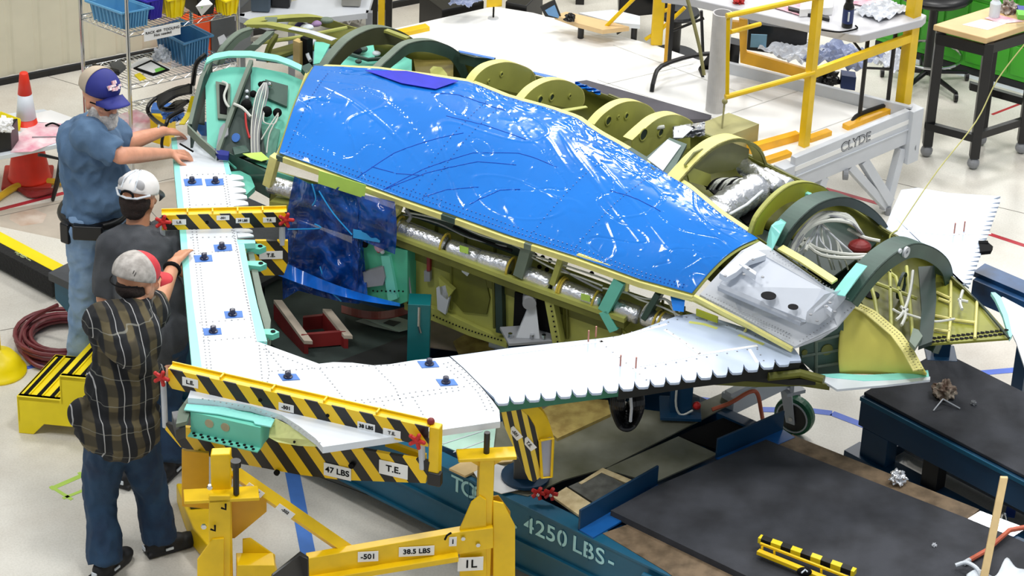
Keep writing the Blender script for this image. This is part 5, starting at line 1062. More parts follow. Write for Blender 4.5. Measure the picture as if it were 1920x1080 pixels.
def fuse(name, mb, m, parent, vox=.01, sm=6, disp=0, dscale=8, seed=0, cut=None, dirn=(1, 1, .5)):
    b = mb.b; bmesh.ops.recalc_face_normals(b, faces=b.faces); org = ORG[parent]
    for v in b.verts: v.co -= org
    me = bpy.data.meshes.new(name); b.to_mesh(me); b.free(); o = bpy.data.objects.new(name, me); COL.objects.link(o)
    md = o.modifiers.new('r', 'REMESH'); md.mode = 'VOXEL'; md.voxel_size = vox; md.use_smooth_shade = True
    if sm: s = o.modifiers.new('s', 'SMOOTH'); s.iterations = sm; s.factor = .5
    dg = bpy.context.evaluated_depsgraph_get(); me2 = bpy.data.meshes.new_from_object(o.evaluated_get(dg)); o.modifiers.clear(); o.data = me2; bpy.data.meshes.remove(me)
    if disp:
        no = [v.normal.copy() for v in me2.vertices]
        for v, q in zip(me2.vertices, no):
            p = V((v.co.x * dirn[0], v.co.y * dirn[1], v.co.z * dirn[2])) * dscale + V((seed, seed, 0))
            v.co += q * disp * (noise.noise(p) + .7 * (1 - 2 * abs(noise.noise(p * 1.7))) - .2)
    me2.name = name; me2.materials.clear(); me2.materials.append(m); me2.polygons.foreach_set('use_smooth', [True] * len(me2.polygons)); o.parent = parent; ORG[o] = org; return o
def hand(mb, wrist, d, n, side, s=1, curl=.3, spread=.12, thumb=1):
    """d forward, n = back-of-hand normal, side = towards the thumb"""
    d = V(d).normalized(); n = V(n); n = (n - d * n.dot(d)).normalized(); t = d.cross(n) * side; w = V(wrist)
    mb.cap(w - d * .03, w + d * .02, .024 * s, .024 * s)
    for k in (-1, -.33, .33, 1): mb.cap(w + d * .01 + t * .014 * k * s, w + d * .085 * s + t * .026 * k * s, .015 * s, .0125 * s, 10)
    for k, L in ((-1, .058), (-.33, .07), (.33, .076), (1, .068)):
        p0 = w + d * .085 * s + t * .027 * k * s; d1 = (d + t * spread * k - n * curl).normalized(); p1 = p0 + d1 * L * .5 * s
        d2 = (d + t * spread * k - n * curl * 2.2).normalized(); p2 = p1 + d2 * L * .32 * s; d3 = (d + t * spread * k - n * curl * 3.4).normalized(); p3 = p2 + d3 * L * .22 * s
        mb.cap(p0, p1, .0098 * s, .009 * s, 8); mb.cap(p1, p2, .009 * s, .008 * s, 8); mb.cap(p2, p3, .008 * s, .007 * s, 8)
    if thumb:
        q0 = w + d * .02 * s + t * .022 * s; q1 = q0 + (d * .55 + t * .7 - n * .3).normalized() * .042 * s; q2_ = q1 + (d * .9 + t * .35 - n * .3).normalized() * .034 * s; q3 = q2_ + (d * 1 + t * .1 - n * .35).normalized() * .022 * s
        mb.cap(q0, q1, .014 * s, .0115 * s, 8); mb.cap(q1, q2_, .011 * s, .0095 * s, 8); mb.cap(q2_, q3, .0095 * s, .008 * s, 8)
def head(mb, c, f, up, s=1):
    F_, R_, U_ = frame(f, up); fr = (F_, R_, U_)
    L = lambda a, b, h: V(c) + R_ * a * s + F_ * b * s + U_ * h * s
    E = lambda p, r: ell(mb.b, p, tuple(x * s for x in r), fr)
    E(L(0, -.012, .035), (.077, .096, .082)); E(L(0, .012, -.02), (.066, .078, .085)); E(L(0, .045, -.075), (.044, .045, .036)); E(L(0, .03, -.055), (.056, .058, .04))
    E(L(0, .088, .028), (.052, .014, .014)); E(L(0, .098, -.012), (.011, .018, .026)); E(L(0, .106, -.026), (.016, .014, .011))
    for k in (-1, 1): E(L(.04 * k, .07, -.018), (.022, .02, .018)); E(L(.076 * k, -.005, -.01), (.008, .019, .032)); E(L(.030 * k, .082, .008), (.014, .010, .010))
    E(L(0, .088, -.052), (.024, .012, .007)); E(L(0, .085, -.064), (.022, .012, .008))
    return L, fr
def cap_hat(parent, L, fr, s, mc, mb_, bill_m, bill_dir=1, name='cap_crown', tilt=0):
    mb = MB(); ell(mb.b, L(0, -.012, .052), tuple(x * s for x in (.092, .108, .085)), fr, 16)
    b = mb.b; bmesh.ops.bisect_plane(b, geom=b.verts[:] + b.edges[:] + b.faces[:], plane_co=L(0, 0, .035), plane_no=-fr[2] + fr[0] * (-.18 * bill_dir), clear_outer=True)
    crown = mb.build(name, mc, parent, smooth=True, solid=.004)
    g = MB(); R_, F_, U_ = fr[1], fr[0] * bill_dir, fr[2]
    def bf(u, v):
        a = (u - .5) * 2; x = a * .078; edge = math.sqrt(max(0, 1 - a * a)); y = .06 + .03 * edge + v * (.085 * (edge ** .6)); return L(0, 0, .035) + (R_ * x + F_ * (y - (.0 if bill_dir > 0 else .0)) - U_ * (.02 * a * a + v * .022)) * s
    g.grid(bf, 14, 6); bill = g.build('cap_bill', bill_m, crown, smooth=True, solid=.004)
    bt = MB(); bt.sphere(L(0, -.012, .137), .007 * s, 6); bt.build('cap_button', bill_m, crown)
    return crown
def shoe(parent, ankle, d, m=SHOE, toe=.2, lift=0):
    d = V(d); d.z = 0; d.normalize(); s = d.cross(Z); a = V(ankle); g = V((a.x, a.y, 0)) if not lift else V((a.x, a.y, lift)); mb = MB(); fr = (d, s, Z)
    ell(mb.b, g + d * -.03 + Z * .05, (.042, .055, .05), fr); ell(mb.b, g + d * .06 + Z * .045, (.045, .09, .045), fr); ell(mb.b, g + d * .14 + Z * .035, (.048, .065, .033), fr); mb.cap(g + Z * .05, g + Z * .11, .045, .042); 
    mb.poly([g + s * .045 - d * .08 + Z * .003, g + s * .045 + d * .15 + Z * .003, g + d * .2 + Z * .003, g - s * .045 + d * .15 + Z * .003, g - s * .045 - d * .08 + Z * .003], Z * .022)
    o = fuse('shoe', mb, m, parent, .008, 3); k = MB(); k.cbox(g - d * .088 + Z * .05, s * .03, d * .006, Z * .02); k.cbox(g + d * .03 + s * .05 + Z * .04, d * .04, s * .006, Z * .012); k.build('reflective_patch', WHT, o); return o
# ---- man in blue shirt
base = P(172, 706, 0); m1 = thing('person', base, 'older bearded man in blue shirt and jeans standing with both arms stretched onto the wing', 'person')
Y1 = base.y
q = lambda x, y, dy=0: PY(x, y, Y1 + dy)
hipR, hipL = q(160, 425, -.1), q(194, 420, .08); knR, knL = q(160, 530, -.1), q(197, 525, .12); anR, anL = P(152, 696, .08), P(204, 680, .08)
shR, shL = q(163, 252, -.17), q(192, 240, .17)
elR = q(226, 292, -.2); wrR = P(318, 288, WZ + .05); haR = P(345, 290, WZ + .03); elL = q(238, 268, .2); wrL = P(306, 246, WZ + .07); haL = P(332, 246, WZ + .04)
nk, ch_, be, pe = q(177, 235), q(168, 275), q(178, 345), q(176, 405)
f1 = V((.72, -.68, -.02)); hc = q(189, 186, -.03)
mb = MB(); L1, fr1 = head(mb, hc, f1, V((.12, 0, 1)), 1.06)
mb.cap(nk, hc - Z * .06, .06, .055); mb.cap(ch_, be, .13, .13); mb.cap(be, pe, .12, .12)
for a, b, c, ra, rb, rc in ((shR, elR, wrR, .05, .046, .028), (shL, elL, wrL, .05, .046, .028)): mb.cap(ch_, a, .06, .05); mb.cap(a, b, ra, rb); mb.cap(b, lerp(b, c, .35), rb, .044); mb.cap(lerp(b, c, .35), c, .044, rc)
for a, b, c in ((hipR, knR, anR), (hipL, knL, anL)): mb.cap(pe, a, .08, .08); mb.cap(a, b, .075, .05); mb.cap(b, c, .05, .035)
hand(mb, wrR, haR - wrR, Z + V((0, -.2, 0)), 1, 1.05, .45, .1); hand(mb, wrL, haL - wrL + V((.0, -.01, .0)), Z, -1, 1.05, .3, .14)
body = fuse('body', mb, SKIN, m1, .0065, 3)
mb = MB(); mb.cap(nk - Z * .04, ch_, .085, .17, 18); ell(mb.b, ch_ + Z * .02, (.17, .205, .14), (V((0, 1, 0)), V((1, 0, 0)), Z)); ell(mb.b, be + V((.025, 0, -.02)), (.185, .20, .17), (V((0, 1, 0)), V((1, 0, 0)), Z)); ell(mb.b, pe + Z * .05, (.165, .19, .12), (V((0, 1, 0)), V((1, 0, 0)), Z)); mb.cap(ch_, be, .165, .175, 18)
for a, b in ((shR, elR), (shL, elL)): mb.cap(ch_ + Z * .04, a, .10, .088); mb.cap(a, lerp(a, b, .55), .086, .08); mb.cyl(lerp(a, b, .5), lerp(a, b, .9), .082, .078)
sh = fuse('shirt', mb, SHB, m1, .011, 4, .017, 9, 2, dirn=(1.1, 1.1, .7))
mb = MB(); ell(mb.b, pe - Z * .02, (.165, .185, .13), (V((0, 1, 0)), V((1, 0, 0)), Z)); 
for a, b, c in ((hipR, knR, anR), (hipL, knL, anL)): mb.cap(pe - Z * .04, a, .13, .115, 16); mb.cap(a, b, .108, .082, 16); mb.cap(b, lerp(b, c, .4), .082, .078, 16); mb.cyl(lerp(b, c, .3), c + Z * -.02, .08, .085)
jn = fuse('jeans', mb, DEN1, m1, .011, 4, .012, 11, 5, dirn=(1, 1, .9))
bc = pe + Z * .035; mb = MB(); g = [bc + V((.168 * math.cos(a), .190 * math.sin(a), .0)) for a in [k * math.pi / 14 for k in range(28)]]
mb.tube(g, .024, 8, close=True); mb.build('belt', BLK, m1, smooth=True)
mb = MB(); mb.cbox(bc + V((.0, -.200, -.02)), V((.16, 0, 0)), V((0, .05, 0)), Z * .085); mb.build('belt_pouch', BLKP, m1, bev=.01)
mb = MB(); mb.cbox(bc + V((-.12, -.17, -.045)), V((.05, -.03, 0)), V((.02, .04, 0)), Z * .12); mb.build('belt_holster', BLKP, m1, bev=.01)
shoe(m1, anR, (.6, -.5, 0), mat('brown_shoe', (120, 92, 64), .6)); shoe(m1, anL, (.8, -.3, 0), mat('brown_shoe', (120, 92, 64)))
L1c = lambda a, b, h: L1(a, b, h + .018)
cr = cap_hat(m1, L1c, fr1, 1.1, mat('blue_cap', (34, 42, 128), .7), None, mat('blue_cap', (34, 42, 128)))
mb = MB(); ell(mb.b, L1(0, -.012, .072), tuple(x * 1.1 for x in (.094, .110, .087)), fr1, 16); b = mb.b
bmesh.ops.bisect_plane(b, geom=b.verts[:] + b.edges[:] + b.faces[:], plane_co=L1(0, 0, .053), plane_no=-fr1[2] - fr1[0] * .18, clear_outer=True); bmesh.ops.bisect_plane(b, geom=b.verts[:] + b.edges[:] + b.faces[:], plane_co=L1(0, -.005, .0), plane_no=fr1[0], clear_outer=True)
mb.build('cap_back_panel', mat('tan_mesh', (184, 170, 150), .8), cr, smooth=True, solid=.003)
pb = L1(0, .093, .105); fn = (fr1[0] + fr1[2] * .6).normalized(); xr = -fr1[1]
mb = MB()
for i, (x, y, w_, h_) in enumerate(((-.03, .010, .018, .014), (-.012, .016, .014, .018), (.004, .018, .014, .018), (.02, .014, .014, .016), (.034, .004, .012, .012), (-.016, -.002, .05, .012), (.006, -.018, .024, .018))):
    mb.cbox(pb + xr * x + fn.cross(xr) * -y + fn * .004, xr * w_, fn.cross(xr) * h_, fn * .012)
mb.build('cap_emblem', mat('pink_emblem', (226, 150, 160), .6, c2=(240, 240, 240), vs=60), cr)
mb = MB()
for k in (-1, 1):
    c = L1(.034 * k, .104, .005); mb.tube([c + (fr1[1] * math.cos(a) * .026 + fr1[2] * math.sin(a) * .018) for a in [j * math.pi / 8 for j in range(16)]], .0035, 5, close=True); mb.tube([L1(.06 * k, .1, .01), L1(.082 * k, .02, .012)], .004, 5)
mb.tube([L1(-.01, .108, .008), L1(.01, .108, .008)], .003, 5); gl = mb.build('glasses', INK, m1)
mb = MB()
for k in (-1, 1): ell(mb.b, L1(.034 * k, .103, .005), (.022, .003, .015), fr1)
mb.build('lens', mat('dark_lens', (60, 52, 52), .1), gl)
mb = MB(); ell(mb.b, L1(0, .055, -.082), (.062, .055, .045), fr1); ell(mb.b, L1(0, .075, -.105), (.045, .035, .03), fr1); ell(mb.b, L1(0, .105, -.042), (.032, .012, .010), fr1)
for k in (-1, 1): ell(mb.b, L1(.06 * k, .02, -.055), (.016, .04, .045), fr1)
fuse('beard', mb, BEARD, m1, .007, 2, .004, 60, 3)
MB().tube([wrL - (haL - wrL).normalized() * .03 + V((0, math.cos(a) * .034, math.sin(a) * .034)) for a in [j * math.pi / 8 for j in range(16)]], .006, 6, close=True).build('watch_strap', CHR, m1)
mb = MB(); MB().tube([nk + V((.01 + math.cos(a) * .075, math.sin(a) * .075, .0 - .02 * math.cos(a))) for a in [j * math.pi / 8 for j in range(16)]], .009, 6, close=True).build('collar', SHB, m1)
p0 = haR + V((.05, 0, .02)); o = MB().cyl(p0, p0 + V((-.07, -.01, .05)), .005).build('pencil', INK); tag(o, 'short dark pencil in the right hand of the bearded man', 'pencil')
# ---- man in grey T-shirt, back turned
base = P(300, 880, 0); m2 = thing('person', base, 'man in charcoal T-shirt and white backward cap, back turned, between the other two', 'person')
Y2 = base.y
q = lambda x, y, dy=0: PY(x, y, Y2 + dy)
hc = q(260, 372, .52); nk = q(258, 425, .48); ch_ = q(262, 480, .38); be = q(285, 560, .22); pe = q(300, 630, .1)
shL, shR = q(212, 462, .36), q(318, 445, .45); elL, elR = q(196, 560, .32), P(346, 505, WZ - .2); wrL = q(215, 640, .55); wrR = P(352, 480, WZ - .12)
hpL, hpR = q(280, 650, .08), q(316, 645, .12); knL, knR = q(262, 760, .12), q(312, 755, .14); anL, anR = P(243, 880, .08), P(314, 868, .08)
f2 = V((.35, .9, -.25)); mb = MB(); L2, fr2 = head(mb, hc, f2, Z, 1.08)
mb.cap(nk, hc - Z * .05, .062, .06); mb.cap(ch_, be, .12, .12); mb.cap(be, pe, .12, .11)
for a, b, c in ((shL, elL, wrL), (shR, elR, wrR)): mb.cap(ch_, a, .06, .05); mb.cap(a, b, .05, .045); mb.cap(b, c, .044, .03)
hand(mb, wrL, wrL - elL, (-.5, -.8, 0), 1, 1); hand(mb, wrR, V((.5, .8, 0)), Z, -1, 1)
for a, b, c in ((hpL, knL, anL), (hpR, knR, anR)): mb.cap(pe, a, .08, .08); mb.cap(a, b, .07, .05); mb.cap(b, c, .05, .035)
fuse('body', mb, SKIN2, m2, .0075, 3)
XY = (V((.25, .97, 0)).normalized(), V((.97, -.25, 0)).normalized(), Z)
mb = MB(); ell(mb.b, ch_, (.21, .15, .17), XY); ell(mb.b, be, (.19, .15, .18), XY); ell(mb.b, pe + Z * .03, (.185, .15, .12), XY); mb.cap(nk - Z * .06, ch_, .09, .15); mb.cap(ch_, be, .15, .155); mb.cap(be, pe, .155, .15); mb.cap(shL, shR, .085, .085)
for a, b in ((shL, elL), (shR, elR)): mb.cap(a, lerp(a, b, .6), .085, .078); mb.cyl(lerp(a, b, .55), lerp(a, b, .92), .078, .076)
fuse('shirt', mb, SHG, m2, .011, 4, .015, 9, 8)
MB().tube([nk + Z * -.01 + V((math.cos(a) * .075, math.sin(a) * .07, .02 * math.sin(a))) for a in [j * math.pi / 8 for j in range(16)]], .008, 6, close=True).build('collar', SHG, m2)
mb = MB(); ell(mb.b, pe, (.175, .145, .12), XY)
for a, b, c in ((hpL, knL, anL), (hpR, knR, anR)): mb.cap(pe, a, .12, .11); mb.cap(a, b, .10, .08); mb.cap(b, lerp(b, c, .4), .08, .075); mb.cyl(lerp(b, c, .3), c, .076, .08)
fuse('jeans', mb, DEN2, m2, .011, 5, .008, 9, 4)
shoe(m2, anL, (.4, .9, 0)); shoe(m2, anR, (.4, .9, 0))
cr = cap_hat(m2, L2, fr2, 1.12, mat('white_cap', (226, 224, 222), .7), None, BLK)
mb = MB(); c = L2(0, -.121, .035); mb.tube([c + fr2[1] * x + fr2[2] * h for x, h in ((-.035, 0), (-.03, .016), (-.015, .024), (0, .026), (.015, .024), (.03, .016), (.035, 0))], .007, 6); mb.build('cap_opening', INK, cr)
mb = MB()
for k in (-1, 0, 1): mb.tube([L2(.036 * k, -.118, .07), L2(.034 * k, -.10, .11), L2(.01 * k, -.03, .146)], .0035, 5)
mb.tube([L2(-.09, -.06, .045), L2(-.05, -.115, .032), L2(0, -.13, .028), L2(.05, -.115, .032), L2(.09, -.06, .045)], .006, 6); mb.build('cap_seam', WHT, cr)
mb = MB()
for k in (-1, 1): ell(mb.b, L2(.042 * k, -.088, .088), (.030, .020, .030), fr2)
mb.build('mesh_panel', mat('grey_mesh', (170, 170, 172), .8), cr)
mb = MB(); ell(mb.b, L2(0, -.03, -.005), (.085, .09, .07), fr2); ell(mb.b, L2(0, -.045, -.05), (.066, .055, .05), fr2); fuse('hair', mb, HAIR, m2, .009, 3, .003, 40)
# ---- man in plaid shirt in front
base = P(255, 1050, 0); m3 = thing('person', base, 'man in dark plaid shirt and red and white cap, leaning on the wing', 'person')
Y3 = base.y
q = lambda x, y, dy=0: PY(x, y, Y3 + dy)
hc = q(258, 528, .24); nk = q(250, 578, .16); ch_ = q(238, 640, .08); be = q(228, 720, .03); pe = q(228, 800, .0)
shL, shR = q(192, 604, .0), q(282, 586, .26); elL = q(236, 662, -.12); wrL = q(300, 702, .06); elR = q(292, 572, .36)
anL, anR = P(197, 1052, .08), P(300, 1010, .08); hpL, hpR = q(198, 825, -.02), q(256, 822, .05); knL, knR = q(188, 935, .0), q(285, 925, .12)
haR = P(350, 453, WZ + .03); wrR = P(328, 492, WZ + .03); elR = P(294, 574, WZ - .04)
f3 = V((.62, .72, -.22)); mb = MB(); L3, fr3 = head(mb, hc, f3, V((-.1, 0, 1)), 1.08)
mb.cap(nk, hc - Z * .05, .062, .06); mb.cap(ch_, be, .12, .12); mb.cap(be, pe, .12, .12)
mb.cap(ch_, shL, .06, .05); mb.cap(shL, elL, .05, .045); mb.cap(elL, wrL, .042, .03); mb.cap(ch_, shR, .06, .05); mb.cap(shR, elR, .05, .05); mb.cap(elR, lerp(elR, wrR, .35), .05, .045); mb.cap(lerp(elR, wrR, .35), wrR, .045, .03)
hand(mb, wrR, haR - wrR + V((.02, -.02, 0)), Z + V((-.3, 0, 0)), -1, 1.05, .12, .05); hand(mb, wrL, V((.8, .3, -.1)), (-.1, -.4, .9), -1, 1, .7, .1)
for a, b, c in ((hpL, knL, anL), (hpR, knR, anR)): mb.cap(pe, a, .08, .08); mb.cap(a, b, .07, .05); mb.cap(b, c, .05, .035)
fuse('body', mb, SKIN2, m3, .0065, 3)
XY = (V((.45, .89, 0)).normalized(), V((.89, -.45, 0)).normalized(), Z)
mb = MB(); mb.cap(nk - Z * .03, ch_, .09, .15); ell(mb.b, ch_ + Z * .03, (.19, .15, .17), XY); ell(mb.b, be, (.19, .155, .19), XY); ell(mb.b, pe + V((-.02, -.02, 0)), (.205, .165, .15), XY); mb.cap(ch_, be, .15, .16); mb.cap(be, pe, .16, .17); mb.cap(shL, shR, .085, .085)
mb.cyl(pe + Z * .12, pe - Z * .04 + V((-.02, 0, 0)), .19, .20, 20); ell(mb.b, q(152, 775, -.06), (.05, .06, .07), XY)
mb.cap(shL, elL, .088, .072); mb.cap(elL, lerp(elL, wrL, .85), .07, .05); mb.cap(shR, lerp(shR, elR, .8), .088, .075)
fuse('plaid_shirt', mb, PLD, m3, .011, 4, .017, 8, 12)
mb = MB(); ell(mb.b, pe - Z * .04, (.16, .14, .12), XY)
for a, b, c in ((hpL, knL, anL), (hpR, knR, anR)): mb.cap(pe - Z * .04, a, .12, .11); mb.cap(a, b, .105, .082); mb.cap(b, lerp(b, c, .4), .082, .078); mb.cyl(lerp(b, c, .3), c - Z * .01, .08, .088)
fuse('jeans', mb, DEN2, m3, .011, 4, .013, 11, 14)
shoe(m3, anL, (.45, .8, 0)); shoe(m3, anR, (.85, .5, 0))
cr = cap_hat(m3, L3, fr3, 1.14, mat('red_cap', (206, 54, 62), .7), None, mat('red_cap', (206, 54, 62)))
mb = MB(); ell(mb.b, L3(0, -.012, .053), tuple(x * 1.14 for x in (.0945, .1105, .087)), fr3, 18); b = mb.b
bmesh.ops.bisect_plane(b, geom=b.verts[:] + b.edges[:] + b.faces[:], plane_co=L3(0, 0, .02), plane_no=-fr3[2] - fr3[0] * .18, clear_outer=True); bmesh.ops.bisect_plane(b, geom=b.verts[:] + b.edges[:] + b.faces[:], plane_co=L3(0, .012, .07), plane_no=(fr3[0] + fr3[2] * .3), clear_outer=True)
mb.build('cap_back_panel', mat('worn_white_cotton', (196, 190, 184), .85, c2=(160, 154, 148), vs=30), cr, smooth=True, solid=.003)
MB().tube([L3(.10 * math.sin(a), .0 - .125 * math.cos(a) - .01, .004 + .02 * (1 - math.cos(a))) for a in [(-1.0 + k * .2) for k in range(11)]], .0035, 6).build('cap_band', INK, cr)
mb = MB()
for i in range(4): mb.tube([L3(.045 + i * .009, -.105 + i * .004, .06), L3(.05 + i * .009, -.10 + i * .004, .085 - .006 * (i % 2))], .0018, 4)
mb.build('cap_scribble', INK, cr)
mb = MB(); ell(mb.b, L3(0, -.03, -.02), (.078, .085, .06), fr3); fuse('hair', mb, HAIR, m3, .009, 3, .003, 40)
d = (wrR - elR).normalized(); a0 = V((0, 0, 1)).cross(d).normalized(); b0 = d.cross(a0)
MB().tube([wrR - d * .05 + (a0 * math.cos(a) + b0 * math.sin(a)) * .037 for a in [j * math.pi / 8 for j in range(16)]], [.011] * 16, 8, close=True).build('wristwatch', INK, m3)
MB().ribbon([nk + V((math.cos(a) * .09, math.sin(a) * .085, .01 + .015 * math.sin(a))) for a in [math.pi * (1.0 + j * .12) for j in range(10)]], Z * -.035, V((0, -.006, 0))).build('shirt_collar', PLD, m3)
# ================================================================ LEFT BACKGROUND
# wire shelf
fb0 = P(249, 332, 0); z1, z2 = ZV(fb0, 160), ZV(fb0, 62); zb = ZV(fb0, 246)
SH = thing('wire_shelf', fb0, 'chrome wire shelving unit with blue bins behind the bearded man', 'shelf')
cF = fb0.copy(); cL = P(156, 125, z1); cR = P(447, 116, z1); cL.z = cR.z = 0; cB = cL + cR - cF
for c in (cF, cL, cR, cB): MB().cyl(c, V((c.x, c.y, 2.2)), .0125, n=12).build('post', CHR, SH)
def wshelf(z, n=26, m=CHR):
    mb = MB(); up_ = Z * z
    for a, b in ((cF, cL), (cL, cB), (cB, cR), (cR, cF)):
        for dz in (0, -.03): mb.tube([a + up_ + Z * dz, b + up_ + Z * dz], .0035, 5)
        k = 16; mb.tube([lerp(a, b, i / k) + up_ + Z * (-.015 + (.015 if i % 2 else -.015)) for i in range(k + 1)], .0022, 4)
    for i in range(1, n): mb.tube([lerp(cF, cR, i / n) + up_, lerp(cL, cB, i / n) + up_], .0024, 4)
    for i in (1, 2): mb.tube([lerp(cF, cL, i / 3) + up_ - Z * .008, lerp(cR, cB, i / 3) + up_ - Z * .008], .003, 5)
    o = mb.build('wire_rack', m, SH); return o
for z in (z2, z1, zb, ): wshelf(z)
ex = (cR - cF).normalized(); ey = (cL - cF).normalized()
def bin_(name, px0, pa, pb, z, h, m, label, cat='bin', ribs=8, taper=.015, wall=.006, group=None):
    """px0 near bottom corner, pa right-bottom corner, pb left-bottom corner (photo pixels) on level z"""
    o = P(*px0, z); a = P(*pa, z) - o; b = P(*pb, z) - o; t = thing(name, o + (a + b) / 2, label, cat, group)
    up_ = Z * h; an, bn = a.normalized(), b.normalized(); mb = MB()
    def wallf(p, q, inn):
        mb.poly([p, q, q + up_ + (q - p).normalized() * taper - inn * taper, p + up_ - (q - p).normalized() * taper - inn * taper], inn * wall)
    wallf(o, o + a, bn); wallf(o + a, o + a + b, -an); wallf(o + a + b, o + b, -bn); wallf(o + b, o, an); mb.box(o, a, b, Z * .006); mb.build('bin_body', m, t)
    r = MB(); T_ = taper + .012; c = [o - an * T_ - bn * T_, o + a + an * T_ - bn * T_, o + a + b + an * T_ + bn * T_, o + b - an * T_ + bn * T_]
    r.tube([p + up_ for p in c], .009, 6, close=True); r.build('bin_rim', m, t)
    if ribs:
        r = MB()
        for (p, q, inn) in ((o, o + a, bn), (o + b, o, an)):
            for i in range(ribs): s_ = lerp(p, q, (i + .5) / ribs); r.box(s_ - inn * .004, (q - p).normalized() * .006, -inn * .008 + inn * .0, up_ * .95 - inn * taper)
        r.build('bin_ribs', m, t)
    return t
LB = mat('light_blue_plastic', (96, 160, 202), .35, var=.04); MBL = mat('mid_blue_plastic', (74, 132, 176), .35, var=.04)
bin_('storage_bin', (232, 55), (274, 47), (176, 35), z2 + .008, .115, LB, 'light blue ribbed bin on the upper wire shelf')
bin_('storage_bin', (348, 124), (388, 112), (298, 98), z1 + .012, .165, MBL, 'darker blue ribbed bin on the lower wire shelf')
b3 = bin_('storage_bin', (278, 37), (300, 32), (212, 16), z2 + .01, .13, mat('indigo_plastic', (50, 40, 170), .4), 'indigo bin with a white label behind the light blue bin')
o = P(262, 32, z2); slab('bin_label', [P(263, 8, z2 + .12), P(296, 0, z2 + .12), P(298, 28, z2 + .02), P(265, 32, z2 + .02)], (0, .002, 0), LAB, b3)
bin_('storage_bin', (320, 34), (343, 30), (303, 22), z2 + .01, .13, YEL2, 'yellow bin left of the black tote on the upper shelf', ribs=2)
bt = bin_('storage_bin', (425, 30), (444, 24), (405, 20), z2 + .01, .11, YEL2, 'yellow bin with a note hanging right of the white card', ribs=2)
o = bin_('storage_bin', (372, 30), (400, 26), (345, 12), z2 + .01, .17, BLKP, 'black tote between the two yellow bins on the upper shelf', ribs=0)
nt = slab('paper_note', [P(367, 12, z2 + .14), P(385, -6, z2 + .17), P(399, 8, z2 + .14), P(378, 30, z2 + .05)], (0, .003, 0), WH); tag(nt, 'white card with green print hanging on the black tote', 'card')
slab('green_print', [P(376, 10, z2 + .139), P(385, 0, z2 + .155), P(389, 4, z2 + .148), P(378, 16, z2 + .12)], (0, -.002, 0), mat('leaf_green', (120, 200, 80), .6), nt)
OR = mat('orange_box', (222, 78, 30), .5)
for (x0, x1, y0, y1, lab) in ((322, 356, 45, 66, 'left orange box face on the floor behind the darker blue bin'), (361, 393, 34, 78, 'right orange box face beside the dark grey box')):
    a, b = P(x0, y1 + 60, 0), P(x1, y1 + 53, 0); zt = ZV(a, y0 + 3); z0 = max(0, ZV(a, y1 + 3) - .25); t = MB().box(V((a.x, a.y, 0)), V((b.x - a.x, b.y - a.y, 0)), V((.1, .3, 0)), Z * zt).build('orange_box', OR, bev=.01); tag(t, lab, 'box')
    MB().box(V((a.x, a.y - .012, 0)), V((b.x - a.x, b.y - a.y, 0)), V((0, .01, 0)), Z * zt * .2).build('box_base', GRY, t)
t = MB().box(P(396, 130, 0), P(440, 120, 0) - P(396, 130, 0), V((.1, .3, 0)), Z * ZV(P(396, 130, 0), 36)).build('grey_cabinet', mat('dark_grey_metal', (70, 74, 78)), bev=.01); tag(t, 'dark grey box unit right of the orange boxes', 'cabinet')
sg = slab('shelf_sign', [cF + ex * .10 - ey * .01 + Z * (z2 + .005), cF + ex * .34 - ey * .01 + Z * (z2 + .005), cF + ex * .34 - ey * .01 + Z * (z2 - .075), cF + ex * .10 - ey * .01 + Z * (z2 - .075)], ey * .003, WH, SH)
text('sign_text', 'RACK 409  TOOLING\nNot needed', cF + ex * .22 - ey * .0125 + Z * (z2 - .035), ex, Z, .017, INK, sg)
# papers, tablet, bag on lower shelf
o = slab('paper_sheet', [P(240, 124, z1 + .01), P(272, 106, z1 + .012), P(320, 128, z1 + .01), P(288, 146, z1 + .01)], .003, WH); tag(o, 'loose white sheets under the framed tablet on the wire shelf', 'paper')
o = slab('tablet', [P(250, 127, z1 + .022), P(283, 112, z1 + .022), P(318, 130, z1 + .022), P(287, 140, z1 + .022)], .008, INK); tag(o, 'black framed tablet with white and green screen on the wire shelf', 'tablet')
slab('screen', [P(258, 127, z1 + .023), P(283, 116, z1 + .023), P(310, 130, z1 + .023), P(287, 137, z1 + .023)], (0, 0, .001), WH, o); slab('screen_picture', [P(290, 130, z1 + .0245), P(302, 126, z1 + .0245), P(310, 130, z1 + .0245), P(292, 136, z1 + .0245)], (0, 0, .001), mat('leaf_green', (120, 200, 80)), o)
wad('plastic_bag', P(306, 112, z1 + .01), .055, BORD, 'clear crumpled plastic bag between tablet and darker blue bin', 'bag', 9)
mb = MB()
for i in range(5): mb.tube([P(176 + i * 3, 122 + i * 3, z1 + .03), P(196 + i * 3, 128 + i * 2, z1 + .05), P(222, 134 + i, z1 + .03)], .013, 8, smooth=4)
o = mb.build('cable_bundle', BLKP); tag(o, 'black cable bundle at the left of the lower wire shelf', 'cable')
o = slab('grey_pouch', [P(205, 118, z1 + .02), P(225, 112, z1 + .02), P(236, 124, z1 + .02), P(222, 136, z1 + .02)], .02, mat('dark_grey_metal', (70, 74, 78))); tag(o, 'flat grey pouch beside the black cable bundle', 'pouch')
o = slab('yellow_glove', [P(252, 140, z1 + .012), P(262, 136, z1 + .012), P(274, 146, z1 + .012), P(262, 150, z1 + .012)], .008, YEL2); tag(o, 'small yellow piece in front of the tablet', 'glove')
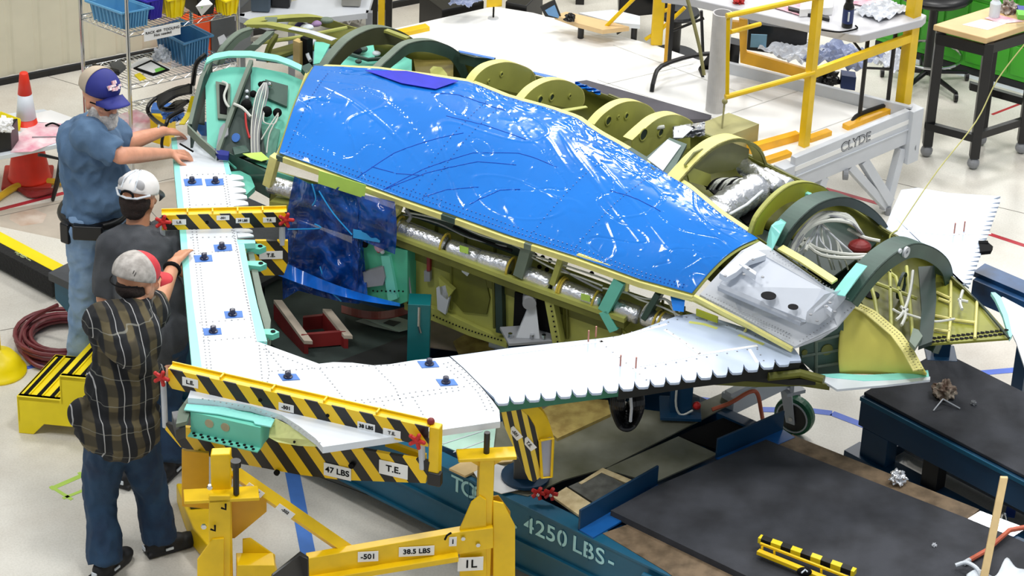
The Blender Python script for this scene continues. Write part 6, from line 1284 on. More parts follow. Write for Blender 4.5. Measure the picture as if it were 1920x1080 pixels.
# bottom shelf stuff
PNK = mat('pink_print', (240, 226, 228), .6, c2=(226, 150, 170), vs=9)
o = slab('printed_sheet', px([(222, 215), (255, 205), (295, 225), (300, 244), (248, 250), (224, 236)], zb + .01), .004, PNK); tag(o, 'pink printed plastic sheet on the bottom wire shelf', 'sheet')
yb = MB(); A_ = P(280, 212, .45); yb.box(A_, P(316, 222, .45) - A_, V((.02, .18, 0)), Z * -.2); o = yb.build('yellow_tray', YEL, bev=.01); tag(o, 'yellow tray behind the black cable loops', 'tray')
MB().cbox(A_ + V((.07, .05, .0)), V((.12, .0, 0)), V((0, .1, 0)), Z * .05).build('blue_insert', BTP, o)
# black cable loops and yellow strap left of the fuselage
mb = MB(); random.seed(4)
for i in range(7):
    s_ = i * 2.2; mb.tube([P(358, 160 + s_, 1.25), P(330, 166 + s_, 1.2), P(300, 182 + s_ * 1.4, 1.15), P(302 + s_, 204, 1.1), P(330, 205 - s_, 1.12), P(352, 190, 1.2)], .011, 7, smooth=5)
mb.tube([P(386, 102, 1.45), P(368, 120, 1.4), P(362, 158, 1.25)], .014, 8, smooth=4); mb.tube([P(355, 160, 1.25), P(300, 180, 1.15), P(278, 200, 1.1), P(283, 218, 1.05), P(308, 236, 1.1), P(318, 220, 1.15), P(345, 205, 1.2)], .012, 8, smooth=6)
mb.tube([P(310, 290, .9), P(303, 270, 1.0), P(310, 238, 1.1)], .009, 6, smooth=4); o = mb.build('cable_coil', CBM); tag(o, 'black cable loops hanging at the left end of the fuselage', 'cable')
o = MB().ribbon([P(358, 180, 1.3), P(350, 210, 1.2), P(336, 232, 1.15)], V((.03, 0, 0)), (0, 0, -.006)).build('yellow_strap', YEL2); tag(o, 'short yellow strap beside the black cable loops', 'strap')
wad('blue_rag', P(325, 222, 1.0), .05, BTP, 'blue rag under the black cable loops', 'rag', 12)
# traffic cone and low table
cb = P(56, 340, 0); CN = thing('traffic_cone', cb, 'orange traffic cone with a white collar behind the folding table', 'cone')
hc_ = .76; mb = MB(); mb.lathe(cb, [(.135, .03), (.130, .04), (.06, .44)], 24); mb.build('cone_body', mat('cone_orange', (232, 52, 28), .45), CN, smooth=True)
MB().lathe(cb, [(.061, .44), (.043, .60)], 24).build('white_collar', WHT, CN, smooth=True); MB().lathe(cb, [(.0435, .60), (.026, .735), (.022, .74)], 24).build('cone_tip', mat('cone_orange', (232, 52, 28)), CN, smooth=True)
MB().box(cb + V((-.15, -.15, 0)), V((.30, .03, 0)), V((-.03, .30, 0)), Z * .03).build('cone_base', mat('cone_red', (180, 50, 40), .6), CN, bev=.01)
TB = thing('folding_table', P(60, 330, 0), 'low white folding table with pink drawings left of the bearded man', 'table')
tz = .40
slab('table_top', px([(-60, 222), (82, 204), (165, 236), (150, 262), (0, 292), (-60, 300)], tz), .03, WHT, TB, bev=.004)
mb = MB(); mb.tube([P(72, 290, tz - .04), P(80, 291, tz - .05), P(112, 298, tz - .1), P(108, 330, .2), P(99, 372, .0)], .011, 8); mb.tube([P(99, 375, 0.01), P(125, 290, tz - .03)], .011, 8); mb.build('leg', BLK, TB)
MB().tube([P(-40, 300, tz - .03), P(-40, 380, .01)], .011, 8).build('leg', BLK, TB)
o = slab('drawing_sheet', px([(22, 262), (62, 232), (150, 224), (140, 254), (60, 284), (20, 286)], tz + .003), .002, PNK); tag(o, 'large sheet with pink drawings lying on the low table', 'drawing')
o = slab('paper_sheet', px([(60, 214), (95, 206), (140, 222), (118, 232), (66, 228)], tz + .004), .002, WH); tag(o, 'blank white sheet beneath the cone tip on the low table', 'paper')
o = MB().tube([P(85, 236, tz + .01), P(98, 231, tz + .02), P(112, 236, tz + .01)], .006, 6, smooth=4).build('glasses', INK); tag(o, 'black spectacles on the drawing sheet', 'glasses')
o = MB().tube([P(60, 257, tz + .008), P(115, 256, tz + .008)], .003, 6).build('ruler', MGR); tag(o, 'thin grey rod lying on the drawing sheet', 'rod')
o = MB().box(P(-30, 292, tz), P(22, 283, tz) - P(-30, 292, tz), V((.02, .14, 0)), Z * .15).build('black_box', BLKP, bev=.006); tag(o, 'black box at the left edge of the low table', 'box')
wad('paper_pile', P(8, 243, tz + .15), .05, WH, 'white crumpled paper on top of the black box', 'paper', 21)
o = MB().box(P(0, 215, tz + .05), P(40, 230, tz + .05) - P(0, 215, tz + .05), P(38, 248, tz) - P(40, 230, tz + .05), Z * .03).build('yellow_tray', YEL2, bev=.008); tag(o, 'bright yellow tray behind the black box', 'tray')
o = slab('yellow_note', px([(205, 212), (220, 214), (222, 232), (206, 230)], tz + .004), .002, mat('pale_yellow_note', (240, 236, 130), .6)); tag(o, 'pale yellow note right of the bearded chin', 'paper')
# hoses on floor behind
o = MB().tube([P(-5, 372, .03), P(30, 350, .03), P(70, 340, .03), P(118, 342, .03)], .022, 8, smooth=5).build('yellow_hose', mat('ochre_hose', (220, 176, 40), .5)); tag(o, 'yellow hose on the floor in front of the cone', 'hose')
mb = MB()
for i in range(3): mb.tube([P(30 + i * 5, 352 + i * 3, .02), P(60, 362 + i * 3, .02), P(100, 355 + i * 2, .02)], .012, 7, smooth=4)
o = mb.build('dark_hose', REDK); tag(o, 'dark red hoses next to the yellow hose', 'hose')
# yellow and black barrier beam with chain
BB = thing('barrier_beam', P(60, 480, 0), 'yellow and black barrier beam with a chain along the floor at left', 'barrier')
A_, B_ = P(-60, 402, .14), P(137, 506, .14); d = (B_ - A_); n_ = V((-d.y, d.x, 0)).normalized()
MB().box(A_, d, n_ * -.085, Z * -.14).build('beam', YEL2, BB, bev=.004); MB().box(A_ - n_ * .0855 - Z * .0, d, n_ * -.07, Z * -.12).build('black_pad', mat('torn_black', (30, 30, 30), .9, bump=1, bs=60), BB, bev=.004)
ch = MB(); CHN = mat('pale_chain', (196, 206, 150), .4)
A2, B2 = P(-20, 452, .12), P(112, 524, .12); k = 34
for i in range(k):
    c = lerp(A2, B2, (i + .5) / k) - Z * .02 * math.sin(i * .3); dd = (B2 - A2).normalized(); s_ = Z if i % 2 else dd.cross(Z)
    ch.tube([c + dd * .018 * math.cos(a) + s_ * .010 * math.sin(a) for a in [j * math.pi / 4 for j in range(8)]], .0035, 5, close=True)
ch.build('chain', CHN, BB)
# coiled hose
mb = MB(); cc = P(118, 645, 0)
for i in range(9):
    r_ = .25 - (i % 4) * .022; zz = .014 + .018 * (i // 2); pts = [cc + V((r_ * 1.0 * math.cos(a) + .01 * math.sin(i * 3), r_ * math.sin(a) + .012 * math.cos(i * 2), zz)) for a in [j * math.pi / 12 for j in range(24)]]
    mb.tube(pts, .0125, 7, close=True)
mb.tube([P(108, 572, .2), P(72, 590, .12), P(46, 612, .08), P(38, 650, .05), P(60, 680, .03), P(84, 690, .02)], .0125, 7, smooth=5)
o = mb.build('hose_coil', mat('maroon_hose', (118, 46, 52), .4)); tag(o, 'coiled maroon hose on the floor beside the yellow steps', 'hose')
# yellow post foot at left edge
pc = P(-3, 696, 0); YP = thing('yellow_post', pc, 'yellow post with a domed foot at the left edge', 'post')
MB().lathe(pc, [(.155, 0), (.155, .015), (.14, .02), (.13, .06), (.09, .11), (.03, .13), (.022, .14)], 32).build('domed_foot', YEL2, YP, smooth=True); MB().cyl(pc + Z * .13, pc + Z * 1.0, .022).build('pole', YEL2, YP)
# yellow steps
STP = thing('step_stool', P(120, 800, 0), 'bright yellow two-step plastic stool with black grip strips behind the plaid shirt', 'step stool')
g0 = P(35, 812, 0); gx = (P(150, 828, 0) - g0); gx = V((gx.x, gx.y, 0)).normalized(); gx = V((.97, -.1, 0)).normalized(); gy = V((.30, .95, 0)).normalized(); h1 = ZV(g0, 742)
def sbox(x0, x1, y0, y1, z0, z1, name, m, bev=.006): return MB().box(g0 + gx * x0 + gy * y0 + Z * z0, gx * (x1 - x0), gy * (y1 - y0), Z * (z1 - z0)).build(name, m, STP, bev=bev)
sd_ = [(0, 0), (.0, h1), (.235, h1), (.235, h1 + .15), (.5, h1 + .15), (.5, 0), (.40, 0), (.30, .07), (.14, .07), (.08, 0)]
MB().poly([g0 + gx * x + Z * z for x, z in sd_], gy * .03).build('side_panel', YEL2, STP, bev=.004); MB().poly([g0 + gy * .42 + gx * x + Z * z for x, z in sd_], gy * .03).build('side_panel', YEL2, STP, bev=.004)
sbox(0, .235, 0, .45, h1 - .03, h1, 'lower_tread', YEL2); sbox(.235, .5, 0, .45, h1 + .12, h1 + .15, 'upper_tread', YEL2); sbox(.235, .255, .0, .45, h1 - .03, h1 + .13, 'riser', YEL2); sbox(.0, .02, 0, .45, .07, h1, 'riser', YEL2)
for x, zz in ((.03, h1), (.10, h1), (.17, h1), (.27, h1 + .15), (.34, h1 + .15), (.41, h1 + .15)):
    sbox(x, x + .022, .02, .43, zz, zz + .004, 'grip_strip', INK, .001); sbox(x + .027, x + .036, .02, .43, zz, zz + .008, 'tread_rib', YEL2, .001)
# ================================================================ TOP BACKGROUND
DZ = .60
PT = thing('work_platform', P(1400, 250, 0), 'large white work platform with yellow guard rails and hand-lettered white end beam', 'platform')
DK = mat('white_deck', (244, 244, 242), .45, var=.02)
slab('deck', px([(720, 58), (925, 12), (1000, 24), (1225, 84), (1430, 152), (1702, 224), (1712, 221), (1492, 313), (1400, 310), (1300, 260), (880, 130), (800, 112)], DZ), .03, DK, PT)
for a_, b_ in (((1000, 190), (1300, 120)), ((1230, 260), (1500, 170)), ((1380, 300), (1640, 205)), ((1150, 85), (1430, 190)), ((1120, 150), (1420, 250))):
    A_, B_ = P(*a_, DZ + .001), P(*b_, DZ + .001); MB().box(A_, B_ - A_, V((0, .008, 0)), Z * .001).build('deck_joint', mat('faint_joint', (214, 214, 210), .5), PT)
def beamp(a, b, z0, z1, th, m, name, parent=PT, bev=.004, toward=1):
    A_, B_ = P(*a), P(*b); A_.z = B_.z = z0; dd = B_ - A_; nn = V((dd.y, -dd.x, 0)).normalized() * th; return MB().box(A_, dd, -nn, Z * (z1 - z0)).build(name, m, parent, bev=bev)
PGR = mat('platform_grey', (206, 210, 216), .45, var=.04)
# front end beam (lettered)
ea, eb = P(1492, 296, DZ + .06), P(1712, 205, DZ + .06); ed = (eb - ea); edn = ed.normalized(); en = V((edn.y, -edn.x, 0))
MB().box(V((ea.x, ea.y, DZ - .17)), ed, -en * .04, Z * .23).build('end_beam', PGR, PT, bev=.004); MB().box(V((ea.x, ea.y, DZ - .07)) + en * .0, ed, en * .008, Z * .006).build('beam_lip', PGR, PT)
MB().box(V((ea.x, ea.y, DZ - .19)) - edn * .09, edn * .11, -en * .09, Z * .2).build('corner_block', PGR, PT, bev=.004); MB().box(V((eb.x, eb.y, DZ - .3)) - edn * .03 + en * .03, edn * .1, -en * .09, Z * .36).build('corner_block', PGR, PT, bev=.004)
text('hand_lettering', 'CLYDE', V((ea.x, ea.y, 0)) + ed * .51 + en * .002 + Z * (DZ - .005), edn, Z, .062, INK, PT, bold=.0016)
text('hand_lettering', 'CLYDE', V((ea.x, ea.y, 0)) + ed * .51 + en * .0026 + Z * (DZ - .005), edn, Z, .062, PGR, PT, bold=-.0018)
# far side beam
beamp((1362, 138, DZ), (1706, 222, DZ), DZ - .04, DZ + .075, .03, PGR, 'far_kerb')
# legs under the beam
lb = P(1664, 402, 0)
def strut(a, b, w, name, m=PGR): A_, B_ = a, b; s_ = en.cross((B_ - A_).normalized()).normalized() * w; return MB().box(A_ - s_ / 2, s_, B_ - A_, -en * .05).build(name, m, PT, bev=.003)
def E_(t, z): return V((ea.x, ea.y, 0)) + ed * t + Z * z
strut(E_(.96, DZ - .2), V((lb.x, lb.y, 0.02)) , .06, 'leg'); strut(E_(.50, DZ - .17), V((lb.x, lb.y, .05)), .05, 'diagonal_leg'); strut(E_(.62, DZ - .17), V((lb.x, lb.y, .08)) + V((.02, .0, 0)), .06, 'diagonal_leg'); strut(E_(.28, DZ - .17), E_(.12, .0), .06, 'leg')
MB().cyl(V((lb.x, lb.y, 0)), V((lb.x, lb.y, .05)), .02).build('foot', MGR, PT)
for t_ in (.45, 1.04): c = E_(t_, DZ - .2); MB().cyl(c - V((.015, 0, 0)), c + V((.015, 0, 0)), .035).build('pivot_wheel', MGR, PT)
# yellow rails
b1 = P(1513, 276, DZ); b2 = P(1700, 206, DZ); b3_ = P(1368, 128, DZ); b4 = P(1752, 236, DZ)
def ypost(b, w, h, m=YEL): return MB().box(V((b.x, b.y, b.z)) - edn * w / 2, edn * w, -en * w, Z * h).build('rail_post', m, PT, bev=.003)
ypost(b1, .05, 1.1); ypost(b2, .07, 1.1)
def at_post(b, py): z = ZV(b, py); return V((b.x, b.y, z))
p_a, p_b = at_post(b1, 132), at_post(b2, 62)
MB().box(p_a, p_b - p_a, -en * .03, Z * -.055).build('mid_rail', YEL, PT, bev=.003)
rp = P(1362, 208, DZ)
q1 = at_post(b1, 132); q0_ = PP(1362, 180, q1, en); q2_ = PP(1362, 30, q1 + V((0, 0, 0)), en)
z_side = PY(1360, 182, q1.y + .35)
MB().tube([at_post(b1, 136), PY(1360, 182, q1.y - .25)], .017, 10).build('round_rail', YEL, PT)
MB().tube([at_post(b1, -8), PY(1362, 30, q1.y - .25)], .017, 10).build('round_rail', YEL, PT); e_ = PY(1362, 30, q1.y - .25); e2 = PY(1360, 182, q1.y - .25)
MB().box(e_, V((.022, 0, 0)), V((0, .03, 0)), e2 - e_).build('rail_post', YEL, PT, bev=.002)
MB().tube([PY(1370, 60, q1.y - .2), PY(1425, 45, q1.y)], .014).build('short_rail', YEL, PT)
# orange yellow channel at the far side
cq_ = P(1400, 120, DZ + .12); OYL = mat('amber_paint', (238, 176, 24), .4)
MB().poly([P(1386, 36, DZ + .45), P(1402, 38, DZ + .45), P(1400, 98, DZ + .18), P(1524, 134, DZ + .18), P(1520, 152, DZ + .1), P(1388, 118, DZ + .1)], V((0, .03, 0))).build('amber_channel', OYL, PT, bev=.003)
MB().poly([P(1368, 40, DZ + .42), P(1388, 42, DZ + .42), P(1388, 62, DZ + .34), P(1368, 60, DZ + .34)], V((0, .03, 0))).build('amber_plate', OYL, PT)
# yellow beams left of the lettered beam
for a_, b_, h_ in (((1408, 290), (1500, 264), .07), ((1430, 312), (1485, 294), .05), ((1520, 268), (1560, 254), .05), ((1590, 245), (1672, 212), .05)):
    beamp((*a_, DZ + .0), (*b_, DZ + .0), DZ - .02, DZ - .02 + h_, .05, OYL, 'fork_pocket_beam')
# left portion: yellow end and posts
beamp((750, 70, DZ), (806, 58, DZ), DZ - .04, DZ + .03, .06, YEL, 'yellow_end_beam')
o = MB().box(P(1342, 302, DZ), P(1420, 272, DZ) - P(1342, 302, DZ), U * -.22, Z * .14).build('timber_block', mat('olive_timber', (176, 172, 120), .6)); tag(o, 'pale olive timber block behind the fuselage nose arches', 'block')
# dark panel lying beside
o = slab('foam_sheet', px([(1078, 153), (1100, 150), (1334, 216), (1328, 223), (1270, 224), (1150, 190)], DZ + .03), .02, mat('charcoal_panel', (84, 82, 90), .7, bump=.2, bs=300)); tag(o, 'dark grey foam panel lying on the near edge of the white platform', 'panel')
# PVC tube
tb0 = P(1341, 206, DZ); tzt = ZV(tb0, 24); o = MB().hollow(tb0, V((tb0.x, tb0.y, tzt)), .06, .052, 32).build('cardboard_tube', mat('grey_tube', (196, 194, 194), .5, var=.04, vs=20), smooth=False); tag(o, 'tall light grey tube standing upright on the white platform', 'tube')
# posts further back
def simple(name, pts, ext, m, label, cat, **k): o = MB().poly(pts, ext).build(name, m, None, **k); tag(o, label, cat); return o
yp_ = P(1230, 86, DZ); z_ = ZV(yp_, -10); t = thing('guard_post', yp_, 'thick yellow guard post with braces at the far platform edge', 'post')
MB().box(yp_ - V((.035, 0, 0)), V((.075, 0, 0)), V((0, .06, 0)), Z * (z_ - DZ + .1)).build('post', YEL, t, bev=.008)
for a_, b_ in (((1190, -4), (1130, 56)), ((1284, 14), (1232, 62)), ((1262, 14), (1232, 26)), ((1210, 74), (1222, 66))):
    MB().tube([PY(*a_, yp_.y + .02), PY(*b_, yp_.y + .02)], .013, 8).build('brace', YEL, t)
s1 = P(1250, 118, DZ); zt = ZV(s1, 8); o = thing('square_post', s1, 'slim post of yellow and black halves right of the thick yellow post', 'post')
MB().box(s1 - V((.018, 0, 0)), V((.02, 0, 0)), V((0, .03, 0)), Z * (zt - DZ)).build('yellow_half', OYL, o); MB().box(s1 + V((.004, 0, 0)), V((.024, 0, 0)), V((0, .03, 0)), Z * (zt - DZ)).build('black_half', BLK, o)
# folding table with clutter
tz = 1.22
FT = thing('folding_table', P(1560, 240, DZ), 'long grey folding table with wrapped papers behind the yellow rails', 'table')
TG = mat('table_grey', (200, 200, 204), .5, var=.04)
tt = [(1240, -10), (1300, -2), (1596, 64), (1614, 66), (1730, 36), (1738, 28), (1690, 10), (1560, -30), (1300, -30)]
slab('table_top', px(tt, tz), .055, TG, FT, bev=.008)
def tleg(pts, name='leg'): MB().tube([P(*p) for p in pts], .014, 8, smooth=3).build(name, BLK, FT)
tleg([(1591, 242, DZ), (1598, 228, DZ + .02), (1612, 214, DZ + .04), (1664, 196, DZ + .04), (1678, 197, DZ + .03), (1685, 214, DZ)], 'leg_loop')
A_ = P(1612, 214, DZ + .04); B_ = P(1664, 196, DZ + .04); MB().cyl(A_, V((A_.x, A_.y, tz - .05)), .013).build('leg', BLK, FT); MB().cyl(B_, V((B_.x, B_.y, tz - .05)), .013).build('leg', BLK, FT)
MB().tube([V((A_.x, A_.y, DZ + .35)), V((B_.x, B_.y, DZ + .28))], .008).build('leg_brace', BLK, FT); MB().tube([V((A_.x, A_.y, DZ + .42)), V((A_.x - .15, A_.y + .1, tz - .05))], .008).build('leg_brace', BLK, FT)
tleg([(1222, 172, DZ), (1226, 150, DZ + .06), (1240, 124, DZ + .1), (1300, 104, DZ + .12), (1345, 100, DZ + .1)], 'leg_loop')
A_ = P(1258, 118, DZ + .02); MB().cyl(P(1312, 130, DZ), P(1318, 145, DZ), .01).build('leg_foot', BLK, FT)
for x0, y0, x1, y1 in ((1255, 60, 1320, 34), (1315, 20, 1318, 100)): MB().tube([PY(x0, y0, A_.y + .2), PY(x1, y1, A_.y + .2)], .010).build('leg', BLK, FT)
random.seed(9)
def crumple(name, quad, z, m, label, cat, amp=.02, n=18, seed=0):
    c = [P(*p, z) for p in quad]
    def f(u, v): p = lerp(lerp(c[0], c[1], u), lerp(c[3], c[2], u), v); return p + Z * (amp * (.6 + noise.noise(V((u * 5 + seed, v * 5, 0))) + .5 * noise.noise(V((u * 13, v * 13 + seed, 0)))))
    o = MB().grid(f, n, n).build(name, m, None, solid=.002); tag(o, label, cat); return o
crumple('plastic_wrap', [(1600, 26), (1650, 44), (1712, 22), (1660, 2)], tz + .002, BORD, 'grey plastic wrap on the right end of the grey folding table', 'wrap', .035)
crumple('drawing_sheet', [(1590, 6), (1620, 12), (1700, -8), (1670, -14)], tz + .006, PNK, 'pink and white drawing at the back right of the folding table', 'drawing', .008, seed=3)
crumple('drawing_sheet', [(1440, 12), (1500, 30), (1560, 18), (1500, -4)], tz + .004, PNK, 'pink smudged sheet in the middle of the folding table', 'drawing', .008, seed=5)
o = MB().box(P(1498, 32, tz + .002), P(1560, 28, tz + .002) - P(1498, 32, tz + .002), V((.02, .14, 0)), Z * .05).build('paper_stack', WH, bev=.002); tag(o, 'white paper stack left of the black bottle', 'paper')
o = MB().box(P(1478, 22, tz + .002), P(1555, 41, tz + .002) - P(1478, 22, tz + .002), V((-.0, .04, 0)), Z * .02).build('black_bar', BLKP); tag(o, 'black bar lying in front of the paper stack', 'bar')
bb_ = P(1588, 50, tz + .001); bo = thing('drink_bottle', bb_, 'tall black bottle with a blue label standing on the folding table', 'bottle')
MB().lathe(bb_, [(.03, 0), (.033, .004), (.033, .13), (.022, .16), (.024, .165), (.024, .19)], 20).build('bottle_body', BLKP, bo, smooth=False); MB().lathe(bb_, [(.0336, .03), (.0336, .12)], 20).build('bottle_label', mat('navy_label', (40, 56, 110), .5), bo)
MB().cyl(bb_ + V((.0, -.034, .05)), bb_ + V((0, -.0345, .11)), .006, n=6).build('label_print', WHT, bo)
o = MB().tube([P(1540, 56, tz + .012), P(1575, 60, tz + .012), P(1606, 54, tz + .012), P(1604, 48, tz + .012)], .005, 6, smooth=5).build('power_cable', INK); tag(o, 'black cord curling round the bottle foot', 'cord')
wad('red_bundle', P(1385, 5, tz), .035, RED, 'red and black bundle at the back of the folding table', 'bundle', 33)
o = MB().cbox(P(1531, 60, 1.26) + V((.0, -.02, .0)), V((.02, 0, 0)), V((0, .02, 0)), Z * .12).build('hanging_tag_tool', MGR); tag(o, 'grey tool with a red tag hanging on the yellow post', 'tool'); MB().cbox(P(1526, 66, 1.22) + V((0, -.03, 0)), V((.015, 0, 0)), V((0, .005, 0)), Z * .04).build('red_tag', RED, o)
# boxes under the table
o = MB().box(P(1400, 94, DZ), P(1510, 110, DZ) - P(1400, 94, DZ), V((0, .25, 0)), Z * .19).build('black_case', BLKP, bev=.006); tag(o, 'black case with a pale blue label under the folding table', 'case')
c = P(1420, 72, DZ + .12); MB().box(c + V((-.045, -.05, -.04)), V((.1, 0, 0)), V((0, .004, 0)), Z * .09).build('case_label', mat('pale_blue_label', (130, 180, 210), .5), o)
o = MB().box(P(1366, 128, DZ), P(1384, 132, DZ) - P(1366, 128, DZ), V((0, .1, 0)), Z * .17).build('black_box', BLKP); tag(o, 'small black box with white card beside the grey tube', 'box'); MB().cbox(P(1373, 92, DZ + .1), V((.05, 0, 0)), V((0, .004, 0)), Z * .08).build('white_card', WH, o)
crumple('plastic_wrap', [(1420, 100), (1500, 128), (1560, 98), (1480, 78)], DZ + .05, BORD, 'grey crumpled plastic under the table behind the amber channel', 'wrap', .05, seed=7)
crumple('plastic_wrap', [(1500, 118), (1600, 140), (1660, 112), (1560, 84)], DZ + .06, mat('bluish_wrap', (150, 160, 190), .25, var=.2, bump=.8, bs=30), 'bluish crumpled plastic under the right part of the folding table', 'wrap', .06, seed=9)
crumple('plastic_wrap', [(1620, 122), (1680, 140), (1712, 110), (1660, 95)], DZ - .1, BORD, 'clear plastic heap behind the right table leg', 'wrap', .06, seed=19)
o = MB().box(P(1576, 166, DZ), P(1603, 170, DZ) - P(1576, 166, DZ), V((0, .08, 0)), Z * .09).build('navy_box', mat('navy_box', (30, 50, 100), .5)); tag(o, 'small navy box under the folding table', 'box')
wad('black_bag', P(1550, 158, DZ), .07, BLKP, 'black bag left of the small navy box', 'bag', 41)
# rope
o = MB().tube([P(1682, 432, 1.3), P(1700, 405, 1.32), P(1758, 320, 1.5), P(1830, 228, 1.7), P(1870, 150, 1.9), P(1925, 78, 2.1)], .0035, 5, smooth=5).build('rope', mat('straw_rope', (206, 200, 130), .8)); tag(o, 'thin straw coloured rope rising from the nose arches to upper right', 'rope')
MB().tube([P(1682, 432, 1.3), P(1670, 440, 1.3), P(1668, 452, 1.28)], .005, 5, smooth=4).build('rope_hook', OLV, o)
o = MB().tube([PY(1288, -5, 15.2), PY(1300, 40, 15.2), PY(1312, 90, 15.2), PY(1320, 140, 15.2)], .012, 6).build('rope', mat('khaki_rope', (150, 146, 100), .8)); tag(o, 'khaki rope hanging left of the grey tube', 'rope')
o = MB().tube([PY(1360, 184, 15.0), PY(1358, 196, 15.0), PY(1353, 246, 14.9)], .006, 6).build('rope', mat('khaki_rope', (150, 146, 100))); tag(o, 'short khaki rope knotted below the round yellow rail', 'rope'); MB().sphere(PY(1359, 190, 14.98), .018, 6).build('knot', mat('khaki_rope', (150, 146, 100)), o)
# far wing panel (mirror)
FW_ = thing('far_wing_panel', P(1780, 440, WZ), 'pale bluish wing panel with a serrated edge on the far side of the nose', 'wing panel')
tf = []
for i in range(20):
    t0 = i / 20; x_, y_ = lerp(1876, 1815, t0), lerp(372, 540, t0); dx, dy = -61 / 20, 168 / 20
    tf += [(x_ - 14, y_ + 1), (x_, y_ + dy * .25), (x_ - 1, y_ + dy * .8)]
slab('panel_skin', px([(1690, 356), (1720, 352), (1780, 362), (1876, 368)] + tf + [(1806, 530), (1760, 500), (1690, 455), (1655, 440), (1670, 400)], WZ), .012, WHB, FW_)
seam([[(1690, 432), (1780, 440), (1858, 438)], [(1800, 440), (1780, 500)], [(1812, 440), (1792, 508)]], WZ, .014, TAPEW, 'seam_tape', FW_)
for x, y in ((1789, 437), (1807, 434)): b = P(x, y, WZ); MB().cyl(b, b + Z * .06, .004).build('copper_pin', mat('copper_pin', (196, 130, 110)), FW_)
vt = MB().tube([P(1852, 458, WZ), P(1835, 458, WZ - .002)], .02).build('black_wedge', INK, FW_)
nt_ = slab('bracket', [P(1836, 452, WZ + .01), P(1848, 450, WZ + .01), P(1862, 462, WZ + .01), P(1858, 470, WZ + .01), P(1838, 472, WZ + .01)], .02, INK, FW_)
# blue beam right
bm = MB().box(P(1824, 518, .75), P(1940, 568, .75) - P(1824, 518, .75), VV * .12, Z * .03); bm.box(P(1824, 526, .75) - Z * .12, P(1940, 576, .75) - P(1824, 526, .75), VV * .09, Z * .125); o = bm.build('blue_beam', mat('steel_blue', (40, 100, 160), .4, c2=(14, 40, 66), vs=3)); tag(o, 'thick blue steel beam at the right edge behind the nose', 'beam')
leg = MB().box(P(1824, 526, .75) + U * .31 - Z * .75, U * .07, VV * .09, Z * .66).build('beam_leg', TEALD, o)
o = slab('white_fairing', px([(1868, 562), (1880, 556), (1925, 580), (1925, 700), (1905, 640), (1885, 600)], .9), .01, WHT); tag(o, 'white curved fairing beyond the nose at the right edge', 'fairing')
# bench with wood top, green cabinet, chair
WB = thing('work_bench', P(1850, 200, 0), 'work bench with a tan wooden top and black caster legs at upper right', 'table')
wz = .92; top_ = [(1750, 46), (1850, 72), (1935, 44), (1935, 12), (1858, 12)]
slab('bench_top', px(top_, wz), .04, mat('tan_top', (226, 192, 140), .5, var=.05), WB, bev=.006)
for (x, y) in ((1758, 50), (1848, 72), (1862, 30), (1940, 45)):
    b = P(x, y, wz); MB().box(V((b.x, b.y, .08)) - V((.0, .0, 0)), V((.06, 0, 0)), V((0, .06, 0)), Z * (wz - .12)).build('leg', BLK, WB, bev=.003); MB().sphere(V((b.x + .03, b.y + .03, .04)), .04, 8).build('caster', MGR, WB)
a_, b_, c_ = P(1758, 50, wz), P(1848, 72, wz), P(1940, 45, wz)
MB().box(V((a_.x, a_.y, wz - .12)), V((b_.x - a_.x, b_.y - a_.y, 0)), V((0, .03, 0)), Z * .07).build('apron', BLK, WB); MB().box(V((b_.x, b_.y, wz - .12)), V((c_.x - b_.x, c_.y - b_.y, 0)), V((0, .03, 0)), Z * .07).build('apron', BLK, WB)
MB().box(V((a_.x, a_.y, .2)), V((b_.x - a_.x, b_.y - a_.y, 0)), V((0, .04, 0)), Z * .05).build('stretcher', BLK, WB); MB().box(V((b_.x, b_.y, .2)), V((c_.x - b_.x, c_.y - b_.y, 0)), V((0, .04, 0)), Z * .05).build('stretcher', BLK, WB); MB().box(V((c_.x - .3, c_.y + .3, .3)), V((.5, -.3, 0)), V((0, .04, 0)), Z * .05).build('stretcher', BLK, WB)
o = slab('paper_sheet', px([(1804, 46), (1852, 56), (1886, 44), (1840, 36)], wz + .002), .002, WH); tag(o, 'blank white sheet on the tan bench top', 'paper')
o = slab('printed_sheet', px([(1846, 34), (1880, 44), (1920, 40), (1868, 26)], wz + .004), .002, PNK); tag(o, 'pink print behind the blank sheet on the bench', 'sheet')
bb_ = P(1864, 30, wz + .005); o = MB().lathe(bb_, [(.035, 0), (.035, .09), (.02, .11), (.02, .13)], 18).build('white_jar', WHT); tag(o, 'white jar standing on the pink print of the bench', 'jar')
o = MB().box(P(1908, 36, wz + .002), P(1930, 38, wz + .002) - P(1908, 36, wz + .002), V((0, .08, 0)), Z * .06).build('blue_box', mat('royal_blue', (24, 50, 150))); tag(o, 'small blue and green box at the right edge of the bench', 'box'); MB().box(P(1908, 36, wz + .063), P(1930, 38, wz + .063) - P(1908, 36, wz + .063), V((0, .08, 0)), Z * .03).build('green_lid', mat('leaf_green', (120, 200, 80)), o)
wad('tool_pile', P(1890, 22, wz), .05, mat('brown_tools', (96, 70, 54), .6, c2=(200, 190, 180), vs=30), 'pile of brown tools at the back of the bench', 'tools', 51)
GC = mat('tool_green', (70, 176, 44), .4, var=.06); ga, gb = P(1640, 88, .0), P(1930, 172, .0)
GCB = thing('tool_cabinet', (ga + gb) / 2, 'long bright green tool cabinet behind the bench', 'cabinet'); gd = gb - ga; gn = V((-gd.y, gd.x, 0)).normalized()
MB().box(ga + Z * .05, gd, gn * .45, Z * .75).build('cabinet_body', GC, GCB, bev=.008); MB().box(ga, gd, gn * .4 , Z * .05).build('plinth', BLK, GCB); gnn = -gn
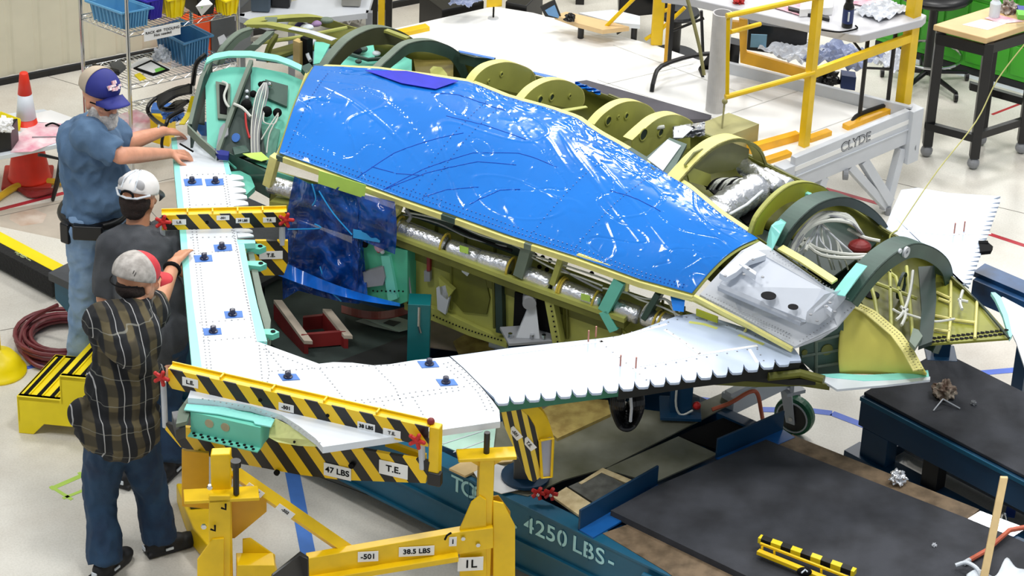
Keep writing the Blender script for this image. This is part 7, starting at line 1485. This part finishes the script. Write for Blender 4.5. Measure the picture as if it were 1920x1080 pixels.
for i in range(7):
    for j in range(3): MB().box(ga + gd * (i / 7 + .01) + Z * (.09 + j * .235) + gnn * .012, gd * .125, gn * .012, Z * .21).build('drawer', GC, GCB, bev=.004)
for i in range(5): MB().box(ga + gd * (.45 + i * .1) + Z * .8 + gn * .1, gd * .09, gn * .3, Z * (.05 + .03 * (i % 2))).build('top_tray', mat('dark_green_plastic', (30, 96, 30), .5), GCB, bev=.004)
strip((1640, 92), (1930, 176), .05, WHT, 'floor_line', parent=fl)
cc = P(1735, 158, 0); CHR_ = thing('office_chair', cc, 'black high office chair with a foot ring beside the bench', 'chair')
for k in range(5): a = k * 1.257 + .3; e_ = cc + V((math.cos(a) * .30, math.sin(a) * .30, .06)); MB().tube([cc + Z * .1, e_], [.02, .014], 8).build('base_arm', BLKP, CHR_); MB().cyl(e_ + V((-.012, 0, -.03)), e_ + V((.012, 0, -.03)), .03).build('caster', BLKP, CHR_)
MB().tube([cc + V((math.cos(a) * .22, math.sin(a) * .22, .22)) for a in [j * math.pi / 12 for j in range(24)]], .010, 6, close=True).build('foot_ring', CHR, CHR_); MB().cyl(cc + Z * .08, cc + Z * .62, .03).build('column', BLK, CHR_)
mb = MB(); ell(mb.b, cc + Z * .66, (.25, .24, .06)); mb.build('seat', BLKP, CHR_, smooth=True); mb = MB(); ell(mb.b, cc + V((.03, .1, .92)), (.2, .09, .36)); mb.build('backrest', BLKP, CHR_, smooth=True)
# black foot stool thing between posts
sc = P(1262, 118, 0); o = thing('shop_stool', sc, 'black shop stool seen between the posts and the grey tube', 'stool')
for z_, r_ in ((.03, .17), (.36, .15)): MB().lathe(sc + Z * z_, [(r_, 0), (r_ + .01, .015), (r_, .03)], 24).build('stool_disc', BLKP, o)
MB().cyl(sc, sc + Z * .4, .04).build('stool_column', BLK, o)
o = simple('black_board', [P(1310, 130, DZ + .0), P(1345, 125, DZ), P(1362, 60, DZ + .3), P(1362, 132, DZ)], V((0, .02, 0)), BLKP, 'leaning black triangular board left of the grey tube', 'board')
# tablet on stand, tan table, black post, bins, white table
tb_ = thing('desk_table', P(1110, 60, 0), 'tan topped table beyond the white platform', 'table'); slab('table_top', px([(1040, 28), (1062, 22), (1150, 42), (1180, 50), (1130, 56), (1085, 44)], .72), .03, mat('tan_top', (226, 192, 140)), tb_)
slab('table_top_extension', px([(1085, 24), (1150, 18), (1200, 30), (1200, 46), (1150, 42)], .72), .03, WHT, tb_)
for x, y in ((1090, 44), (1190, 44)): b = P(x, y, .7); MB().cyl(V((b.x, b.y, 0)), b, .02).build('leg', BLK, tb_)
MB().tube([P(1157, 54, .5), P(1157, 63, .45), P(1178, 50, .5)], .008).build('leg', BLK, tb_)
ty = P(1040, 30, .72).y
td = MB().poly([PY(1013, 13, ty), PY(1040, 0, ty), PY(1054, 36, ty), PY(1022, 31, ty)], V((0, .015, 0))).build('tablet', BLKP); tag(td, 'black framed tablet with blue screen propped at the platform edge', 'tablet'); MB().poly([PY(1022, 19, ty), PY(1040, 9, ty), PY(1050, 34, ty), PY(1028, 28, ty)], V((0, -.004, 0))).build('screen', mat('screen_blue', (110, 160, 210), .3), td)
wad('black_mouse', P(1068, 38, .73), .03, BLKP, 'small black device right of the propped tablet', 'device', 61)
bp = P(1079, 42, .0); o = MB().box(V((bp.x, bp.y + .3, 0)), V((.06, 0, 0)), V((0, .06, 0)), Z * 1.6).build('black_post', BLKP); tag(o, 'black square post beyond the tan table', 'post')
o = MB().box(P(1160, 70, .3), P(1258, 60, .3) - P(1160, 70, .3), V((.0, .4, 0)), Z * .30).build('black_bin', BLKP, bev=.01); tag(o, 'black bin behind the yellow diagonal brace', 'bin'); o.data.transform(Matrix.Translation((0, .3, 0)))
for (x0, y0, x1, y1, lab) in ((833, 30, 912, 13, 'black crate behind the far left corner of the white platform'), (944, 14, 984, 22, 'black crate right of the short yellow block')):
    a_ = P(x0, y0, DZ); b_ = P(x1, y1, DZ); n9 = V((-(b_ - a_).y, (b_ - a_).x, 0)).normalized(); o = MB().box(V((a_.x, a_.y, 0)) + n9 * .03, V((b_.x - a_.x, b_.y - a_.y, 0)), n9 * .3, Z * (DZ + .03)).build('black_crate', BLKP, bev=.006); tag(o, lab, 'crate')
crumple('plastic_wrap', [(840, 10), (880, 14), (915, 0), (860, -4)], DZ + .12, mat('bluish_wrap', (150, 160, 190)), 'bluish plastic on the black crate', 'wrap', .03, seed=23)
a_ = P(912, 14, DZ); o = MB().box(a_, P(941, 12, DZ) - a_, V((0, .05, 0)), Z * .12).build('yellow_block', YEL); tag(o, 'short yellow block with a black handle at the platform end', 'block'); MB().cyl(P(925, 32, DZ + .01), P(925, 32, DZ + .01) + Z * .07, .006).build('black_handle', INK, o); MB().lathe(P(925, 34, DZ), [(.035, 0), (.035, .004)], 16).build('clear_disc', GRY, o)
# columns at 680-735
yc = P(708, 95, 0); o = thing('guard_column', yc, 'tall yellow and black column behind the round frames', 'column')
MB().box(yc, V((.045, 0, 0)), V((0, .05, 0)), Z * 2.4).build('yellow_face', YEL, o, bev=.004); MB().box(yc + V((.048, .005, 0)), V((.045, 0, 0)), V((0, .05, 0)), Z * 2.4).build('black_face', BLK, o); MB().box(yc - V((.11, -.1, 0)), V((.1, 0, 0)), V((0, .05, 0)), Z * 2.4).build('dark_face', BLKP, o)
# far desks left of column
o = thing('steel_desk', P(560, 90, 0), 'pale steel desk behind the round frames near the wall', 'desk')
slab('desk_top', px([(440, 28), (600, -10), (700, -10), (690, 24), (500, 46)], .8), .04, GRY, o); slab('lower_shelf', px([(470, 70), (620, 30), (690, 34), (690, 48), (560, 70)], .35), .03, mat('dim_grey', (150, 148, 140), .5), o)
for x, y in ((446, 30), (540, 42), (686, 24)): b = P(x, y, .8); MB().box(V((b.x, b.y, 0)), V((.04, 0, 0)), V((0, .04, 0)), Z * .8).build('leg', MGR, o)
for i, (x, y, m, lab) in enumerate(((470, 22, mat('slate_box', (70, 84, 96), .5), 'slate blue box on the pale steel desk'), (508, 14, BLKP, 'black machine on the pale steel desk'), (640, 12, mat('dim_grey', (150, 148, 140)), 'grey instrument at the right of the pale steel desk'))):
    a_ = P(x, y, .805); o = MB().box(a_, V((.12, 0, 0)), V((0, .15, 0)), Z * .12).build('desk_box', m, bev=.008); tag(o, lab, 'box')
crumple('tool_clutter', [(600, 44), (640, 50), (690, 40), (650, 20)], .4, mat('clutter', (90, 86, 80), .5, c2=(190, 188, 180), vs=40), 'grey clutter on the lower shelf of the steel desk', 'clutter', .05, seed=31)
# grey floor cloth lines at far top
